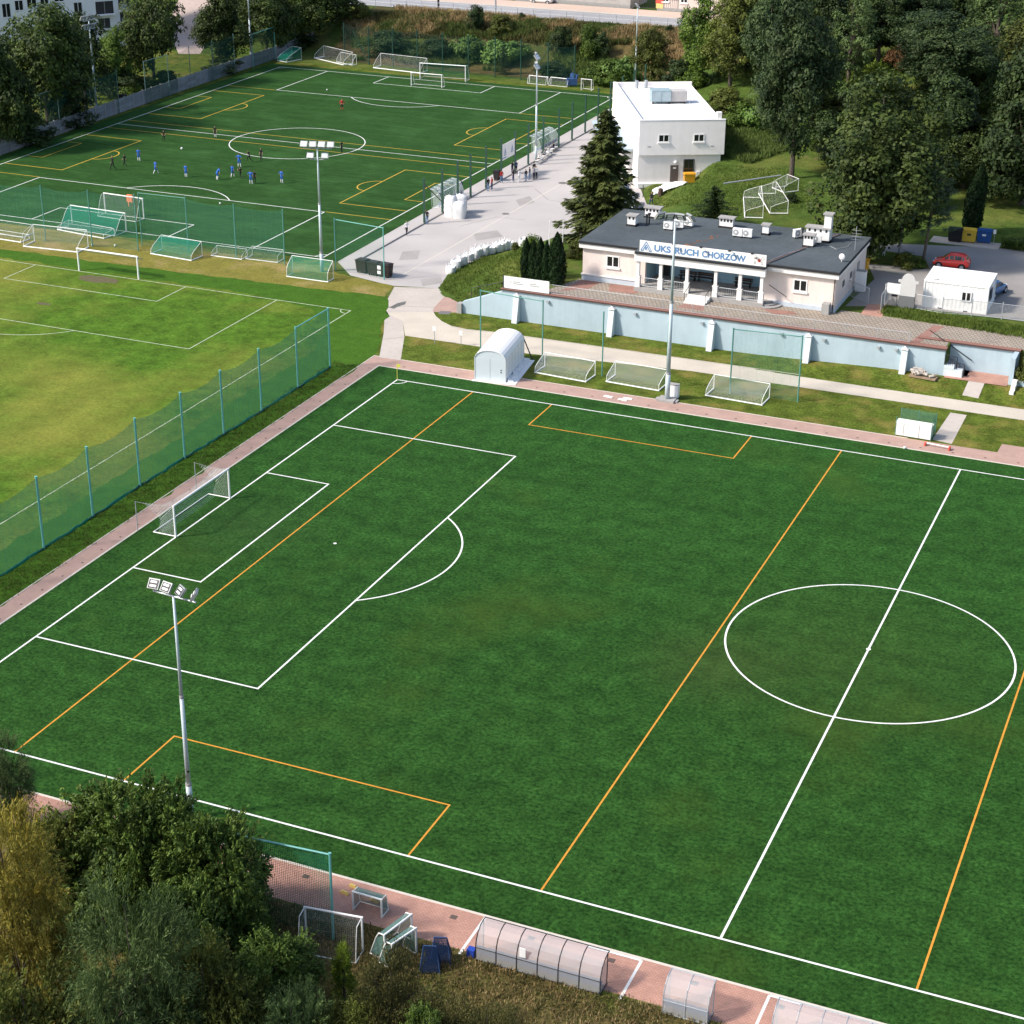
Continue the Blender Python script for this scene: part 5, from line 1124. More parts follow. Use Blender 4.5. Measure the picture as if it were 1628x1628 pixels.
b = MB(); b.path([(ar_[10][0], TL + .02, ar_[10][1]), (TWd + .3, TL + .2, 1.2), (TWd + .9, TL - .2, .2)], .06); b.build('strap', BLACK, tent)
# electric cabinet, mats, pallets
def cab(label, u, v, wd, dp, h, m_=WHITE, name='utility_cabinet', cat='cabinet', z=0, rot=0.0):
    p = at(u, v, z); t = thing(name, label, cat, p, rot); b = MB(); b.box(-wd / 2, 0, .1, wd / 2, dp, h); b.build('body', m_, t)
    b = MB(); b.box(-wd / 2 + .04, -.015, .18, -.01, -.002, h - .08); b.box(.01, -.015, .18, wd / 2 - .04, -.002, h - .08); b.build('door', m_, t)
    b = MB(); b.box(-wd / 2 - .03, -.04, h, wd / 2 + .03, dp + .03, h + .05); b.build('lid', GREYC if m_ != GREYC else DARK, t); b = MB(); b.box(-wd / 2 + .03, .03, 0, wd / 2 - .03, dp - .03, .1); b.build('foot', GREYC, t)
    return t
cab('white electric cabinet at the foot of the tall mast by the grass strip', 1069.5, 634, .85, .5, 1.25)
cab('white meter cabinet beside the right end wall of the clubhouse', 1366, 465, .95, .6, 2.1, z=3); cab('low white cabinet close to the clubhouse end wall behind the fence', 1347, 458, .8, .5, .9, z=3)
cab('small grey box below the white notice at the car park fence', 1420, 487, .5, .4, 1.0, GREYC, z=3)
b = MB(); b.box(-.75, -.03, 1.3, .75, .03, 2.3); nb = thing('notice_board', 'white notice boards on the fence left of the grey arch', 'sign', at(1420, 488, 3)); b.box(-.9, -.02, 0, -.84, .02, 2.2); b.box(.3, -.04, 1.5, 1.0, -.031, 2.1); b.build('board', WHITE, nb)
ap = thing('arched_panel', 'pale grey arched panel standing on a dark grey base at the fence', 'panel', at(1440, 491, 3))
b = MB(); b.prism([(-.75, -.1), (.75, -.1), (.75, .3), (-.75, .3)], 0, 1.25); b.build('base', mat('grey panel base', (.15, .155, .16), .7, scale=2, var=.1), ap)
b = MB(); q = [(-.72, 1.25), (.72, 1.25), (.72, 2.5), (.95, 2.55), (.95, 2.75), (.62, 2.8)] + [(.62 * math.cos(t), 2.8 + .62 * math.sin(t)) for t in np.linspace(.1, math.pi - .1, 9)] + [(-.62, 2.8), (-.95, 2.75), (-.95, 2.55), (-.72, 2.5)]
n = len(q); b.add([(x, 0, z) for x, z in q] + [(x, .12, z) for x, z in q], [tuple(range(n)), tuple(range(2 * n - 1, n - 1, -1))] + [((k + 1) % n, k, n + k, n + (k + 1) % n) for k in range(n)]); b.build('panel', mat('pale panel', (.55, .55, .54), .6, scale=2, var=.08), ap)
mt = thing('crash_mat_cart', 'white padded cart with green mesh guard beside the slab path', 'cart', at(1423, 692), R(-1.5))
b = MB(); b.box(0, 0, .08, 2.9, .9, 1.15); b.build('body', WHITE, mt)
for x in (.62, 1.9): b = MB(); b.box(x, -.012, .1, x + .05, -.002, 1.12); b.build('seam', GREYC, mt)
b = MB(); b.box(-.03, -.03, 1.15, 2.93, .93, 1.2); b.build('top_pad', WHITE, mt)
n = MB(); n.quad((2.95, 0, .1), (2.95, 1.6, .1), (2.95, 1.6, 1.9), (2.95, 0, 1.9), uvm=True); n.quad((0, 1.6, .3), (2.95, 1.6, .3), (2.95, 1.6, 1.9), (0, 1.6, 1.9), uvm=True); n.build('mesh_guard', net_mat('green mesh guard', (.06, .2, .15), .10, .22), mt)
b = MB()
for x, y in ((0, 1.6), (1.5, 1.6), (2.95, 1.6), (2.95, 0), (0, 0)): b.tube((x, y, 0), (x, y, 1.9 if y else 1.7), .025, 5)
b.build('guard_post', GREENP, mt)
pl = thing('paver_pallet', 'pallet of loose broken pavers on the grass by the stair wall', 'pallet', (43.0, 50.7, H(43, 50.7)), R(-6))
random.seed(11)
b = MB(); b.box(-1.2, -.5, 0, 1.2, .5, .15); b.build('pallet', mat('pallet wood', (.30, .22, .15), .9, scale=5, var=.3), pl)
for k in range(22): b = MB(); b.cbox((random.uniform(-1.0, 1.0), random.uniform(-.35, .35), .25 + random.uniform(0, .35)), (.4, .25, .12), Matrix.Rotation(random.uniform(-1, 1), 4, 'Z') @ Matrix.Rotation(random.uniform(-.5, .5), 4, 'X')); b.build('paver', CONC, pl)
ht = thing('training_hurdle', 'low white and red training hurdle lying on the brick path', 'hurdle', at(1490, 712), R(-6))
b = MB(); b.tube((-1.0, 0, .25), (1.0, 0, .25), .05, 6); b.build('bar', WHITE, ht); b = MB()
for s in (-1, 1): b.box(s * 1.0 - .06, -.2, 0, s * 1.0 + .06, .2, .3)
b.build('foot', REDL, ht)
for i, (u, v) in enumerate(((967, 631), (990, 636), (998, 634))): b = MB(); b.box(-.4, -.15, 0, .4, .15, .06); o = b.build('loose_slab', OFFW); o.location = at(u, v); o.rotation_euler[2] = .1 * i - .15; tag(o, ['loose white slab on the brick path, leftmost of three left of the mast', 'loose white slab on the brick path, middle of three and nearest the turf', 'loose white slab on the brick path, nearest the tall mast'][i], 'slab', 'white slabs on the brick path')

# --- bins
BROWNP = mat('brown bin plastic', (.035, .025, .022), .5, scale=3, var=.2)
def wheelie(label, p, m_, wd=1.15, dp=.85, h=1.15, rot=0.0, name='waste_bin', group=None, lid_m=None, wh=.1):
    t = thing(name, label, 'bin', p, rot, group); b = MB(); b.taper(-wd / 2, -dp / 2, wd / 2, dp / 2, wh + .06, h, .09); b.build('body', m_, t)
    b = MB(); b.box(-wd / 2 - .04, -dp / 2 - .06, h, wd / 2 + .04, dp / 2 + .04, h + .07); b.box(-wd / 2 + .1, -dp / 2 + .1, h + .07, wd / 2 - .1, dp / 2 - .1, h + .14); b.build('lid', lid_m or m_, t)
    for sx in (-1, 1):
        for sy in (-1, 1): b = MB(); b.tube((sx * (wd / 2 - .2) - .04, sy * (dp / 2 - .2), wh), (sx * (wd / 2 - .2) + .04, sy * (dp / 2 - .2), wh), wh, 8); b.build('wheel', RUB, t)
    for s in (-1, 1): b = MB(); b.tube((s * (wd / 2 + .02), -.2, h - .18), (s * (wd / 2 + .02), .2, h - .18), .03, 5); b.build('handle', DARK, t)
    return t
for i, (u, v) in enumerate(((577.5, 433), (595.5, 437), (613.5, 440))): wheelie(['leftmost of three dark brown bins at the plaza corner', 'middle of three dark brown bins at the plaza corner', 'rightmost of three dark brown bins, beside the green post'][i], at(u, v), BROWNP, 1.3, 1.0, 1.35, R(-6), group='dark bins at the plaza corner')
b = MB(); b.box(-.2, -.02, 1.0, .2, .0, 1.4); b.box(-.2, -.02, .5, .2, .0, .85); o = b.build('paper_notice', WHITE); o.location = at(603, 443); tag(o, 'two white paper notices in front of the bins by the green post', 'notice')
YEL = mat('yellow container plastic', (.66, .44, .05), .5, scale=2, var=.08); BLU = mat('blue container plastic', (.02, .085, .27), .5, scale=2, var=.1)
for lab, u, v, m_ in (('yellow wheeled waste container behind the red car', 1540, 385, YEL), ('blue wheeled waste container beside the yellow one behind the red car', 1564, 386, BLU), ('black wheeled waste container in the shade of the pine', 1518, 384, BLACK)):
    t = wheelie(lab, at(u, v, 3), m_, 1.5, 1.0, 1.35, R(2), group='waste containers by the hedge')
    if m_ != BLACK: b = MB(); b.box(-.2, -.50, .85, .2, -.488, 1.05); b.build('sticker', DARK if m_ is YEL else WHITE, t)
b = MB(); b.box(-4.0, -1.2, 0, 3.2, 1.2, .06); o = b.build('container_pad', CONC); o.location = at(1541, 387, 3); tag(o, kind='structure')
YEL2 = mat('amber bin plastic', (.72, .36, .03), .5, scale=2, var=.08)
wheelie('amber bin standing against the clubhouse end wall', at(1372, 437, 3), YEL2, 1.1, .9, 1.5, R(90))
gy = Vector((-3.1 + 6.3 * .883 + .75 * .469, 104.6 + 6.3 * .469 - .75 * .883, 0)); gy.z = H(gy.x, gy.y) + .03; wheelie('amber bin under the window of the white building', gy, YEL2, 1.4, .9, 1.25, WA)
wheelie('dark bin by the spectators at the fence of the far pitch', at(790, 287), BLACK, .8, .8, 1.2)
# --- white bags
BAG = mat('white woven bag', (.74, .74, .73), .8, scale=2.5, var=.08, bump=.4)
def big_bag(label, p, wd, h, rot, seed, group, open_=False):
    random.seed(seed); n, m_ = 20, 12; b = MB(); vs = []
    for j in range(m_ + 1):
        f = j / m_; z = h * f; bul = 1 + .10 * math.sin(math.pi * f) - (.10 * max(0, f - .85) / .15 if not open_ else -.05 * f)
        for k in range(n):
            t = 2 * math.pi * k / n; sq = 1 / (abs(math.cos(t)) ** 5 + abs(math.sin(t)) ** 5) ** .2
            r_ = wd / 2 * sq * bul * (1 + .025 * math.sin(k * 2.7 + j * 1.3 + seed)); vs.append((r_ * math.cos(t), r_ * math.sin(t), z + (.10 * math.sin(k * 1.9 + seed) if j == m_ else 0)))
    fs = [(j * n + k, j * n + (k + 1) % n, (j + 1) * n + (k + 1) % n, (j + 1) * n + k) for j in range(m_) for k in range(n)]
    if not open_:
        vs.append((0, 0, h + .12)); fs += [(m_ * n + k, m_ * n + (k + 1) % n, len(vs) - 1) for k in range(n)]
    else:
        c0 = len(vs)
        for k in range(n): q = vs[m_ * n + k]; vs.append((q[0] * .75, q[1] * .75, h * .72))
        fs += [(m_ * n + k, m_ * n + (k + 1) % n, c0 + (k + 1) % n, c0 + k) for k in range(n)] + [tuple(range(c0, c0 + n))]
    t = thing('bulk_bag', label, 'bag', p, rot, group); b.add(vs, fs); b.build('sack', BAG, t, True)
    q = MB()
    for sx in (-1, 1):
        for sy in (-1, 1):
            x, y = sx * wd * .42, sy * wd * .42; k_ = random.uniform(.15, .4) if open_ else .08; q.path([(x, y, h * .96), (x * 1.05, y * .95, h + k_), (x * .9, y * 1.0, h * .97)], .03, 4)
    q.build('loop', BAG, t); return t
for i, (u, v, wd, h, lab) in enumerate(((717, 343.5, 1.25, 2.3, 'tall white bulk bag, left of the three beside the fence brace'), (731, 346, 1.3, 1.85, 'white bulk bag, front right of the three beside the fence brace'), (733, 338, 1.3, 2.1, 'white bulk bag, rear one of the three beside the fence brace'))):
    big_bag(lab, at(u, v), wd, h, .2 * i, i + 1, 'tall bulk bags on the plaza')
row = [(717, 434), (725, 426), (735, 420.5), (746, 413), (757, 407.5), (769, 405), (781, 402), (792, 399), (803, 396.5), (813, 395.5), (833, 391)]
rl = ['nearest the mound corner', 'second from the mound corner', 'third from the mound corner', 'fourth from the mound corner', 'fifth from the mound corner', 'sixth from the mound corner', 'seventh from the mound corner', 'eighth from the mound corner', 'ninth from the mound corner', 'last before the round shrub', 'alone beyond the round shrub']
for i, (u, v) in enumerate(row): big_bag('open white bag of the row at the mound edge, ' + rl[i], at(u, v), .88 + .06 * ((i * 5) % 3), .74 + .14 * ((i * 7) % 3), .35 * i, 20 + i, 'open white bags along the mound', True)
# --- billboard on the wall end
bb = thing('billboard', 'long white billboard with faint grey print on the left end of the blue wall', 'billboard', (1.75, 51.9, 3.0))
b = MB(); b.box(0, -.06, .12, 4.75, 0, 1.32); b.build('board', WHITE, bb)
b = MB(); b.box(-.06, -.1, .05, 4.8, -.02, .118); b.box(-.07, -.1, .12, -.002, .02, 1.36)
for x in (.3, 2.4, 4.4): b.box(x, .004, -.4, x + .08, .08, 1.3)
b.build('frame', DARK, bb)
b = MB(); FNT = mat('faint print', (.25, .25, .27), .6, scale=4)
for x, z, w_ in ((.62, .74, .22), (1.0, .80, .75), (1.0, .62, 1.1), (2.75, .80, .7), (2.75, .62, 1.0)): b.box(x, -.066, z, x + w_, -.062, z + .075)
b.path([(3.6 + .12 * k, -.064, 1.15 - .012 * k * k) for k in range(9)], .012, 4); b.build('print', FNT, bb)
# --- dugouts
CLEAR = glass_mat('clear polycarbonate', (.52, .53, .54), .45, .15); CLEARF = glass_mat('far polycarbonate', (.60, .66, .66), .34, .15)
SEATB = mat('blue bench seats', (.045, .10, .22), .5, scale=3, var=.15)
def dugout(label, p, L_, bays, rot, h=2.0, dp=1.5, shell=CLEAR, frame=DARK, seats=SEATB, seat_n=6, group='dugouts'):
    """arched shelter, open towards +Y; back curve towards -Y"""
    t = thing('dugout', label, 'dugout', p, rot, group)
    pr = [(-dp * .5, 0), (-dp * .5, h * .44), (-dp * .44, h * .62), (-dp * .28, h * .82), (dp * .02, h * .965), (dp * .3, h), (dp * .52, h * .985)]
    for k in range(bays):
        x0, x1 = L_ * k / bays, L_ * (k + 1) / bays; b = MB()
        for (y0, z0), (y1, z1) in zip(pr, pr[1:]): b.add([(x0 + .02, y0, z0), (x1 - .02, y0, z0), (x1 - .02, y1, z1), (x0 + .02, y1, z1)], [(0, 1, 2, 3)])
        b.build('shell_panel', shell, t, True)
    for k in range(bays + 1): b = MB(); x = L_ * k / bays; b.path([(x, y, z) for y, z in pr], .028, 5); b.build('rib', frame, t)
    b = MB(); b.path([(0, -dp * .5, h * .44), (L_, -dp * .5, h * .44)], .022, 5); b.path([(0, -dp * .5, .04), (L_, -dp * .5, .04)], .03, 5); b.path([(0, dp * .52, h - .02), (L_, dp * .52, h - .02)], .028, 5); b.build('rail', frame, t)
    for x in (0, L_):
        b = MB(); b.add([(x, y, z) for y, z in pr[:6]] + [(x, dp * .2, .05)], [tuple(range(7))]); b.build('side_panel', shell, t)
        b = MB(); b.path([(x, -dp * .5, .04), (x, dp * .3, .04), (x, dp * .34, h)], .028, 5); b.build('side_frame', frame, t)
    for k in range(seat_n):
        b = MB(); x = L_ * (k + .5) / seat_n; wd = L_ / seat_n * .43; b.box(x - wd, -dp * .42, .40, x + wd, -dp * .1, .46); b.box(x - wd, -dp * .46, .46, x + wd, -dp * .42, .86); b.build('seat', seats, t)
    b = MB(); b.box(.05, -dp * .32, .30, L_ - .05, -dp * .18, .38)
    for x in np.linspace(.2, L_ - .2, 4): b.box(x - .03, -dp * .3, 0, x + .03, -dp * .2, .3)
    b.build('bench_frame', frame, t)
    return t
def dg(u0, v0, u1, v1, **k): a_, c_ = at(u0, v0), at(u1, v1); return a_, (c_ - a_).length, math.atan2((c_ - a_).y, (c_ - a_).x)
a_, L_, r_ = dg(758, 1530, 953, 1582); d1 = dugout('long clear dugout with six bays on the near pavement', Vector((39.35, -37.83, 0)), 6.4, 6, 0.0, 1.75, 1.15, seat_n=12)
b = MB(); b.box(2.3, -.63, .98, 2.62, -.59, 1.5); b.build('notice', WHITE, d1)
b = MB(); b.box(-.5, -.55, 0, -.12, -.2, .45); b.build('cool_box', mat('blue box', (.02, .06, .35), .5, scale=3), d1)
a_, L_, r_ = dg(1052, 1612, 1127, 1632); dugout('short clear dugout with blue seats between the two long ones', Vector((48.85, -37.83, 0)), 2.15, 2, 0.0, 1.75, 1.15, seat_n=4, frame=STEEL)
a_ = at(1232, 1650); dugout('clear dugout cut off by the bottom edge of the picture', Vector((54.0, -37.83, 0)), 6.4, 6, 0.0, 1.75, 1.15, seat_n=12, frame=STEEL)
dugout('clear dugout by the far pitch just behind the tall bulk bags', Vector((-22.0, 86.4, 0)), 6.0, 5, R(89), 2.2, 1.6, CLEARF, STEEL, seat_n=6)
dugout('clear dugout by the far pitch beyond the floodlight mast', Vector((-22.0, 117.3, 0)), 6.0, 5, R(89), 2.2, 1.6, CLEARF, STEEL, seat_n=6)
# --- car park fence, gate
cf_ = [at(1382, 485, 3), at(1340, 452 + 8, 3)]
pk = thing('mesh_fence', 'grey steel mesh fence between the terrace and the car park', 'fence', at(1449, 491, 3)); o = Vector(pk.location)
pp = [at(1449, 491, 3), at(1497, 500, 3), at(1544, 503, 3), at(1592, 508, 3), at(1650, 515, 3), at(1720, 522, 3)]
for q in pp: b = MB(); b.box(q.x - o.x - .04, q.y - o.y - .04, 0, q.x - o.x + .04, q.y - o.y + .04, 1.7); b.build('post', STEEL, pk)
n = MB(); 
for a_, c_ in zip(pp, pp[1:]):
    a_, c_ = a_ - o, c_ - o; n.quad((a_.x, a_.y, .15), (c_.x, c_.y, .15), (c_.x, c_.y, 1.5), (a_.x, a_.y, 1.5), uvm=True)
n.build('mesh', net_mat('steel mesh', (.36, .38, .40), .12, .13), pk)
b = MB()
for a_, c_ in zip(pp, pp[1:]):
    for z in (.15, 1.5): b.tube(a_ - o + Vector((0, 0, z)), c_ - o + Vector((0, 0, z)), .025, 5)
b.build('rail', STEEL, pk)
for lab, pa, pb in (('grey mesh fence panel between the clubhouse corner and the gateway', at(1338, 467, 3), at(1380, 484, 3)), ('grey steel gate standing open at the brick gateway', at(1400, 494, 3), at(1411, 478, 3))):
    t = thing('steel_gate' if 'gate s' in lab else 'fence_panel', lab, 'gate' if 'gate s' in lab else 'fence', pa); d_ = pb - pa
    b = MB(); b.path([(0, 0, 0), (0, 0, 1.6), (d_.x, d_.y, 1.6), (d_.x, d_.y, 0)], .04); b.path([(0, 0, .15), (d_.x, d_.y, .15)], .03); b.build('frame', STEEL, t)
    n = MB(); n.quad((0, 0, .15), (d_.x, d_.y, .15), (d_.x, d_.y, 1.58), (0, 0, 1.58), uvm=True); n.build('mesh', net_mat('steel mesh', (.36, .38, .40), .12, .13) if 'panel' in lab else net_mat('gate mesh', (.30, .34, .36), .10, .45), t)
# street lamp, utility pole, tarp
p = at(1381, 405, 3); sl = thing('street_lamp', 'thin curved street lamp with white head behind the clubhouse corner', 'street lamp', p); h = zat(p, 338) - 3
b = MB(); b.path([(0, 0, 0), (0, 0, h - 1.2), (-.1, -.05, h - .6), (-.35, -.1, h - .1)], .05); b.build('pole', STEEL, sl); b = MB(); b.sphere((-.45, -.12, h), (.22, .18, .33), 8, 5); b.build('lamp', WHITE, sl)
p = at(1429, 412, 3); up = thing('utility_pole', 'grey concrete utility pole beside the pine at the car park', 'pole', p); h = zat(p, 296) - 3
b = MB(); b.tube((0, 0, 0), (0, 0, h), .17, 8, .1); b.build('pole', GREYC, up); b = MB(); b.tube((-.5, 0, h - .3), (.5, 0, h - .3), .05, 5); b.build('crossarm', GREYC, up)
p = at(1403, 407, 3); t = thing('small_sign', 'small white board on the ground under the maple', 'sign', p); b = MB(); b.box(-.25, -.02, .1, .25, .02, .75); b.build('plate', WHITE, t); b = MB(); b.tube((0, .03, 0), (0, .03, .5), .02, 5); b.build('stake', STEEL, t)
p = at(1579, 391, 3); t = thing('small_sign', 'pale sign on a stake at the right of the blue waste container', 'sign', p); b = MB(); b.box(-.15, -.02, 1.3, .15, .02, 1.75); b.build('plate', WHITE, t); b = MB(); b.tube((0, .03, 0), (0, .03, 1.5), .03, 5); b.build('stake', STEEL, t)
p = ground(1062, 300); random.seed(4); b = MB(); nx, ny_ = 12, 8
b.v = [(p.x - 1.9 + 4.0 * i / (nx - 1) + .3 * math.sin(j), p.y - 1.2 + 2.6 * j / (ny_ - 1) + .35 * math.sin(i * .8), H(p.x - 1.9 + 4.0 * i / (nx - 1), p.y - 1.2 + 2.6 * j / (ny_ - 1)) + .12 + .22 * random.random() + .3 * math.exp(-((i - 6) ** 2 + (j - 4) ** 2) / 8)) for j in range(ny_) for i in range(nx)]
b.f = [(j * nx + i, j * nx + i + 1, (j + 1) * nx + i + 1, (j + 1) * nx + i) for j in range(ny_ - 1) for i in range(nx - 1)]; b.mi = [0] * len(b.f)
tag(b.build('tarpaulin', PVC), 'crumpled white tarpaulin lying on the grass before the white building', 'tarpaulin')
p = ground(1050, 312); t = thing('fire_barrel', 'small rusty barrel in front of the white tarpaulin', 'barrel', p); b = MB(); b.tube((0, 0, 0), (0, 0, .9), .3, 10); b.build('drum', mat('rust barrel', (.10, .06, .05), .8, scale=4, var=.4), t); b = MB(); b.tube((0, 0, .9), (0, 0, 1.35), .05, 6); b.build('pipe', DARK, t)
p = ground(1022, 315); t = thing('camera_post', 'thin dark post by the driveway behind the clubhouse', 'post', p); b = MB(); b.tube((0, 0, 0), (0, 0, 1.6), .05, 6); b.box(-.5, -.04, 1.1, .3, .04, 1.2); b.build('post', DARK, t)
# --- road fence and roadside
rf = thing('road_fence', 'grey railing fence along the road above the bank', 'fence', (-100, ry(-100) - .8, 5.0))
b = MB()
for z in (.2, .8, 1.4): b.add([(-30, -.6 - .02, z), (100, 2.0 - .02, z), (100, 2.02, z), (-30, -.58, z), (-30, -.6, z + .06), (100, 1.98, z + .06), (100, 2.02, z + .06), (-30, -.58, z + .06)], [(0, 3, 2, 1), (4, 5, 6, 7), (0, 1, 5, 4), (1, 2, 6, 5), (2, 3, 7, 6), (3, 0, 4, 7)])
b.build('rail', STEEL, rf)
for x in np.arange(-30, 100, 3.0): b = MB(); b.tube((x, .02 * x, -.5), (x, .02 * x, 1.5), .045, 6); b.build('post', STEEL, rf)
gs = thing('site_gate', 'steel gate with a red and yellow board beyond the road', 'gate', (at(1008, 18, 5.14).x, ry(-30) + 15.3, 5.14)); W_ = at(1066, 24, 5.14).x - at(1008, 18, 5.14).x
b = MB(); b.path([(0, 0, 0), (0, 0, 2), (W_, 0, 2), (W_, 0, 0)], .06); b.path([(0, 0, .3), (W_, 0, .3)], .05); b.path([(W_ / 2, 0, 0), (W_ / 2, 0, 2)], .05)
for k in range(20): b.tube((W_ * k / 20, 0, .3), (W_ * k / 20, 0, 2), .025, 4)
b.build('frame', DARK, gs); b = MB(); b.box(W_ * .42, -.08, 1.2, W_ * .42 + 1.4, -.04, 2.2); b.build('red_board', REDL, gs)
b = MB(); b.box(W_ * .42 + .1, -.09, .35, W_ * .42 + 1.4, -.05, 1.19); b.build('yellow_board', mat('board yellow', (.70, .55, .22), .7, scale=4), gs)
for i, (u, v) in enumerate(((697, 14), (788, 22))):
    p = at(u, v, 5.03); t = thing('road_post', ['dark lamp post by the road above the dry bank', 'grey lamp post by the road right of the dark one'][i], 'lamp post', p, 0, 'lamp posts along the road'); b = MB(); b.tube((0, 0, -.5), (0, 0, 8), .22 - .06 * i, 8, .14); b.build('pole', DARK if i == 0 else STEEL, t); b = MB(); b.tube((0, 0, 7.9), (.0, 1.5, 8.3), .07, 6); b.box(-.12, 1.3, 8.2, .12, 2.0, 8.36); b.build('lamp_arm', STEEL, t)
# balls
for i, (u, v) in enumerate(((289, 237.5), (147, 391), (183, 392), (1438, 714), (350, 325), (520, 144))):
    b = MB(); b.sphere((0, 0, .12), .12 if i != 0 else .16, 10, 7); o = b.build('football', WHITE, None, True); o.location = at(u, v) + Vector((0, 0, .01))
    tag(o, ['white football in play before the defenders on the far pitch', 'white football behind the bright grass goal, left of two', 'white football behind the bright grass goal, right of two', 'white football on the turf below the padded cart', 'white football on the far pitch near its near penalty area', 'white football on the far pitch near the far corner'][i], 'ball', 'loose footballs')
# ================================================================== CARS
def car(label, p, rot, col, L_=4.2, Wd=1.72, Ht=1.48, hatch=True, group=None):
    """lofted body, glasshouse, wheels; front towards +X of the thing"""
    t = thing('parked_car', label, 'car', p, rot, group)
    PM = mat('paint ' + '%.2f %.2f %.2f' % col, col, .25, scale=2, var=.04, spec=.6)
    st = [(-.5, .42, .62, .80), (-.47, .30, .86, .92), (-.36, .22, .95, .98), (-.1, .20, .97, 1.0), (.15, .20, .94, 1.0), (.30, .21, .86, .98), (.42, .24, .74, .93), (.48, .32, .62, .84), (.5, .40, .54, .70)]
    b = MB(); vs = []; n = 10
    for (x, z0, z1, w_) in st:
        hw = Wd / 2 * w_
        for (fy, fz) in ((-.80, 0), (-1, .25), (-1, .62), (-.95, .9), (-.80, 1), (.80, 1), (.95, .9), (1, .62), (1, .25), (.80, 0)): vs.append((x * L_, hw * fy, z0 + (z1 - z0) * fz))
    fs = [(i * n + k, i * n + (k + 1) % n, (i + 1) * n + (k + 1) % n, (i + 1) * n + k) for i in range(len(st) - 1) for k in range(n)]
    fs = [f[::-1] for f in fs] + [tuple(range(n)), tuple(range((len(st)) * n - 1, (len(st) - 1) * n - 1, -1))]
    b.add(vs, [f[::-1] for f in fs]); b.build('body', PM, t, True)
    hb = -.46 if hatch else -.30
    cab = [(hb, .0, .92, .0), (hb + .07, .62, .90, .8), (hb + .16, .97, .86, .92), (-.08, 1.0, .86, .95), (.06, .95, .86, .93), (.26, .02, .92, .6)]
    b = MB(); vs = []; zb = .93
    for (x, f, wb_, wt) in cab:
        zt = zb + (Ht - zb) * f
        vs += [(x * L_, -Wd / 2 * wb_ * .97, zb - .02), (x * L_, -Wd / 2 * wb_ * (.97 - .17 * f), zt - .06 * f), (x * L_, -Wd / 2 * wb_ * (.75 - .1 * f), zt), (x * L_, Wd / 2 * wb_ * (.75 - .1 * f), zt), (x * L_, Wd / 2 * wb_ * (.97 - .17 * f), zt - .06 * f), (x * L_, Wd / 2 * wb_ * .97, zb - .02)]
    fs = [(i * 6 + k, (i + 1) * 6 + k, (i + 1) * 6 + k + 1, i * 6 + k + 1) for i in range(len(cab) - 1) for k in range(5)]
    b.add(vs, [f[::-1] for f in fs]); cb = b.build('cabin', PM, t, True)
    def gl_(i, k, f0=.12, f1=.88, e0=.12, e1=.88, name='side_window'):
        a_, c_, d_, e_ = [Vector(vs[q]) for q in (i * 6 + k, (i + 1) * 6 + k, (i + 1) * 6 + k + 1, i * 6 + k + 1)]
        P_ = lambda s, u: (a_.lerp(c_, s)).lerp(e_.lerp(d_, s), u)
        q = [P_(f0, e0), P_(f1, e0), P_(f1, e1), P_(f0, e1)]; nn = (q[1] - q[0]).cross(q[3] - q[0]).normalized(); ctr = Vector((0, 0, .9))
        if nn.dot(q[0] - ctr) < 0: nn = -nn
        g = MB(); g.add([v + nn * .006 for v in q], [(0, 1, 2, 3)]); g.build(name, GLASSD, cb)
    for k in (0, 4):
        e0, e1 = (.15, .92) if k == 0 else (.08, .85)
        gl_(1, k, .3, .95, e0, e1); gl_(2, k, .06, .94, e0, e1); gl_(3, k, .06, .9, e0, e1); gl_(4, k, .05, .55, e0, e1) 
    gl_(4, 2, .12, .9, .06, .94, 'windscreen'); gl_(0, 2, .25, .95, .08, .92, 'rear_window')
    for sx in (-.31, .315):
        for sy in (-1, 1):
            b = MB(); x, y = sx * L_, sy * (Wd / 2 - .10); b.tube((x, y - .1, .31), (x, y + .1, .31), .31, 16); w_ = b.build('wheel', RUB, t)
            b = MB(); b.tube((x, y + sy * .1, .31), (x, y + sy * .108, .31), .2, 10); b.build('rim', STEEL, w_)
            b = MB(); b.tube((x, y + sy * .085, .33), (x, y + sy * .095, .33), .37, 16); b.build('wheel_arch', BLACK, t)
    for sy in (-1, 1):
        b = MB(); b.sphere((.468 * L_, sy * Wd * .31, .64), (.09, .16, .09), 8, 5); b.build('headlight', LAMPF, t)
        b = MB(); b.sphere((-.485 * L_, sy * Wd * .33, .80), (.05, .11, .12), 8, 5); b.build('tail_light', REDL, t)
        b = MB(); b.cbox((.17 * L_, sy * (Wd / 2 + .06), 1.0), (.14, .18, .12)); b.build('mirror', PM, t)
    b = MB(); b.cbox((.497 * L_, 0, .45), (.05, Wd * .5, .12)); b.cbox((-.497 * L_, 0, .5), (.05, .5, .11)); b.build('grille', DARK, t)
    return t
car('small red hatchback parked behind the white container', at(1512, 425, 3), R(181), (.78, .05, .035), 3.65, 1.62, 1.5)
car('blue car half hidden behind the white container', at(1577, 468, 3), R(75), (.02, .10, .27), 4.0, 1.7, 1.46)
car('silver blue car parked beside the spruce behind the clubhouse', ground(999, 331), R(-72), (.30, .36, .42), 4.3, 1.75, 1.6)
car('dark blue car parked behind the silver blue one beside the spruce', ground(992, 315), R(-72), (.02, .045, .12), 4.2, 1.72, 1.5)
car('dark car parked in the yard of the block of flats, top left', at(297, 9, .0), R(-55), (.03, .03, .035), 4.4, 1.8, 1.55)
car('pale car passing on the road at the right of the far bank', at(862, 5, 5.03), R(180), (.60, .60, .60), 4.3, 1.75, 1.5)

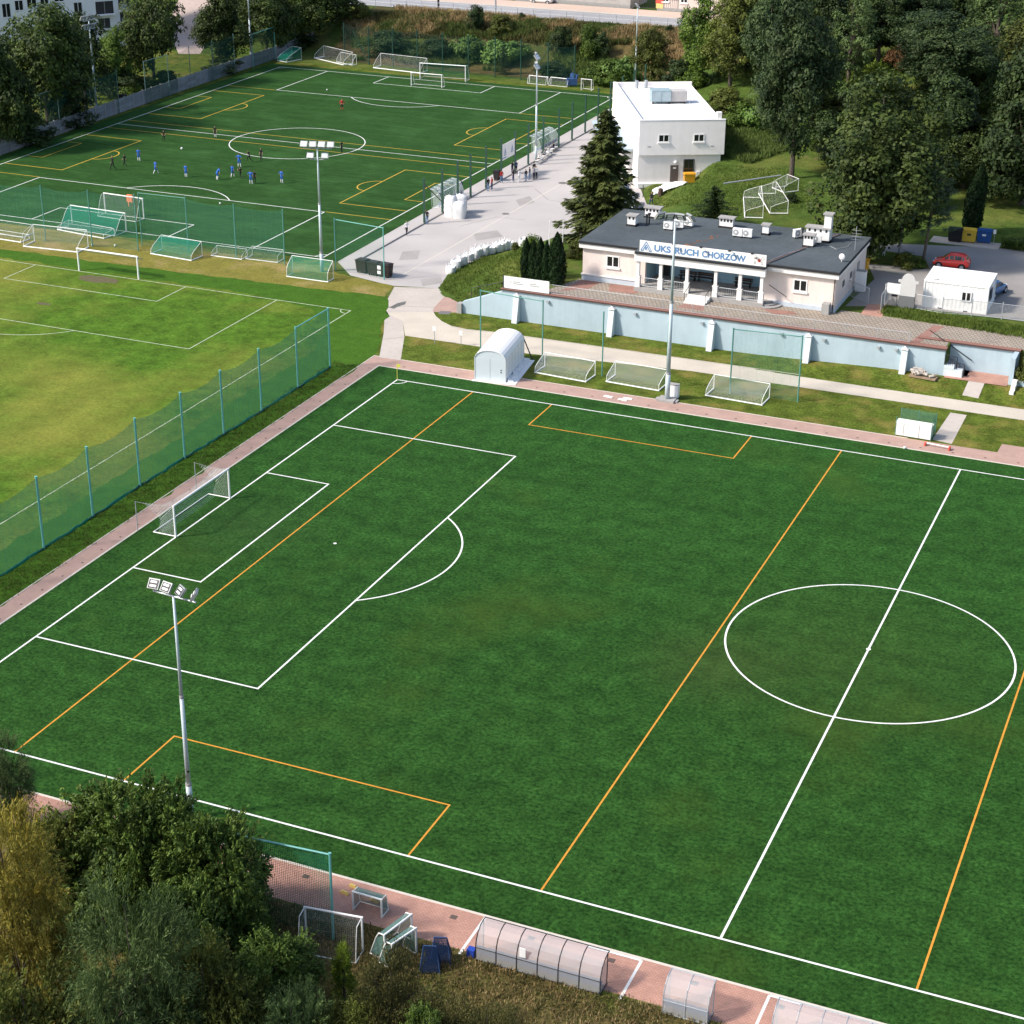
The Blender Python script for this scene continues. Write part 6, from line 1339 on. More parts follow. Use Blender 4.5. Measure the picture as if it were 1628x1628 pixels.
# ================================================================== PEOPLE
SKIN = mat('skin', (.48, .28, .20), .6, scale=9, var=.06); HAIR = mat('dark hair', (.035, .025, .018), .7, scale=9, var=.3); HAIR2 = mat('fair hair', (.30, .20, .10), .7, scale=9, var=.2)
EYE = mat('eye', (.02, .02, .02), .3, scale=9)
def cl(name, c): return mat(name, c, .85, scale=6, var=.12)
C_BLUE, C_NAVY, C_WHITE, C_BLACK, C_RED, C_GREY, C_JEAN = cl('royal blue kit', (.03, .13, .46)), cl('navy cloth', (.015, .03, .10)), cl('white cloth', (.72, .72, .72)), cl('black cloth', (.014, .014, .016)), cl('red cloth', (.42, .03, .03)), cl('grey cloth', (.30, .30, .32)), cl('denim', (.13, .22, .36))
def pose_mesh(name, J, female=False):
    """J: joints of a 1.75 m figure; one skinned surface with faces sorted by the nearest bone: 0 skin 1 top 2 bottoms 3 socks 4 shoes 5 hair"""
    V_ = []; E_ = []; Rd = []; idx = {}
    def v(k, r): idx[k] = len(V_); V_.append(Vector(J[k])); Rd.append(r)
    for k, r in (('pelvis', .125), ('waist', .115), ('chest', .14), ('neck', .05), ('head', .085), ('crown', .075)): v(k, r)
    for s in 'lr':
        for k, r in (('hip', .09), ('knee', .062), ('ankle', .042), ('toe', .036), ('sho', .06), ('elb', .042), ('wri', .03), ('palm', .036)): v(k + s, r)
    def e(a_, c_): E_.append((idx[a_], idx[c_]))
    for a_, c_ in (('pelvis', 'waist'), ('waist', 'chest'), ('chest', 'neck'), ('neck', 'head'), ('head', 'crown')): e(a_, c_)
    for s in 'lr':
        for a_, c_ in (('pelvis', 'hip' + s), ('hip' + s, 'knee' + s), ('knee' + s, 'ankle' + s), ('ankle' + s, 'toe' + s), ('chest', 'sho' + s), ('sho' + s, 'elb' + s), ('elb' + s, 'wri' + s), ('wri' + s, 'palm' + s)): e(a_, c_)
    me = bpy.data.meshes.new('t'); me.from_pydata(V_, E_, []); o = bpy.data.objects.new('t', me); COL.objects.link(o)
    md = o.modifiers.new('s', 'SKIN'); md.use_smooth_shade = True
    for i, r in enumerate(Rd): me.skin_vertices[0].data[i].radius = (r, r * (.8 if i in (0, 1, 2) else 1))
    me.skin_vertices[0].data[0].use_root = True
    o.modifiers.new('u', 'SUBSURF').levels = 1
    dg_ = bpy.context.evaluated_depsgraph_get(); m2 = bpy.data.meshes.new_from_object(o.evaluated_get(dg_)); bpy.data.objects.remove(o)
    vs = [tuple(q.co) for q in m2.vertices]; fs = [tuple(p_.vertices) for p_ in m2.polygons]; bpy.data.meshes.remove(m2)
    bones = [('pelvis', 'waist', 1), ('waist', 'chest', 1), ('chest', 'neck', 1), ('neck', 'head', 0), ('head', 'crown', 5)]
    for s in 'lr': bones += [('pelvis', 'hip' + s, 2), ('hip' + s, 'knee' + s, 2), ('knee' + s, 'ankle' + s, 3), ('ankle' + s, 'toe' + s, 4), ('chest', 'sho' + s, 1), ('sho' + s, 'elb' + s, 1), ('elb' + s, 'wri' + s, 6), ('wri' + s, 'palm' + s, 0)]
    def near(c):
        bd, bi = 9, 0
        for a_, d_, k in bones:
            A_, D_ = Vector(J[a_]), Vector(J[d_]); w_ = D_ - A_; q = max(0, min(1, (c - A_).dot(w_) / w_.length_squared)); dd = (c - A_ - w_ * q).length
            if dd < bd: bd, bi = dd, k
        return bi
    b = MB(); mi = []
    hd = Vector(J['head']); fwd = Vector(J['face'])
    for f in fs:
        c = sum((Vector(vs[i]) for i in f), Vector()) / len(f); k = near(c)
        if k in (0, 5) and (c - hd).length < .22: k = 5 if ((c - hd).dot(fwd) < .03 or c.z > hd.z + .09) and c.z > hd.z - .07 else 0
        mi.append(k)
    b.v = vs; b.f = fs; b.mi = mi
    side = fwd.cross(Vector((0, 0, 1))).normalized()
    b.tube(hd + fwd * .08 + Vector((0, 0, .0)), hd + fwd * .115 - Vector((0, 0, .02)), .012, 5, .016, 0)
    for s in (-1, 1): b.sphere(hd + fwd * .082 + side * (.034 * s) + Vector((0, 0, .025)), .012, 5, 4, 7); b.sphere(hd + side * (.09 * s), (.015, .015, .03), 5, 4, 0)
    b.tube(hd + fwd * .082 - side * .025 - Vector((0, 0, .05)), hd + fwd * .082 + side * .025 - Vector((0, 0, .05)), .008, 4, mi=0)
    for s in 'lr':
        pa, wr = Vector(J['palm' + s]), Vector(J['wri' + s]); d = (pa - wr).normalized(); ac = d.cross(fwd if abs(d.dot(fwd)) < .9 else Vector((0, 0, 1))).normalized()
        cu = d.cross(ac).normalized()
        for k, ln in enumerate((.065, .078, .074, .055)):
            q = pa + d * .02 + ac * (.016 * (k - 1.5)); b.tube(q, q + d * ln * .55, .009, 5, .0085); b.tube(q + d * ln * .55, q + d * ln * .95 + cu * .018, .0085, 5, .006)
        q = pa - d * .01 - ac * .03; b.tube(q, q + d * .035 - ac * .02, .011, 5, .009); b.tube(q + d * .035 - ac * .02, q + d * .06 - ac * .018, .009, 5, .007)
    return b
def J_(**k):
    d = dict(pelvis=(0, 0, .93), waist=(0, 0, 1.08), chest=(0, 0, 1.33), neck=(0, .01, 1.50), head=(0, .025, 1.62), crown=(0, .015, 1.70), hipl=(.10, 0, .88), hipr=(-.10, 0, .88), kneel=(.12, .02, .49), kneer=(-.12, .02, .49), anklel=(.12, -.02, .07), ankler=(-.12, -.02, .07), toel=(.14, .14, .035), toer=(-.14, .14, .035),
             shol=(.19, 0, 1.42), shor=(-.19, 0, 1.42), elbl=(.25, -.03, 1.15), elbr=(-.25, -.03, 1.15), wril=(.25, .05, .91), wrir=(-.25, .05, .91), palml=(.25, .08, .84), palmr=(-.25, .08, .84), face=(0, 1, 0)); d.update(k); return d
POSES = {
 'stand': J_(), 'akimbo': J_(elbl=(.42, -.08, 1.20), wril=(.22, .06, 1.02), palml=(.17, .1, .98), elbr=(-.42, -.08, 1.20), wrir=(-.22, .06, 1.02), palmr=(-.17, .1, .98), hipl=(.11, 0, .88), anklel=(.2, -.02, .07), toel=(.24, .13, .035), kneel=(.17, .02, .49)),
 'walk': J_(kneel=(.11, .20, .52), anklel=(.11, .28, .09), toel=(.12, .44, .07), kneer=(-.11, -.02, .50), ankler=(-.11, -.34, .13), toer=(-.12, -.22, .04), elbl=(.24, -.16, 1.17), wril=(.24, -.10, .93), palml=(.24, -.06, .86), elbr=(-.24, .08, 1.16), wrir=(-.22, .27, 1.0), palmr=(-.21, .33, .97)),
 'run': J_(chest=(0, .10, 1.30), neck=(0, .16, 1.46), head=(0, .20, 1.58), crown=(0, .20, 1.66), shol=(.19, .1, 1.39), shor=(-.19, .1, 1.39), kneel=(.11, .34, .66), anklel=(.11, .22, .28), toel=(.12, .37, .22), kneer=(-.11, -.1, .49), ankler=(-.11, -.42, .25), toer=(-.11, -.40, .10), elbl=(.26, -.14, 1.2), wril=(.22, .05, 1.07), palml=(.21, .12, 1.06), elbr=(-.26, .22, 1.16), wrir=(-.18, .38, 1.28), palmr=(-.17, .43, 1.33)),
 'bend': J_(waist=(0, .12, 1.05), chest=(0, .30, 1.22), neck=(0, .42, 1.34), head=(0, .50, 1.43), crown=(0, .53, 1.50), shol=(.19, .34, 1.27), shor=(-.19, .34, 1.27), elbl=(.26, .30, 1.0), elbr=(-.26, .30, 1.0), wril=(.18, .22, .72), wrir=(-.18, .22, .72), palml=(.15, .2, .62), palmr=(-.15, .2, .62), kneel=(.14, .12, .50), kneer=(-.14, .12, .50)),
 'sit': J_(pelvis=(0, -.05, .50), waist=(0, -.06, .64), chest=(0, 0, .88), neck=(0, .05, 1.05), head=(0, .08, 1.17), crown=(0, .07, 1.25), hipl=(.10, -.02, .48), hipr=(-.10, -.02, .48), kneel=(.14, .40, .50), kneer=(-.14, .40, .50), anklel=(.14, .42, .08), ankler=(-.14, .38, .08), toel=(.15, .57, .035), toer=(-.15, .53, .035), shol=(.19, .01, .97), shor=(-.19, .01, .97), elbl=(.25, .08, .72), elbr=(-.25, .08, .72), wril=(.17, .30, .60), wrir=(-.17, .30, .60), palml=(.13, .36, .57), palmr=(-.13, .36, .57)),
 'raise': J_(elbr=(-.33, .12, 1.38), wrir=(-.15, .2, 1.56), palmr=(-.1, .2, 1.62)),
}
PM_ = {k: pose_mesh(k, J) for k, J in POSES.items()}
KIT = {'blue': (C_BLUE, C_BLUE, C_WHITE, C_WHITE, SKIN, HAIR), 'black': (C_BLACK, C_BLACK, C_BLACK, C_BLACK, SKIN, HAIR), 'ref': (C_BLACK, C_BLACK, C_BLACK, C_BLACK, C_BLACK, HAIR2), 'keeper': (C_RED, C_BLACK, C_RED, C_BLACK, C_RED, HAIR2),
       'white_dark': (C_WHITE, C_BLACK, C_BLACK, C_BLACK, C_WHITE, HAIR2), 'black_jean': (C_BLACK, C_JEAN, C_JEAN, C_BLACK, C_BLACK, HAIR), 'red_jean': (C_RED, C_JEAN, C_JEAN, C_BLACK, C_RED, HAIR), 'navy_black': (C_NAVY, C_BLACK, C_BLACK, C_BLACK, C_NAVY, HAIR), 'white_white': (C_WHITE, C_WHITE, C_WHITE, C_WHITE, C_WHITE, HAIR), 'grey_black': (C_GREY, C_BLACK, C_BLACK, C_BLACK, C_GREY, HAIR), 'black_black': (C_BLACK, C_NAVY, C_NAVY, C_WHITE, C_BLACK, HAIR), 'red_navy': (C_RED, C_NAVY, C_NAVY, C_BLACK, C_RED, HAIR), 'kneeblack': (C_BLACK, C_BLACK, C_WHITE, C_BLACK, SKIN, HAIR)}
_pm = {}
def person(label, u, v, pose, kit, yaw, h=1.62, group=None, z=None):
    k = (pose, kit)
    if k not in _pm:
        t, bt, so, sh, arm, hr = KIT[kit]; _pm[k] = PM_[pose].mesh('person', [SKIN, t, bt, so, sh, hr, arm, EYE], True)
    p = ground(u, v) if z is None else at(u, v, z); o = link('person', _pm[k], None, p, R(yaw), (h / 1.72,) * 3); o.location.z += .012
    return tag(o, label, 'person', group)
gp = 'players on the far pitch'
for a_ in (
 ('player in black shirt standing with folded arms, farthest left near the halfway line', 261, 225, 'akimbo', 'black', 200, 1.5),
 ('player in black with white boots standing on the halfway line left of the centre circle', 342.5, 219, 'stand', 'kneeblack', 180, 1.6),
 ('referee all in black at the far left of the blue players', 180, 270.5, 'walk', 'ref', 150, 1.85),
 ('player in black beside the referee', 199, 265, 'walk', 'black', 100, 1.6),
 ('leftmost player in blue kit, standing right of the referee', 221, 256.5, 'stand', 'blue', 20, 1.7),
 ('player in blue kit, second from the left of the blue line', 248, 277, 'walk', 'blue', -10, 1.75),
 ('player in blue kit, third from the left of the blue line', 296, 282, 'stand', 'blue', 0, 1.65),
 ('player in blue kit leaning forward with hands on knees', 345, 286.5, 'bend', 'blue', -30, 1.75),
 ('player in blue kit walking right of the leaning one', 370, 282, 'walk', 'blue', 10, 1.6),
 ('player in black kicking near the middle of the blue players', 383, 285, 'run', 'black', 60, 1.55),
 ('player in blue kit nearest the centre circle', 380.5, 266, 'akimbo', 'blue', 5, 1.8),
 ('player in blue kit with arms out beside a black shirt', 399, 293, 'akimbo', 'blue', 0, 1.75),
 ('player in black half hidden behind a blue player', 405, 291.5, 'stand', 'black', 0, 1.6),
 ('rightmost player in blue kit, standing alone', 448, 291.5, 'akimbo', 'blue', -15, 1.7),
 ('player in black running inside the lower left of the centre circle', 397, 258.5, 'run', 'black', 120, 1.65),
 ('player in black standing on the lower edge of the centre circle', 415.5, 255.5, 'stand', 'black', 170, 1.65),
 ('player in black standing on the right side of the centre circle', 543.5, 243, 'stand', 'black', 90, 1.6),
 ('goalkeeper in red shirt and black shorts before the far penalty area', 544, 176, 'akimbo', 'keeper', 200, 1.7)): person(*a_, group=gp)
gs_ = 'spectators along the pitch fence'
for a_ in (
 ('man in white shirt and dark trousers walking along the fence line, nearest the camera', 646.5, 374, 'walk', 'white_dark', 230, 1.62),
 ('person in black top and jeans by the first fence post', 679, 357, 'raise', 'black_jean', 60, 1.7),
 ('player in white shirt behind the fence brace on the touchline', 699, 318, 'raise', 'white_dark', 70, 1.62),
 ('person in navy standing inside the near far-pitch dugout', 733.5, 308, 'stand', 'navy_black', 80, 1.65),
 ('person in black jacket and jeans left of a red top, past the dugout', 776, 304, 'stand', 'black_jean', 70, 1.7),
 ('person in red top and dark trousers past the near dugout', 782, 302, 'stand', 'red_navy', 90, 1.6),
 ('person in red top and jeans right of the dark bin', 797.5, 291, 'stand', 'red_jean', 60, 1.65),
 ('person in black at the left of the spectator group, rear', 814.5, 277, 'stand', 'black_black', 80, 1.7),
 ('person in dark jacket at the rear of the spectator group', 820.5, 276, 'stand', 'navy_black', 60, 1.65),
 ('person in black with hands on hips at the front of the spectator group', 816, 290, 'akimbo', 'black_black', 90, 1.75),
 ('person in grey top and white trousers in the spectator group', 825.5, 290, 'stand', 'white_white', 80, 1.65),
 ('person in black top and light jeans, left of a pair in the spectator group', 836, 288.5, 'stand', 'black_jean', 70, 1.55),
 ('person in black top, right of a pair in the spectator group', 842, 286, 'stand', 'black_jean', 95, 1.65),
 ('person in black top behind the floodlight mast base', 849, 279, 'stand', 'black_black', 60, 1.7),
 ('person in grey jacket right of the floodlight mast', 849, 286, 'stand', 'grey_black', 80, 1.65),
 ('person in white top at the right end of the spectator group', 853, 285, 'raise', 'white_dark', 80, 1.65)): person(*a_, group=gs_)
person('person in dark clothes walking on the grass behind the clubhouse', 1035.5, 328, 'walk', 'black_black', 170, 1.75)
person('man in dark clothes standing by the blue goals at the far fence', 911, 130, 'stand', 'navy_black', 180, 1.75)
BW = mat('bench white', (.62, .60, .58), .7, scale=3, var=.1)
for i, (u, v) in enumerate(((857.5, 258.5), (866, 252), (872, 247.5), (880, 240.5))):
    p = at(u, v); t = thing('bench', ['white bench nearest the floodlight mast at the far pitch', 'second white bench from the mast at the far pitch', 'third white bench from the mast at the far pitch', 'white bench nearest the farther dugout of the far pitch'][i], 'bench', p, R(90), 'white benches beside the far pitch')
    for k in range(2): b = MB(); b.box(-1.0, -.22 + .24 * k, .42, 1.0, -.02 + .24 * k, .47); b.build('slat', BW, t)
    for s in (-.8, .8): b = MB(); b.box(s - .04, -.2, 0, s + .04, .2, .42); b.build('leg', STEEL, t)
    person(['seated spectator in white on the bench nearest the mast', 'seated spectator in grey on the second bench from the mast', 'seated spectator in white on the third bench from the mast', 'seated spectator in black on the bench by the farther dugout'][i], u, v, 'sit', ['white_dark', 'grey_black', 'white_white', 'black_black'][i], [100, 80, 95, 90][i], 1.65, 'seated spectators')

# ================================================================== PLANTS
def mesh_np(name, V, F4, mats, mi=None):
    me = bpy.data.meshes.new(name); nv, nf = len(V), len(F4)
    me.vertices.add(nv); me.vertices.foreach_set('co', np.asarray(V, np.float32).ravel()); k = F4.shape[1]
    me.loops.add(nf * k); me.loops.foreach_set('vertex_index', F4.astype(np.int32).ravel()); me.polygons.add(nf)
    me.polygons.foreach_set('loop_start', np.arange(0, nf * k, k, dtype=np.int32)); me.polygons.foreach_set('loop_total', np.full(nf, k, np.int32))
    for m_ in mats: me.materials.append(m_)
    if mi is not None: me.polygons.foreach_set('material_index', np.asarray(mi, np.int32))
    me.update(calc_edges=True); return me
RNG = np.random.default_rng(5)
def unit(a): return a / np.maximum(np.linalg.norm(a, axis=1, keepdims=True), 1e-9)
def leaves(C, Nrm, L_, Wd, name, m_, Ax=None):
    """a four-cornered folded leaf at each C with normal Nrm"""
    n = len(C); A_ = unit(np.cross(Nrm, RNG.normal(size=(n, 3)))) if Ax is None else Ax
    B_ = unit(np.cross(Nrm, A_)); L_ = L_[:, None] / 2; Wd = Wd[:, None] / 2
    V = np.stack([C - A_ * L_, C + B_ * Wd + Nrm * Wd * .25, C + A_ * L_, C - B_ * Wd + Nrm * Wd * .25], 1).reshape(-1, 3)
    return mesh_np(name, V, np.arange(4 * n).reshape(n, 4), [m_])
def lobed(n, seed, low=.15, flat=1.0, top=.0):
    """clump centres in an uneven crown of unit half-width 1 and height 0..1"""
    r_ = np.random.default_rng(seed); K = 24; ld = unit(r_.normal(size=(K, 3)) + np.array([0, 0, .15])); lc = ld * r_.uniform(.40, .70, (K, 1)); lr = r_.uniform(.26, .46, K); lc[0] = (0, 0, 0); lr[0] = .55
    pk = r_.choice(K, n, p=lr ** 2 / (lr ** 2).sum()); d = unit(r_.normal(size=(n, 3)) + ld[pk] * .45); p = lc[pk] + d * (lr[pk] * r_.uniform(.3, 1, n) ** .4)[:, None]
    p[:, :2] /= np.percentile(np.abs(p[:, :2]), 98.5); z0, z1 = np.percentile(p[:, 2], (1, 99)); z = np.clip((p[:, 2] - z0) / (z1 - z0), -.03, 1.04); z = low + (1 - low) * z
    d = unit(d + unit(p * np.array([1, 1, .6])) * .5)
    tap = 1 - max(top, 0) * np.clip(z, 0, 1) ** 1.5
    if top < 0: tap = .45 + .55 * np.clip(z / .42, 0, 1) ** .7
    return np.stack([p[:, 0] * tap, p[:, 1] * tap, z], 1), d
def crown(name, m_, Wd, Ht, nc, nl, size, seed, low=.15, cr=.16, asp=.55, top=0., droop=0.):
    c, d = lobed(nc, seed, low, 1, top); C = c * np.array([Wd / 2, Wd / 2, Ht]); r_ = cr * Wd * RNG.uniform(.6, 1.25, nc)
    q = RNG.normal(size=(nc, nl, 3)); q = q / np.linalg.norm(q, axis=2, keepdims=True) * RNG.uniform(.3, 1, (nc, nl, 1)) ** .5; q[..., 2] *= .7
    P_ = (C[:, None] + q * r_[:, None, None]).reshape(-1, 3); nn = (q * .8 + d[:, None] * .5 + np.array([0, 0, .55])).reshape(-1, 3) + RNG.normal(size=(nc * nl, 3)) * .45
    L_ = size * RNG.uniform(.6, 1.3, nc * nl); Ax = None
    if droop > 0:                              # leaves strung along drooping sprigs
        S_ = 6; base = np.repeat(C[:, None] + q[:, :S_] * (r_[:, None, None] * .55), -(-nl // S_), 1)[:, :nl]; ax0 = unit(d * .9 + RNG.normal(size=d.shape) * .2)[:, None] + q[:, :S_] * .9 + np.array([0, 0, .25]); ax0 = ax0 / np.linalg.norm(ax0, axis=2, keepdims=True); ax0 = np.repeat(ax0, -(-nl // S_), 1)[:, :nl]
        tt = RNG.uniform(0, 1, (nc, nl, 1)); ln = 1.55 * r_[:, None, None] * RNG.uniform(.7, 1.2, (nc, nl, 1))
        P_ = (base + ax0 * tt * ln - np.array([0, 0, 1.]) * (tt ** 2) * ln * droop + RNG.normal(size=(nc, nl, 3)) * size * .28).reshape(-1, 3)
        Ax = unit((ax0 - np.array([0, 0, 2.]) * tt * droop).reshape(-1, 3) + RNG.normal(size=(nc * nl, 3)) * .38); nn = np.array([0, 0, 1.]) + RNG.normal(size=(nc * nl, 3)) * .55 + np.repeat(d, nl, 0) * .4; nn = nn - Ax * (nn * Ax).sum(1, keepdims=True)
    elif droop:
        ax = np.repeat(d, nl, 0) * .7 + RNG.normal(size=(nc * nl, 3)) * .35 - np.array([0, 0, droop]); Ax = unit(ax); nn = nn - Ax * (nn * Ax).sum(1, keepdims=True)
    return leaves(P_, unit(nn), L_, L_ * asp, name, m_, Ax), C
BARK = mat('bark', (.10, .082, .066), .95, scale=3, var=.4, bump=.4); BARK2 = mat('pale bark', (.16, .13, .10), .95, scale=3, var=.4)
LM = {
 'oak': leaf_mat('oak leaf', (.012, .026, .007), (.078, .115, .022)), 'bright': leaf_mat('bright leaf', (.035, .070, .010), (.13, .20, .030)), 'dark': leaf_mat('dark leaf', (.010, .024, .007), (.060, .095, .026)),
 'bluegreen': leaf_mat('blue green leaf', (.013, .031, .011), (.076, .115, .038)), 'olive': leaf_mat('olive leaf', (.028, .040, .008), (.15, .175, .034)), 'walnut': leaf_mat('walnut leaf', (.016, .038, .006), (.15, .225, .04)),
 'maple': leaf_mat('maple leaf', (.010, .024, .006), (.080, .112, .023)), 'yellow': leaf_mat('yellowing leaf', (.095, .090, .014), (.56, .46, .075)), 'willow': leaf_mat('willow leaf', (.022, .046, .014), (.145, .215, .065)), 'lime': leaf_mat('lime leaf', (.08, .13, .012), (.24, .32, .04)),
 'spruce': leaf_mat('spruce needle', (.016, .027, .007), (.100, .122, .034), trans=.1), 'pine': leaf_mat('pine needle', (.016, .036, .018), (.11, .16, .08), trans=.1), 'thuja': leaf_mat('thuja spray', (.008, .022, .008), (.024, .050, .015), trans=.1),
 'rust': leaf_mat('rusty leaf', (.07, .035, .014), (.19, .10, .04)), 'knot': leaf_mat('knotweed leaf', (.05, .10, .02), (.17, .28, .06)), 'twig': leaf_mat('twig olive leaf', (.05, .055, .018), (.16, .15, .05)),
 'dry': leaf_mat('dry stalk', (.20, .135, .06), (.52, .39, .19)), 'weed': leaf_mat('weed blade', (.045, .075, .018), (.15, .21, .05)), 'blade': leaf_mat('grass blade', (.06, .10, .015), (.16, .22, .04))}
_cr = {}
KIND = { # material, (crown w, h), clumps, leaves, leaf size, low, clump r, aspect, taper, droop
 'oak': ('oak', 10, 11, 230, 70, .42, .12, .13, .6, .15, 0), 'oak2': ('oak', 10, 11, 230, 70, .42, .10, .12, .6, .3, 0), 'maple': ('maple', 12, 15, 420, 80, .40, .03, .105, .65, -1, 0), 'dark': ('dark', 9, 13, 240, 70, .42, .10, .13, .6, .25, 0),
 'bluegreen': ('bluegreen', 9, 15, 260, 70, .42, .08, .13, .55, .25, 0), 'bright': ('bright', 8, 12, 220, 70, .42, .08, .13, .6, .2, 0), 'olive': ('olive', 9, 12, 220, 70, .40, .08, .13, .55, .2, 0), 'airy': ('willow', 8, 12, 120, 60, .38, .12, .10, .5, .2, 0),
 'walnut': ('walnut', 9, 8, 380, 110, .36, .02, .10, .42, .1, .35), 'walnut2': ('walnut', 9, 8, 380, 110, .36, .0, .10, .45, .05, .3), 'willow': ('willow', 9, 8, 360, 130, .36, .0, .115, .17, .05, .30), 'yellow': ('yellow', 8, 9, 320, 120, .32, .0, .12, .22, .05, .35), 'oliven': ('olive', 8, 6, 280, 90, .30, .0, .12, .4, .1, .3), 'limes': ('lime', 4, 4, 110, 80, .24, .0, .15, .5, .2, .1),
 'twiggy': ('twig', 8, 6, 260, 70, .25, .0, .115, .35, .1, -.3), 'shrub': ('olive', 5, 4, 120, 60, .34, .0, .15, .5, .1, 0), 'shrubdark': ('dark', 5, 4.5, 120, 60, .34, .0, .15, .5, .15, 0), 'shrubgreen': ('bright', 5, 3.5, 120, 60, .36, .0, .15, .5, .1, 0), 'knotweed': ('knot', 6, 3, 120, 50, .50, .0, .15, .6, .1, 0), 'rusty': ('rust', 5, 3.5, 110, 50, .34, .0, .15, .5, .1, 0)}
def get_crown(kind):
    if kind in _cr: return _cr[kind]
    mk, Wd, Ht, nc, nl, sz, low, cr, asp, top, dr = KIND[kind]
    me, C = crown('crown_' + kind, LM[mk], Wd, Ht, nc, nl, sz, len(_cr) + 3, low, cr, asp, top, dr); vv = np.array([q.co for q in me.vertices]); z1_ = np.percentile(vv[:, 2], 99.7); w1_ = np.percentile(np.abs(vv[:, :2]), 98.8) * 2; _cr[kind] = (me, C, w1_, z1_); return _cr[kind]
_lb = {}
def limbs(kind):
    if kind in _lb: return _lb[kind]
    me, C, Wd, Ht = get_crown(kind); b = MB(); r_ = random.Random(3); k = .18 * Ht
    b.tube((0, 0, -1.5), (0, 0, k), .30, 9, .24); b.tube((0, 0, k), (.2, .1, Ht * .55), .24, 8, .13); b.tube((.2, .1, Ht * .55), (.1, .2, Ht * .9), .13, 7, .03)
    for i in range(16):
        q = C[r_.randrange(len(C))]; z0 = r_.uniform(.1, .55) * Ht; s = Vector((.1, .05, z0)); m_ = s.lerp(Vector(q), .5) + Vector((0, 0, .3)); b.tube(s, m_, .10, 5, .06, cap=False); b.tube(m_, Vector(q), .06, 5, .02, cap=False)
    _lb[kind] = b.mesh('trunk', BARK, True); return _lb[kind]
def tree(label, kind, u, vb, vt, wpx, low=0.0, group=None, name='tree', cat='tree', rot=None, dep=1.0, P0=None, trunk=True):
    """vb, vt: rows of the foot and of the top; wpx: crown width in photograph pixels; low: bare stem share"""
    p = ground(u, vb) if P0 is None else P0; me, C, Wd, Ht = get_crown(kind); X = p; h = zat(X, vt) - p.z; wm = wpx / pxm(p + Vector((0, 0, h / 2)))
    t = thing(name, label, cat, p, R(rot if rot is not None else (u * 37) % 360), group)
    z0 = low * h; s = (wm / Wd, wm / Wd * dep, (h - z0) / Ht)
    link('crown', me, t, (0, 0, z0), 0, s)
    if trunk:
        tk = limbs(kind); link('trunk', tk, t, (0, 0, z0), 0, s)
        if low > 0: b = MB(); r_ = .30 * wm / Wd; b.tube((0, 0, -.5), (0, 0, z0 + .2), max(.18, r_ * 1.2), 9, max(.15, r_)); b.build('stem', BARK, t)
    return t
def spruce_crown(name, m_, H_, Wd, nb, seed, dense=34):
    r_ = np.random.default_rng(seed); P_, N_, A_, L_ = [], [], [], []
    for i in range(nb):
        f = (i / nb) ** .85; z = H_ * (.04 + .95 * f); rad = Wd / 2 * (1 - f) ** .68 * r_.uniform(.5, 1.15) + .12; a = i * 2.39996 + r_.uniform(-.4, .4); d = np.array([math.cos(a), math.sin(a), 0]); sd_ = np.array([-d[1], d[0], 0]); n = max(6, int(dense * rad / (Wd / 2)) + 5)
        for k in range(n):
            s = (k + .5) / n; dr = -.34 * s * rad + .16 * rad * max(0, s - .75) * 3; w_ = (.34 * (1 - .45 * s)) * rad * .9
            for _ in range(4):
                o = r_.uniform(-1, 1); P_.append(d * s * rad + sd_ * o * w_ + np.array([0, 0, z + dr - abs(o) * .10 * rad + r_.normal() * .06])); ax = d * .8 + sd_ * o * .9 + np.array([0, 0, -.30 + r_.normal() * .2]); A_.append(ax); N_.append(np.array([0, 0, 1.]) + r_.normal(size=3) * .35); L_.append(r_.uniform(.35, .75) * H_ / 14)
    A_ = unit(np.array(A_)); N_ = np.array(N_); N_ = unit(N_ - A_ * (N_ * A_).sum(1, keepdims=True)); L_ = np.array(L_); return leaves(np.array(P_), N_, L_, L_ * .36, name, m_, A_)
p = ground(958, 377); hS = zat(p, 176) - p.z; SPR = spruce_crown('spruce_crown', LM['spruce'], 14, 8.2, 215, 3, 58)
t = thing('spruce_tree', 'tall olive spruce standing between the plaza and the clubhouse roof', 'tree', p); wS = 152 / pxm(p + Vector((0, 0, 5))); link('crown', SPR, t, (0, 0, .2), 0, (wS / 8.2, wS / 8.2, hS / 14))
b = MB(); b.tube((0, 0, -.5), (0, 0, hS * .96), .28, 8, .03); b.build('trunk', BARK, t)
SPD = spruce_crown('small_spruce_crown', LM['dark'], 5, 3.6, 70, 8, 24)
def small_spruce(label, u, vb, vt, wpx):
    p = ground(u, vb); h = zat(p, vt) - p.z; wm = wpx / pxm(p); t = thing('spruce_tree', label, 'tree', p, u % 6); link('crown', SPD, t, (0, 0, .05), 0, (wm / 3.6, wm / 3.6, h / 5)); b = MB(); b.tube((0, 0, -.3), (0, 0, h * .9), .09, 6, .02); b.build('trunk', BARK, t)
small_spruce('small dark spruce on the slope behind the clubhouse roof', 1134, 358, 296, 98); small_spruce('small dark spruce behind the far right fence of the far pitch', 800, 118, 74, 34)
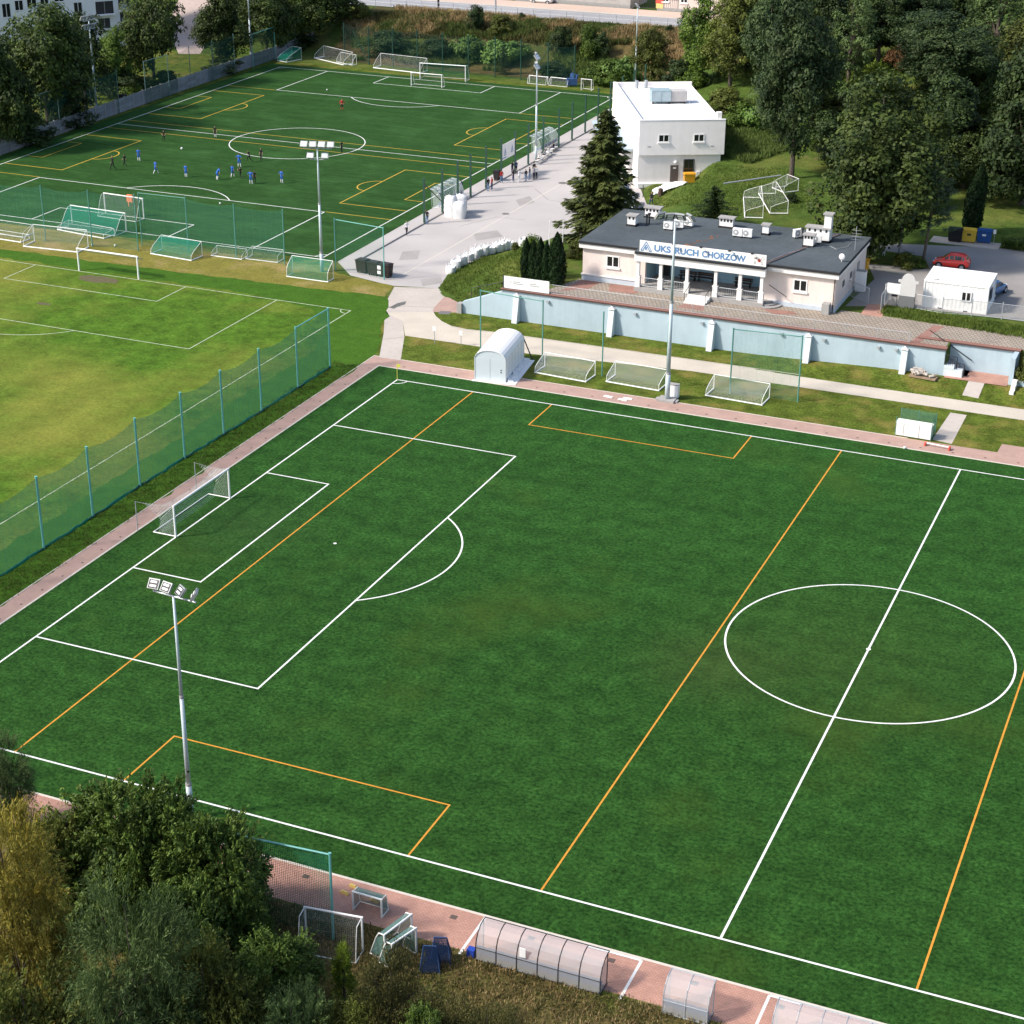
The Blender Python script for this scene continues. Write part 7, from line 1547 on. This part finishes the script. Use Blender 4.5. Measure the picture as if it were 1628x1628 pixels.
# thuja columns
def thuja_crown(name, H_, Wd, seed, n=5200):
    r_ = np.random.default_rng(seed); z = r_.uniform(0, 1, n); a = r_.uniform(0, 2 * math.pi, n); prof = np.minimum(1, z * 6 + .55) * np.clip(1 - np.clip((z - .45) / .55, 0, 1) ** 1.9, .03, 1); lump = 1 + .10 * np.sin(a * 3 + z * 9) + .08 * np.sin(a * 7 - z * 23)
    rad = Wd / 2 * prof * lump * r_.uniform(.72, 1.03, n); P_ = np.stack([rad * np.cos(a), rad * np.sin(a), z * H_], 1); nn = np.stack([np.cos(a), np.sin(a), np.full(n, .25)], 1) + r_.normal(size=(n, 3)) * .4; ax = np.stack([np.cos(a) * .3, np.sin(a) * .3, np.ones(n)], 1) + r_.normal(size=(n, 3)) * .25
    A_ = unit(ax); nn = unit(nn - A_ * (nn * A_).sum(1, keepdims=True)); L_ = r_.uniform(.18, .36, n); return leaves(P_, nn, L_, L_ * .5, name, LM['thuja'], A_)
THJ = thuja_crown('thuja_crown', 5.5, 1.6, 4)
for i, (u, vb, vt, wp) in enumerate(((836.5, 445, 378, 17), (848, 447, 382, 17), (859, 447, 378, 19), (869, 447, 383, 17), (885, 452, 370, 27))):
    p = ground(u, vb); h = zat(p, vt) - p.z; wm = wp / pxm(p); t = thing('thuja', ['leftmost of five dark thuja columns by the billboard', 'second from the left of five dark thuja columns by the billboard', 'middle of five dark thuja columns by the billboard', 'fourth from the left of five dark thuja columns by the billboard', 'largest dark thuja column, right end of the five by the billboard'][i], 'thuja', p, i * 1.3, 'thuja columns by the billboard'); link('crown', THJ, t, (0, 0, 0), 0, (wm / 1.6, wm / 1.6, h / 5.5)); b = MB(); b.tube((0, 0, -.3), (0, 0, h * .8), .1, 6, .03); b.build('trunk', BARK, t)
p = ground(1541, 370); h = zat(p, 258) - p.z; t = thing('columnar_tree', 'narrow dark columnar tree leaning on the grass behind the yellow container', 'tree', p); o = link('crown', THJ, t, (0, 0, .4), 0, (1.25, 1.25, (h - .4) / 5.5)); o.rotation_euler = (0, .09, 0); b = MB(); b.tube((0, 0, -.3), (.5, 0, h * .7), .1, 6, .03); b.build('trunk', BARK, t)
tree('round green shrub between the white bags and the thuja columns', 'shrub', 820, 400, 385, 16, name='shrub', cat='shrub', trunk=False); tree('green shrub at the left wall of the clubhouse', 'shrub', 912, 410, 386, 34, name='shrub', cat='shrub', trunk=False); tree('leafy top of a green bush behind the thuja columns', 'shrubgreen', 852, 420, 374, 44, name='shrub', cat='shrub', trunk=False)
# woods on the right
gw = 'trees of the wood on the right'
WOOD = [
 ('bright yellow green tree at the left edge of the wood beside the road', 'bright', 1112, 135, -12, 66, .10), ('olive tree behind the bright one at the left edge of the wood', 'olive', 1160, 140, -25, 90, .1), ('tall dark blue green tree with a bare trunk right of the white building', 'bluegreen', 1258, 284, -14, 116, .12),
 ('leaning blue green tree left of the tall dark one', 'bluegreen', 1215, 170, -20, 80, .1), ('pale leaved airy tree in the middle of the wood', 'airy', 1345, 165, -8, 84, .18), ('dark tree with a straight trunk behind the yellow green shrubs', 'dark', 1395, 105, -40, 96, .15), ('dark tree at the top edge between the airy tree and the tall dark one', 'dark', 1310, 110, -45, 90, .1),
 ('broad maple with an olive sunlit crown behind the clubhouse', 'maple', 1383, 410, 122, 230, .07), ('tall pine-like tree with a flat crown behind the columnar tree', 'bluegreen', 1500, 215, 20, 130, .30), ('dark tree in the deep shade behind the pine', 'dark', 1500, 290, 120, 120, .05), ('massive dark tree at the right edge of the picture', 'dark', 1622, 325, 70, 170, .0), ('grey green tree at the top right corner', 'airy', 1580, 120, -40, 120, .1),
 ('olive tree at the right edge above the massive dark one', 'olive', 1640, 170, 20, 120, .05), ('green tree at the top edge right of the dark straight one', 'bluegreen', 1460, 95, -50, 110, .1), ('dark tree at the top edge near the right corner', 'dark', 1540, 80, -60, 110, .05), ('dark tree at the top edge behind the bright yellow green one', 'oak', 1230, 95, -60, 110, .0), ('olive tree behind the tall dark one deep in the wood', 'olive', 1290, 200, 40, 80, .1), ('dark shrubby tree between the maple and the pine', 'dark', 1455, 330, 200, 80, .0),
 ('broad blue green tree right of the leaning one, over the wood edge', 'bluegreen', 1240, 215, 40, 100, .0), ('rounded dark tree filling the gap left of the tall dark trunk', 'oak', 1205, 130, -10, 90, .0), ('broad dark tree over the rust brown shrub', 'oak', 1430, 75, -45, 110, .05), ('blue green tree right of the rust brown shrub', 'bluegreen', 1470, 150, 20, 110, .05),
 ('dark rounded tree behind the flat crowned tree', 'oak2', 1545, 190, 60, 120, .0), ('shaded dark tree low behind the maple, right side', 'oak', 1530, 300, 190, 120, .0), ('shaded dark tree behind the columnar tree', 'oak2', 1575, 290, 170, 110, .0), ('dark rounded tree at the top edge between the green and the right corner trees', 'oak2', 1500, 60, -50, 110, .0), ('olive rounded tree at the top edge above the maple', 'olive', 1375, 60, -50, 100, .0),
 ('dark green tree beside the roof corner of the white building', 'oak2', 1185, 110, 10, 84, .0)]
for (lab, kind, u, vb, vt, wp, low) in WOOD: tree(lab, kind, u, vb, vt, wp, low, gw)
SHR = [
 ('sunlit yellow green shrub mass behind the maple crown, left part', 'limes', 1345, 160, 112, 70), ('sunlit yellow green shrub mass behind the maple crown, right part', 'limes', 1395, 150, 100, 80), ('sunlit green shrub left of the yellow green mass', 'knotweed', 1315, 165, 125, 60), ('rust brown shrub under the trees at the top of the wood', 'rusty', 1437, 112, 70, 60),
 ('olive shrub beside the roof of the white building', 'shrub', 1152, 178, 138, 62), ('dark green shrub below the olive one right of the white building', 'shrubgreen', 1180, 200, 165, 60), ('bright green shrub at the foot of the tall dark tree', 'knotweed', 1205, 205, 168, 48), ('brown olive shrubby tree behind the roof of the white building', 'olive', 1037, 134, 44, 64), ('dark bush in the shade behind the white building roof', 'shrubdark', 1082, 138, 95, 64), ('green bush behind the roof unit of the white building', 'shrubgreen', 1100, 140, 108, 50),
 ('dark shrub in the shade between the tall dark tree and the maple', 'shrubdark', 1312, 235, 176, 74), ('olive shrub in the shade below the sunlit yellow green mass', 'shrub', 1330, 200, 150, 70), ('dark shrub left of the maple trunk on the slope', 'shrubdark', 1330, 265, 222, 60), ('green shrub at the wood edge behind the tall dark tree', 'shrubgreen', 1290, 190, 150, 60), ('small round shrub on the slope right of the stored goals', 'shrubdark', 1259, 322, 306, 22), ('shrub in the sun at the right edge of the dark wood', 'shrubgreen', 1580, 160, 130, 50), ('rusty green bush at the right edge beside the end of the blue wall', 'shrub', 1632, 612, 560, 40), ('yellowish low bush on the planting island', 'shrub', 1440, 425, 402, 40), ('yellowish low bush below the pine trunk', 'shrubgreen', 1462, 426, 412, 20),
 ('dark round bush on the bank below the dark lamp post', 'shrubdark', 757, 50, 8, 32), ('olive round bush on the bank right of the dark one', 'shrub', 797, 52, 24, 46), ('dark bush on the bank above the farther dugout', 'shrubdark', 893, 88, 42, 42), ('green bush on the bank left of the tall mast', 'shrubgreen', 938, 92, 40, 40), ('dark bush on the bank beside the tall mast', 'shrubdark', 958, 92, 52, 30), ('pale green knotweed clump behind the far goal, left', 'knotweed', 748, 94, 58, 56), ('pale green knotweed clump behind the far goal, right', 'knotweed', 800, 98, 64, 70), ('dark green bush behind the far fence at the foot of the bank', 'shrubdark', 690, 90, 62, 70), ('dark green bush at the left foot of the bank', 'shrubdark', 612, 85, 50, 80), ('grey green bush at the left top of the bank', 'shrub', 570, 35, 4, 40),
 ('dark small bush at the road fence on the bank', 'shrubdark', 829, 36, 20, 12), ('dark bush at the right end of the bank below the road', 'shrubdark', 1065, 56, 40, 20), ('green shrub mass at the fence right of the stacked benches', 'shrubgreen', 965, 134, 96, 70), ('dense green shrub mass left of the tall mast behind the far corner', 'knotweed', 990, 132, 92, 60), ('dark green shrub in the shadow of the bank at the far fence', 'shrubdark', 880, 124, 98, 60),
 ('dark bush behind the concrete wall left of the framed net', 'shrubdark', 185, 150, 108, 90), ('olive bush behind the concrete wall left of the lawn', 'shrub', 235, 148, 122, 50), ('dark bush behind the concrete wall under the round tree', 'shrubdark', 262, 138, 112, 50), ('dark bush behind the concrete wall right of the lawn', 'shrubdark', 352, 116, 92, 60), ('dark bush behind the far end of the concrete wall', 'shrubdark', 468, 78, 52, 70), ('green bush behind the concrete wall near the wall floodlight', 'shrubgreen', 205, 155, 126, 40), ('dark bush behind the concrete wall at its near end', 'shrubdark', 45, 232, 170, 90), ('dark bush behind the concrete wall under the big trees', 'shrubdark', 110, 205, 148, 80)]
for (lab, kind, u, vb, vt, wp) in SHR: tree(lab, kind, u, vb, vt, wp, 0, None, 'shrub', 'shrub', trunk=kind in ('olive', 'shrub'))
# trees behind the concrete wall
gl2 = 'trees behind the concrete wall'
for (lab, kind, u, vb, vt, wp, low) in (
 ('big dark tree with a sunlit left side, second from the left picture edge', 'oak', 78, 205, 4, 150, .06), ('dark tree at the left edge of the picture behind the wall', 'oak2', 6, 238, 52, 120, .02), ('dark tree right of the big one beside the wall floodlight', 'oak2', 138, 180, 24, 96, .06), ('lighter green slim tree before the block of flats', 'bright', 186, 150, 44, 62, .12), ('round tree in front of the yard, bright on its left', 'oak', 246, 138, -26, 96, .10), ('round dark tree right of the yard', 'oak2', 350, 112, -18, 88, .10), ('dark tree behind the far wall floodlight', 'oak', 425, 88, -40, 100, .08), ('dark tree at the far end of the concrete wall', 'oak2', 492, 62, -45, 100, .05), ('dark tree at the top edge above the end of the wall', 'oak', 535, 38, -60, 70, .02), ('dark tree at the top edge between the two far wall trees', 'dark', 400, 60, -70, 90, .05)):
    tree(lab, kind, u, vb, vt, wp, low, gl2)
# foreground trees and bushes
gf = 'foreground trees and bushes'
FORE = [
 ('grey green willow bush at the left edge beside the near touchline', 'willow', 4, 1330, 1166, 128, .22), ('dark walnut tree in the foreground, left half, below the tall mast', 'walnut', 200, 1475, 1243, 225, .0), ('dark walnut tree in the foreground, right half, beside the framed net', 'walnut2', 348, 1500, 1300, 205, .0), ('yellowing tree in the lower left foreground', 'yellow', 42, 1640, 1288, 222, .0), ('olive bush between the yellowing tree and the walnut', 'oliven', 92, 1480, 1288, 140, .0), ('grey green willow in the lower left foreground', 'willow', 225, 1730, 1405, 245, .0), ('mid green bush below the foreground goal', 'walnut', 440, 1640, 1490, 165, .0), ('bright lime green bush beside the foreground goal', 'limes', 548, 1592, 1500, 52, .0),
 ('dark leafy mass between the two walnut crowns and the willow', 'walnut2', 290, 1590, 1410, 180, .0), ('dark bush at the right foot of the walnut', 'walnut', 385, 1545, 1420, 105, .0), ('low dark bush beside the near brick pavement at the left', 'walnut2', 120, 1450, 1320, 120, .0),
 ('middle walnut crown in the foreground behind the willow', 'walnut', 270, 1485, 1268, 175, .0),
 ('olive bush at the bottom edge under the walnut', 'oliven', 330, 1700, 1512, 200, .0), ('pale green willow shoots at the bottom edge', 'willow', 470, 1720, 1574, 150, .0), ('twiggy thin bush at the bottom edge left of the dugouts', 'twiggy', 625, 1680, 1530, 150, .0), ('second twiggy bush at the bottom edge under the blue bags', 'twiggy', 715, 1700, 1580, 120, .0), ('third twiggy bush at the bottom edge right of the blue bags', 'twiggy', 775, 1720, 1600, 110, .0), ('low olive bush at the bottom edge between the twiggy bushes', 'oliven', 560, 1700, 1585, 130, .0), ('low green bush at the bottom edge under the second twiggy bush', 'walnut', 675, 1740, 1605, 130, .0),
 ('dark bush at the bottom left corner', 'oliven', 60, 1780, 1560, 240, .0), ('yellow olive bush at the bottom edge left of the willow shoots', 'oliven', 400, 1700, 1560, 110, .0)]
for (lab, kind, u, vb, vt, wp, low) in FORE: tree(lab, kind, u, vb, vt, wp, low, gf, 'tree' if vt < 1420 else 'bush', 'tree' if vt < 1420 else 'bush', dep=.8)
# pine at the car park
p = at(1467, 416, 3); h = zat(p, 272) - 3; t = thing('pine_tree', 'sparse grey green pine with a bent trunk at the car park', 'tree', p); b = MB(); r_ = np.random.default_rng(6)
tk = [Vector((0, 0, -.3)), Vector((.25, 0, h * .35)), Vector((.3, .1, h * .6)), Vector((.9, 0, h * .92))]
for a_, c_, ra, rb_ in zip(tk, tk[1:], (.17, .13, .10), (.13, .10, .04)): b.tube(a_, c_, ra, 7, rb_)
Cc = []
for i in range(46):
    f = r_.uniform(.28, 1); s = tk[1].lerp(tk[3], (f - .28) / .72); a = r_.uniform(0, 6.28); L_ = r_.uniform(.6, 2.6) * (1.15 - .6 * f) + .3; e = s + Vector((math.cos(a) * L_, math.sin(a) * L_, r_.uniform(-.2, .7))); b.tube(s, e, .045, 4, .015, cap=False); Cc += [tuple(e), tuple(s.lerp(e, .7))]
b.build('trunk', BARK2, t); Cc = np.array(Cc); n = len(Cc); q = unit(r_.normal(size=(n * 80, 3))) * r_.uniform(.1, 1, (n * 80, 1)); q[:, 2] *= .55
link('crown', leaves(np.repeat(Cc, 80, 0) + q * .62, unit(q + np.array([0, 0, .6])), r_.uniform(.2, .4, n * 80), r_.uniform(.05, .09, n * 80), 'pine_crown', LM['pine']), t)
# hedge by the containers
p = at(1590, 396, 3); ph = thing('hedge', 'clipped dark green hedge right of the waste containers', 'hedge', p); n = 9000; r_ = np.random.default_rng(9); P_ = np.stack([r_.uniform(0, 9, n), r_.uniform(0, 1.3, n), r_.uniform(0, 1, n) ** .6 * 1.15], 1); P_[:, 2] += .08 * np.sin(P_[:, 0] * 3)
link('foliage', leaves(P_, unit(np.array([0, -.5, 1.]) + r_.normal(size=(n, 3)) * .5), r_.uniform(.12, .25, n), r_.uniform(.08, .15, n), 'hedge_foliage', LM['walnut']), ph)
# tall grass and weeds: nobody could count them
def tufts(name, pts, hmin, hmax, m_, per=7, wd=.05):
    P_ = np.repeat(np.array(pts), per, 0); n = len(P_); r_ = np.random.default_rng(len(pts)); P_ = P_ + np.stack([r_.normal(size=n) * .16, r_.normal(size=n) * .16, np.zeros(n)], 1); h = r_.uniform(hmin, hmax, n); ax = unit(np.stack([r_.normal(size=n) * .35, r_.normal(size=n) * .35, np.ones(n)], 1)); nn = r_.normal(size=(n, 3)); nn = unit(nn - ax * (nn * ax).sum(1, keepdims=True))
    me = leaves(P_ + ax * h[:, None] / 2, nn, h, np.full(n, wd) * r_.uniform(.6, 1.5, n), name, m_, ax); o = link(name, me); o['kind'] = 'stuff'; return o
def scatter(n, poly_px, z=None, seed=1, dens=None):
    r_ = random.Random(seed); us = [p_[0] for p_ in poly_px]; vs_ = [p_[1] for p_ in poly_px]; out = []; W3 = [tuple(ground(*p_)[:2]) for p_ in poly_px]; x0, x1 = min(p_[0] for p_ in W3), max(p_[0] for p_ in W3); y0, y1 = min(p_[1] for p_ in W3), max(p_[1] for p_ in W3); k = 0
    while len(out) < n and k < n * 30:
        k += 1; x, y = r_.uniform(x0, x1), r_.uniform(y0, y1)
        if inside(x, y, W3) and (dens is None or noise.noise((x * dens, y * dens, seed)) > -.05): out.append((x, y, H(x, y)))
    return out
tufts('dry_grass', scatter(3400, [(548, 62), (545, 30), (620, 14), (700, 20), (1085, 50), (1080, 66), (900, 76), (760, 62)], seed=3, dens=.11), .5, 1.3, LM['dry'], 7, .10)
tufts('dry_grass', scatter(1500, [(1000, 60), (1085, 50), (1090, 100), (1020, 110)], seed=4), .5, 1.2, LM['dry'], 7, .10)
tufts('tall_weeds', scatter(3000, [(560, 96), (560, 62), (760, 78), (980, 92), (985, 128), (760, 112)], seed=5, dens=.12), .4, 1.1, LM['weed'], 7, .10)
tufts('olive_brush', scatter(4200, [(545, 62), (545, 28), (700, 22), (1085, 52), (1080, 68), (900, 78), (760, 64)], seed=16), .4, 1.1, LM['twig'], 7, .10)
tufts('tall_weeds', scatter(3200, [(545, 60), (760, 62), (900, 78), (1085, 66), (1085, 52), (700, 24)], seed=6, dens=.2), .5, 1.2, LM['weed'], 7, .11)
tufts('tall_weeds', scatter(2600, [(1150, 215), (1160, 160), (1230, 165), (1250, 240), (1190, 262), (1150, 250)], seed=8), .3, .9, LM['weed'], 7, .09)
tufts('tall_weeds', scatter(2600, [(1100, 140), (1300, 160), (1500, 160), (1600, 200), (1600, 60), (1200, 60), (1090, 90)], seed=9, dens=.15), .4, 1.2, LM['weed'], 7, .12)
tufts('rough_grass', scatter(2600, [(1030, 300), (1150, 262), (1260, 270), (1300, 330), (1130, 345), (1042, 332)], seed=10), .08, .28, LM['blade'], 7, .06)
tufts('rough_grass', scatter(2600, [(700, 458), (720, 432), (775, 404), (840, 398), (850, 445), (800, 462), (742, 488)], seed=11), .08, .28, LM['blade'], 7, .05)
tufts('rough_grass', scatter(1500, [(1405, 487), (1640, 522), (1640, 540), (1400, 500)], seed=12), .15, .42, LM['blade'], 7, .05)
tufts('rough_grass', [(x, -38.2 - abs(random.gauss(0, 2.6)), 0) for x in np.random.default_rng(3).uniform(22, 62, 2400)], .08, .30, LM['twig'], 7, .045)
tufts('dry_tufts', [(x, -38.3 - abs(random.gauss(0, 2.8)), 0) for x in np.random.default_rng(4).uniform(22, 62, 2600)], .08, .34, LM['dry'], 6, .04)
tufts('rough_grass', [(random.uniform(-7.4, -4.9), y, 0) for y in np.random.default_rng(7).uniform(-32, 34, 2600)], .06, .22, LM['blade'], 7, .04)
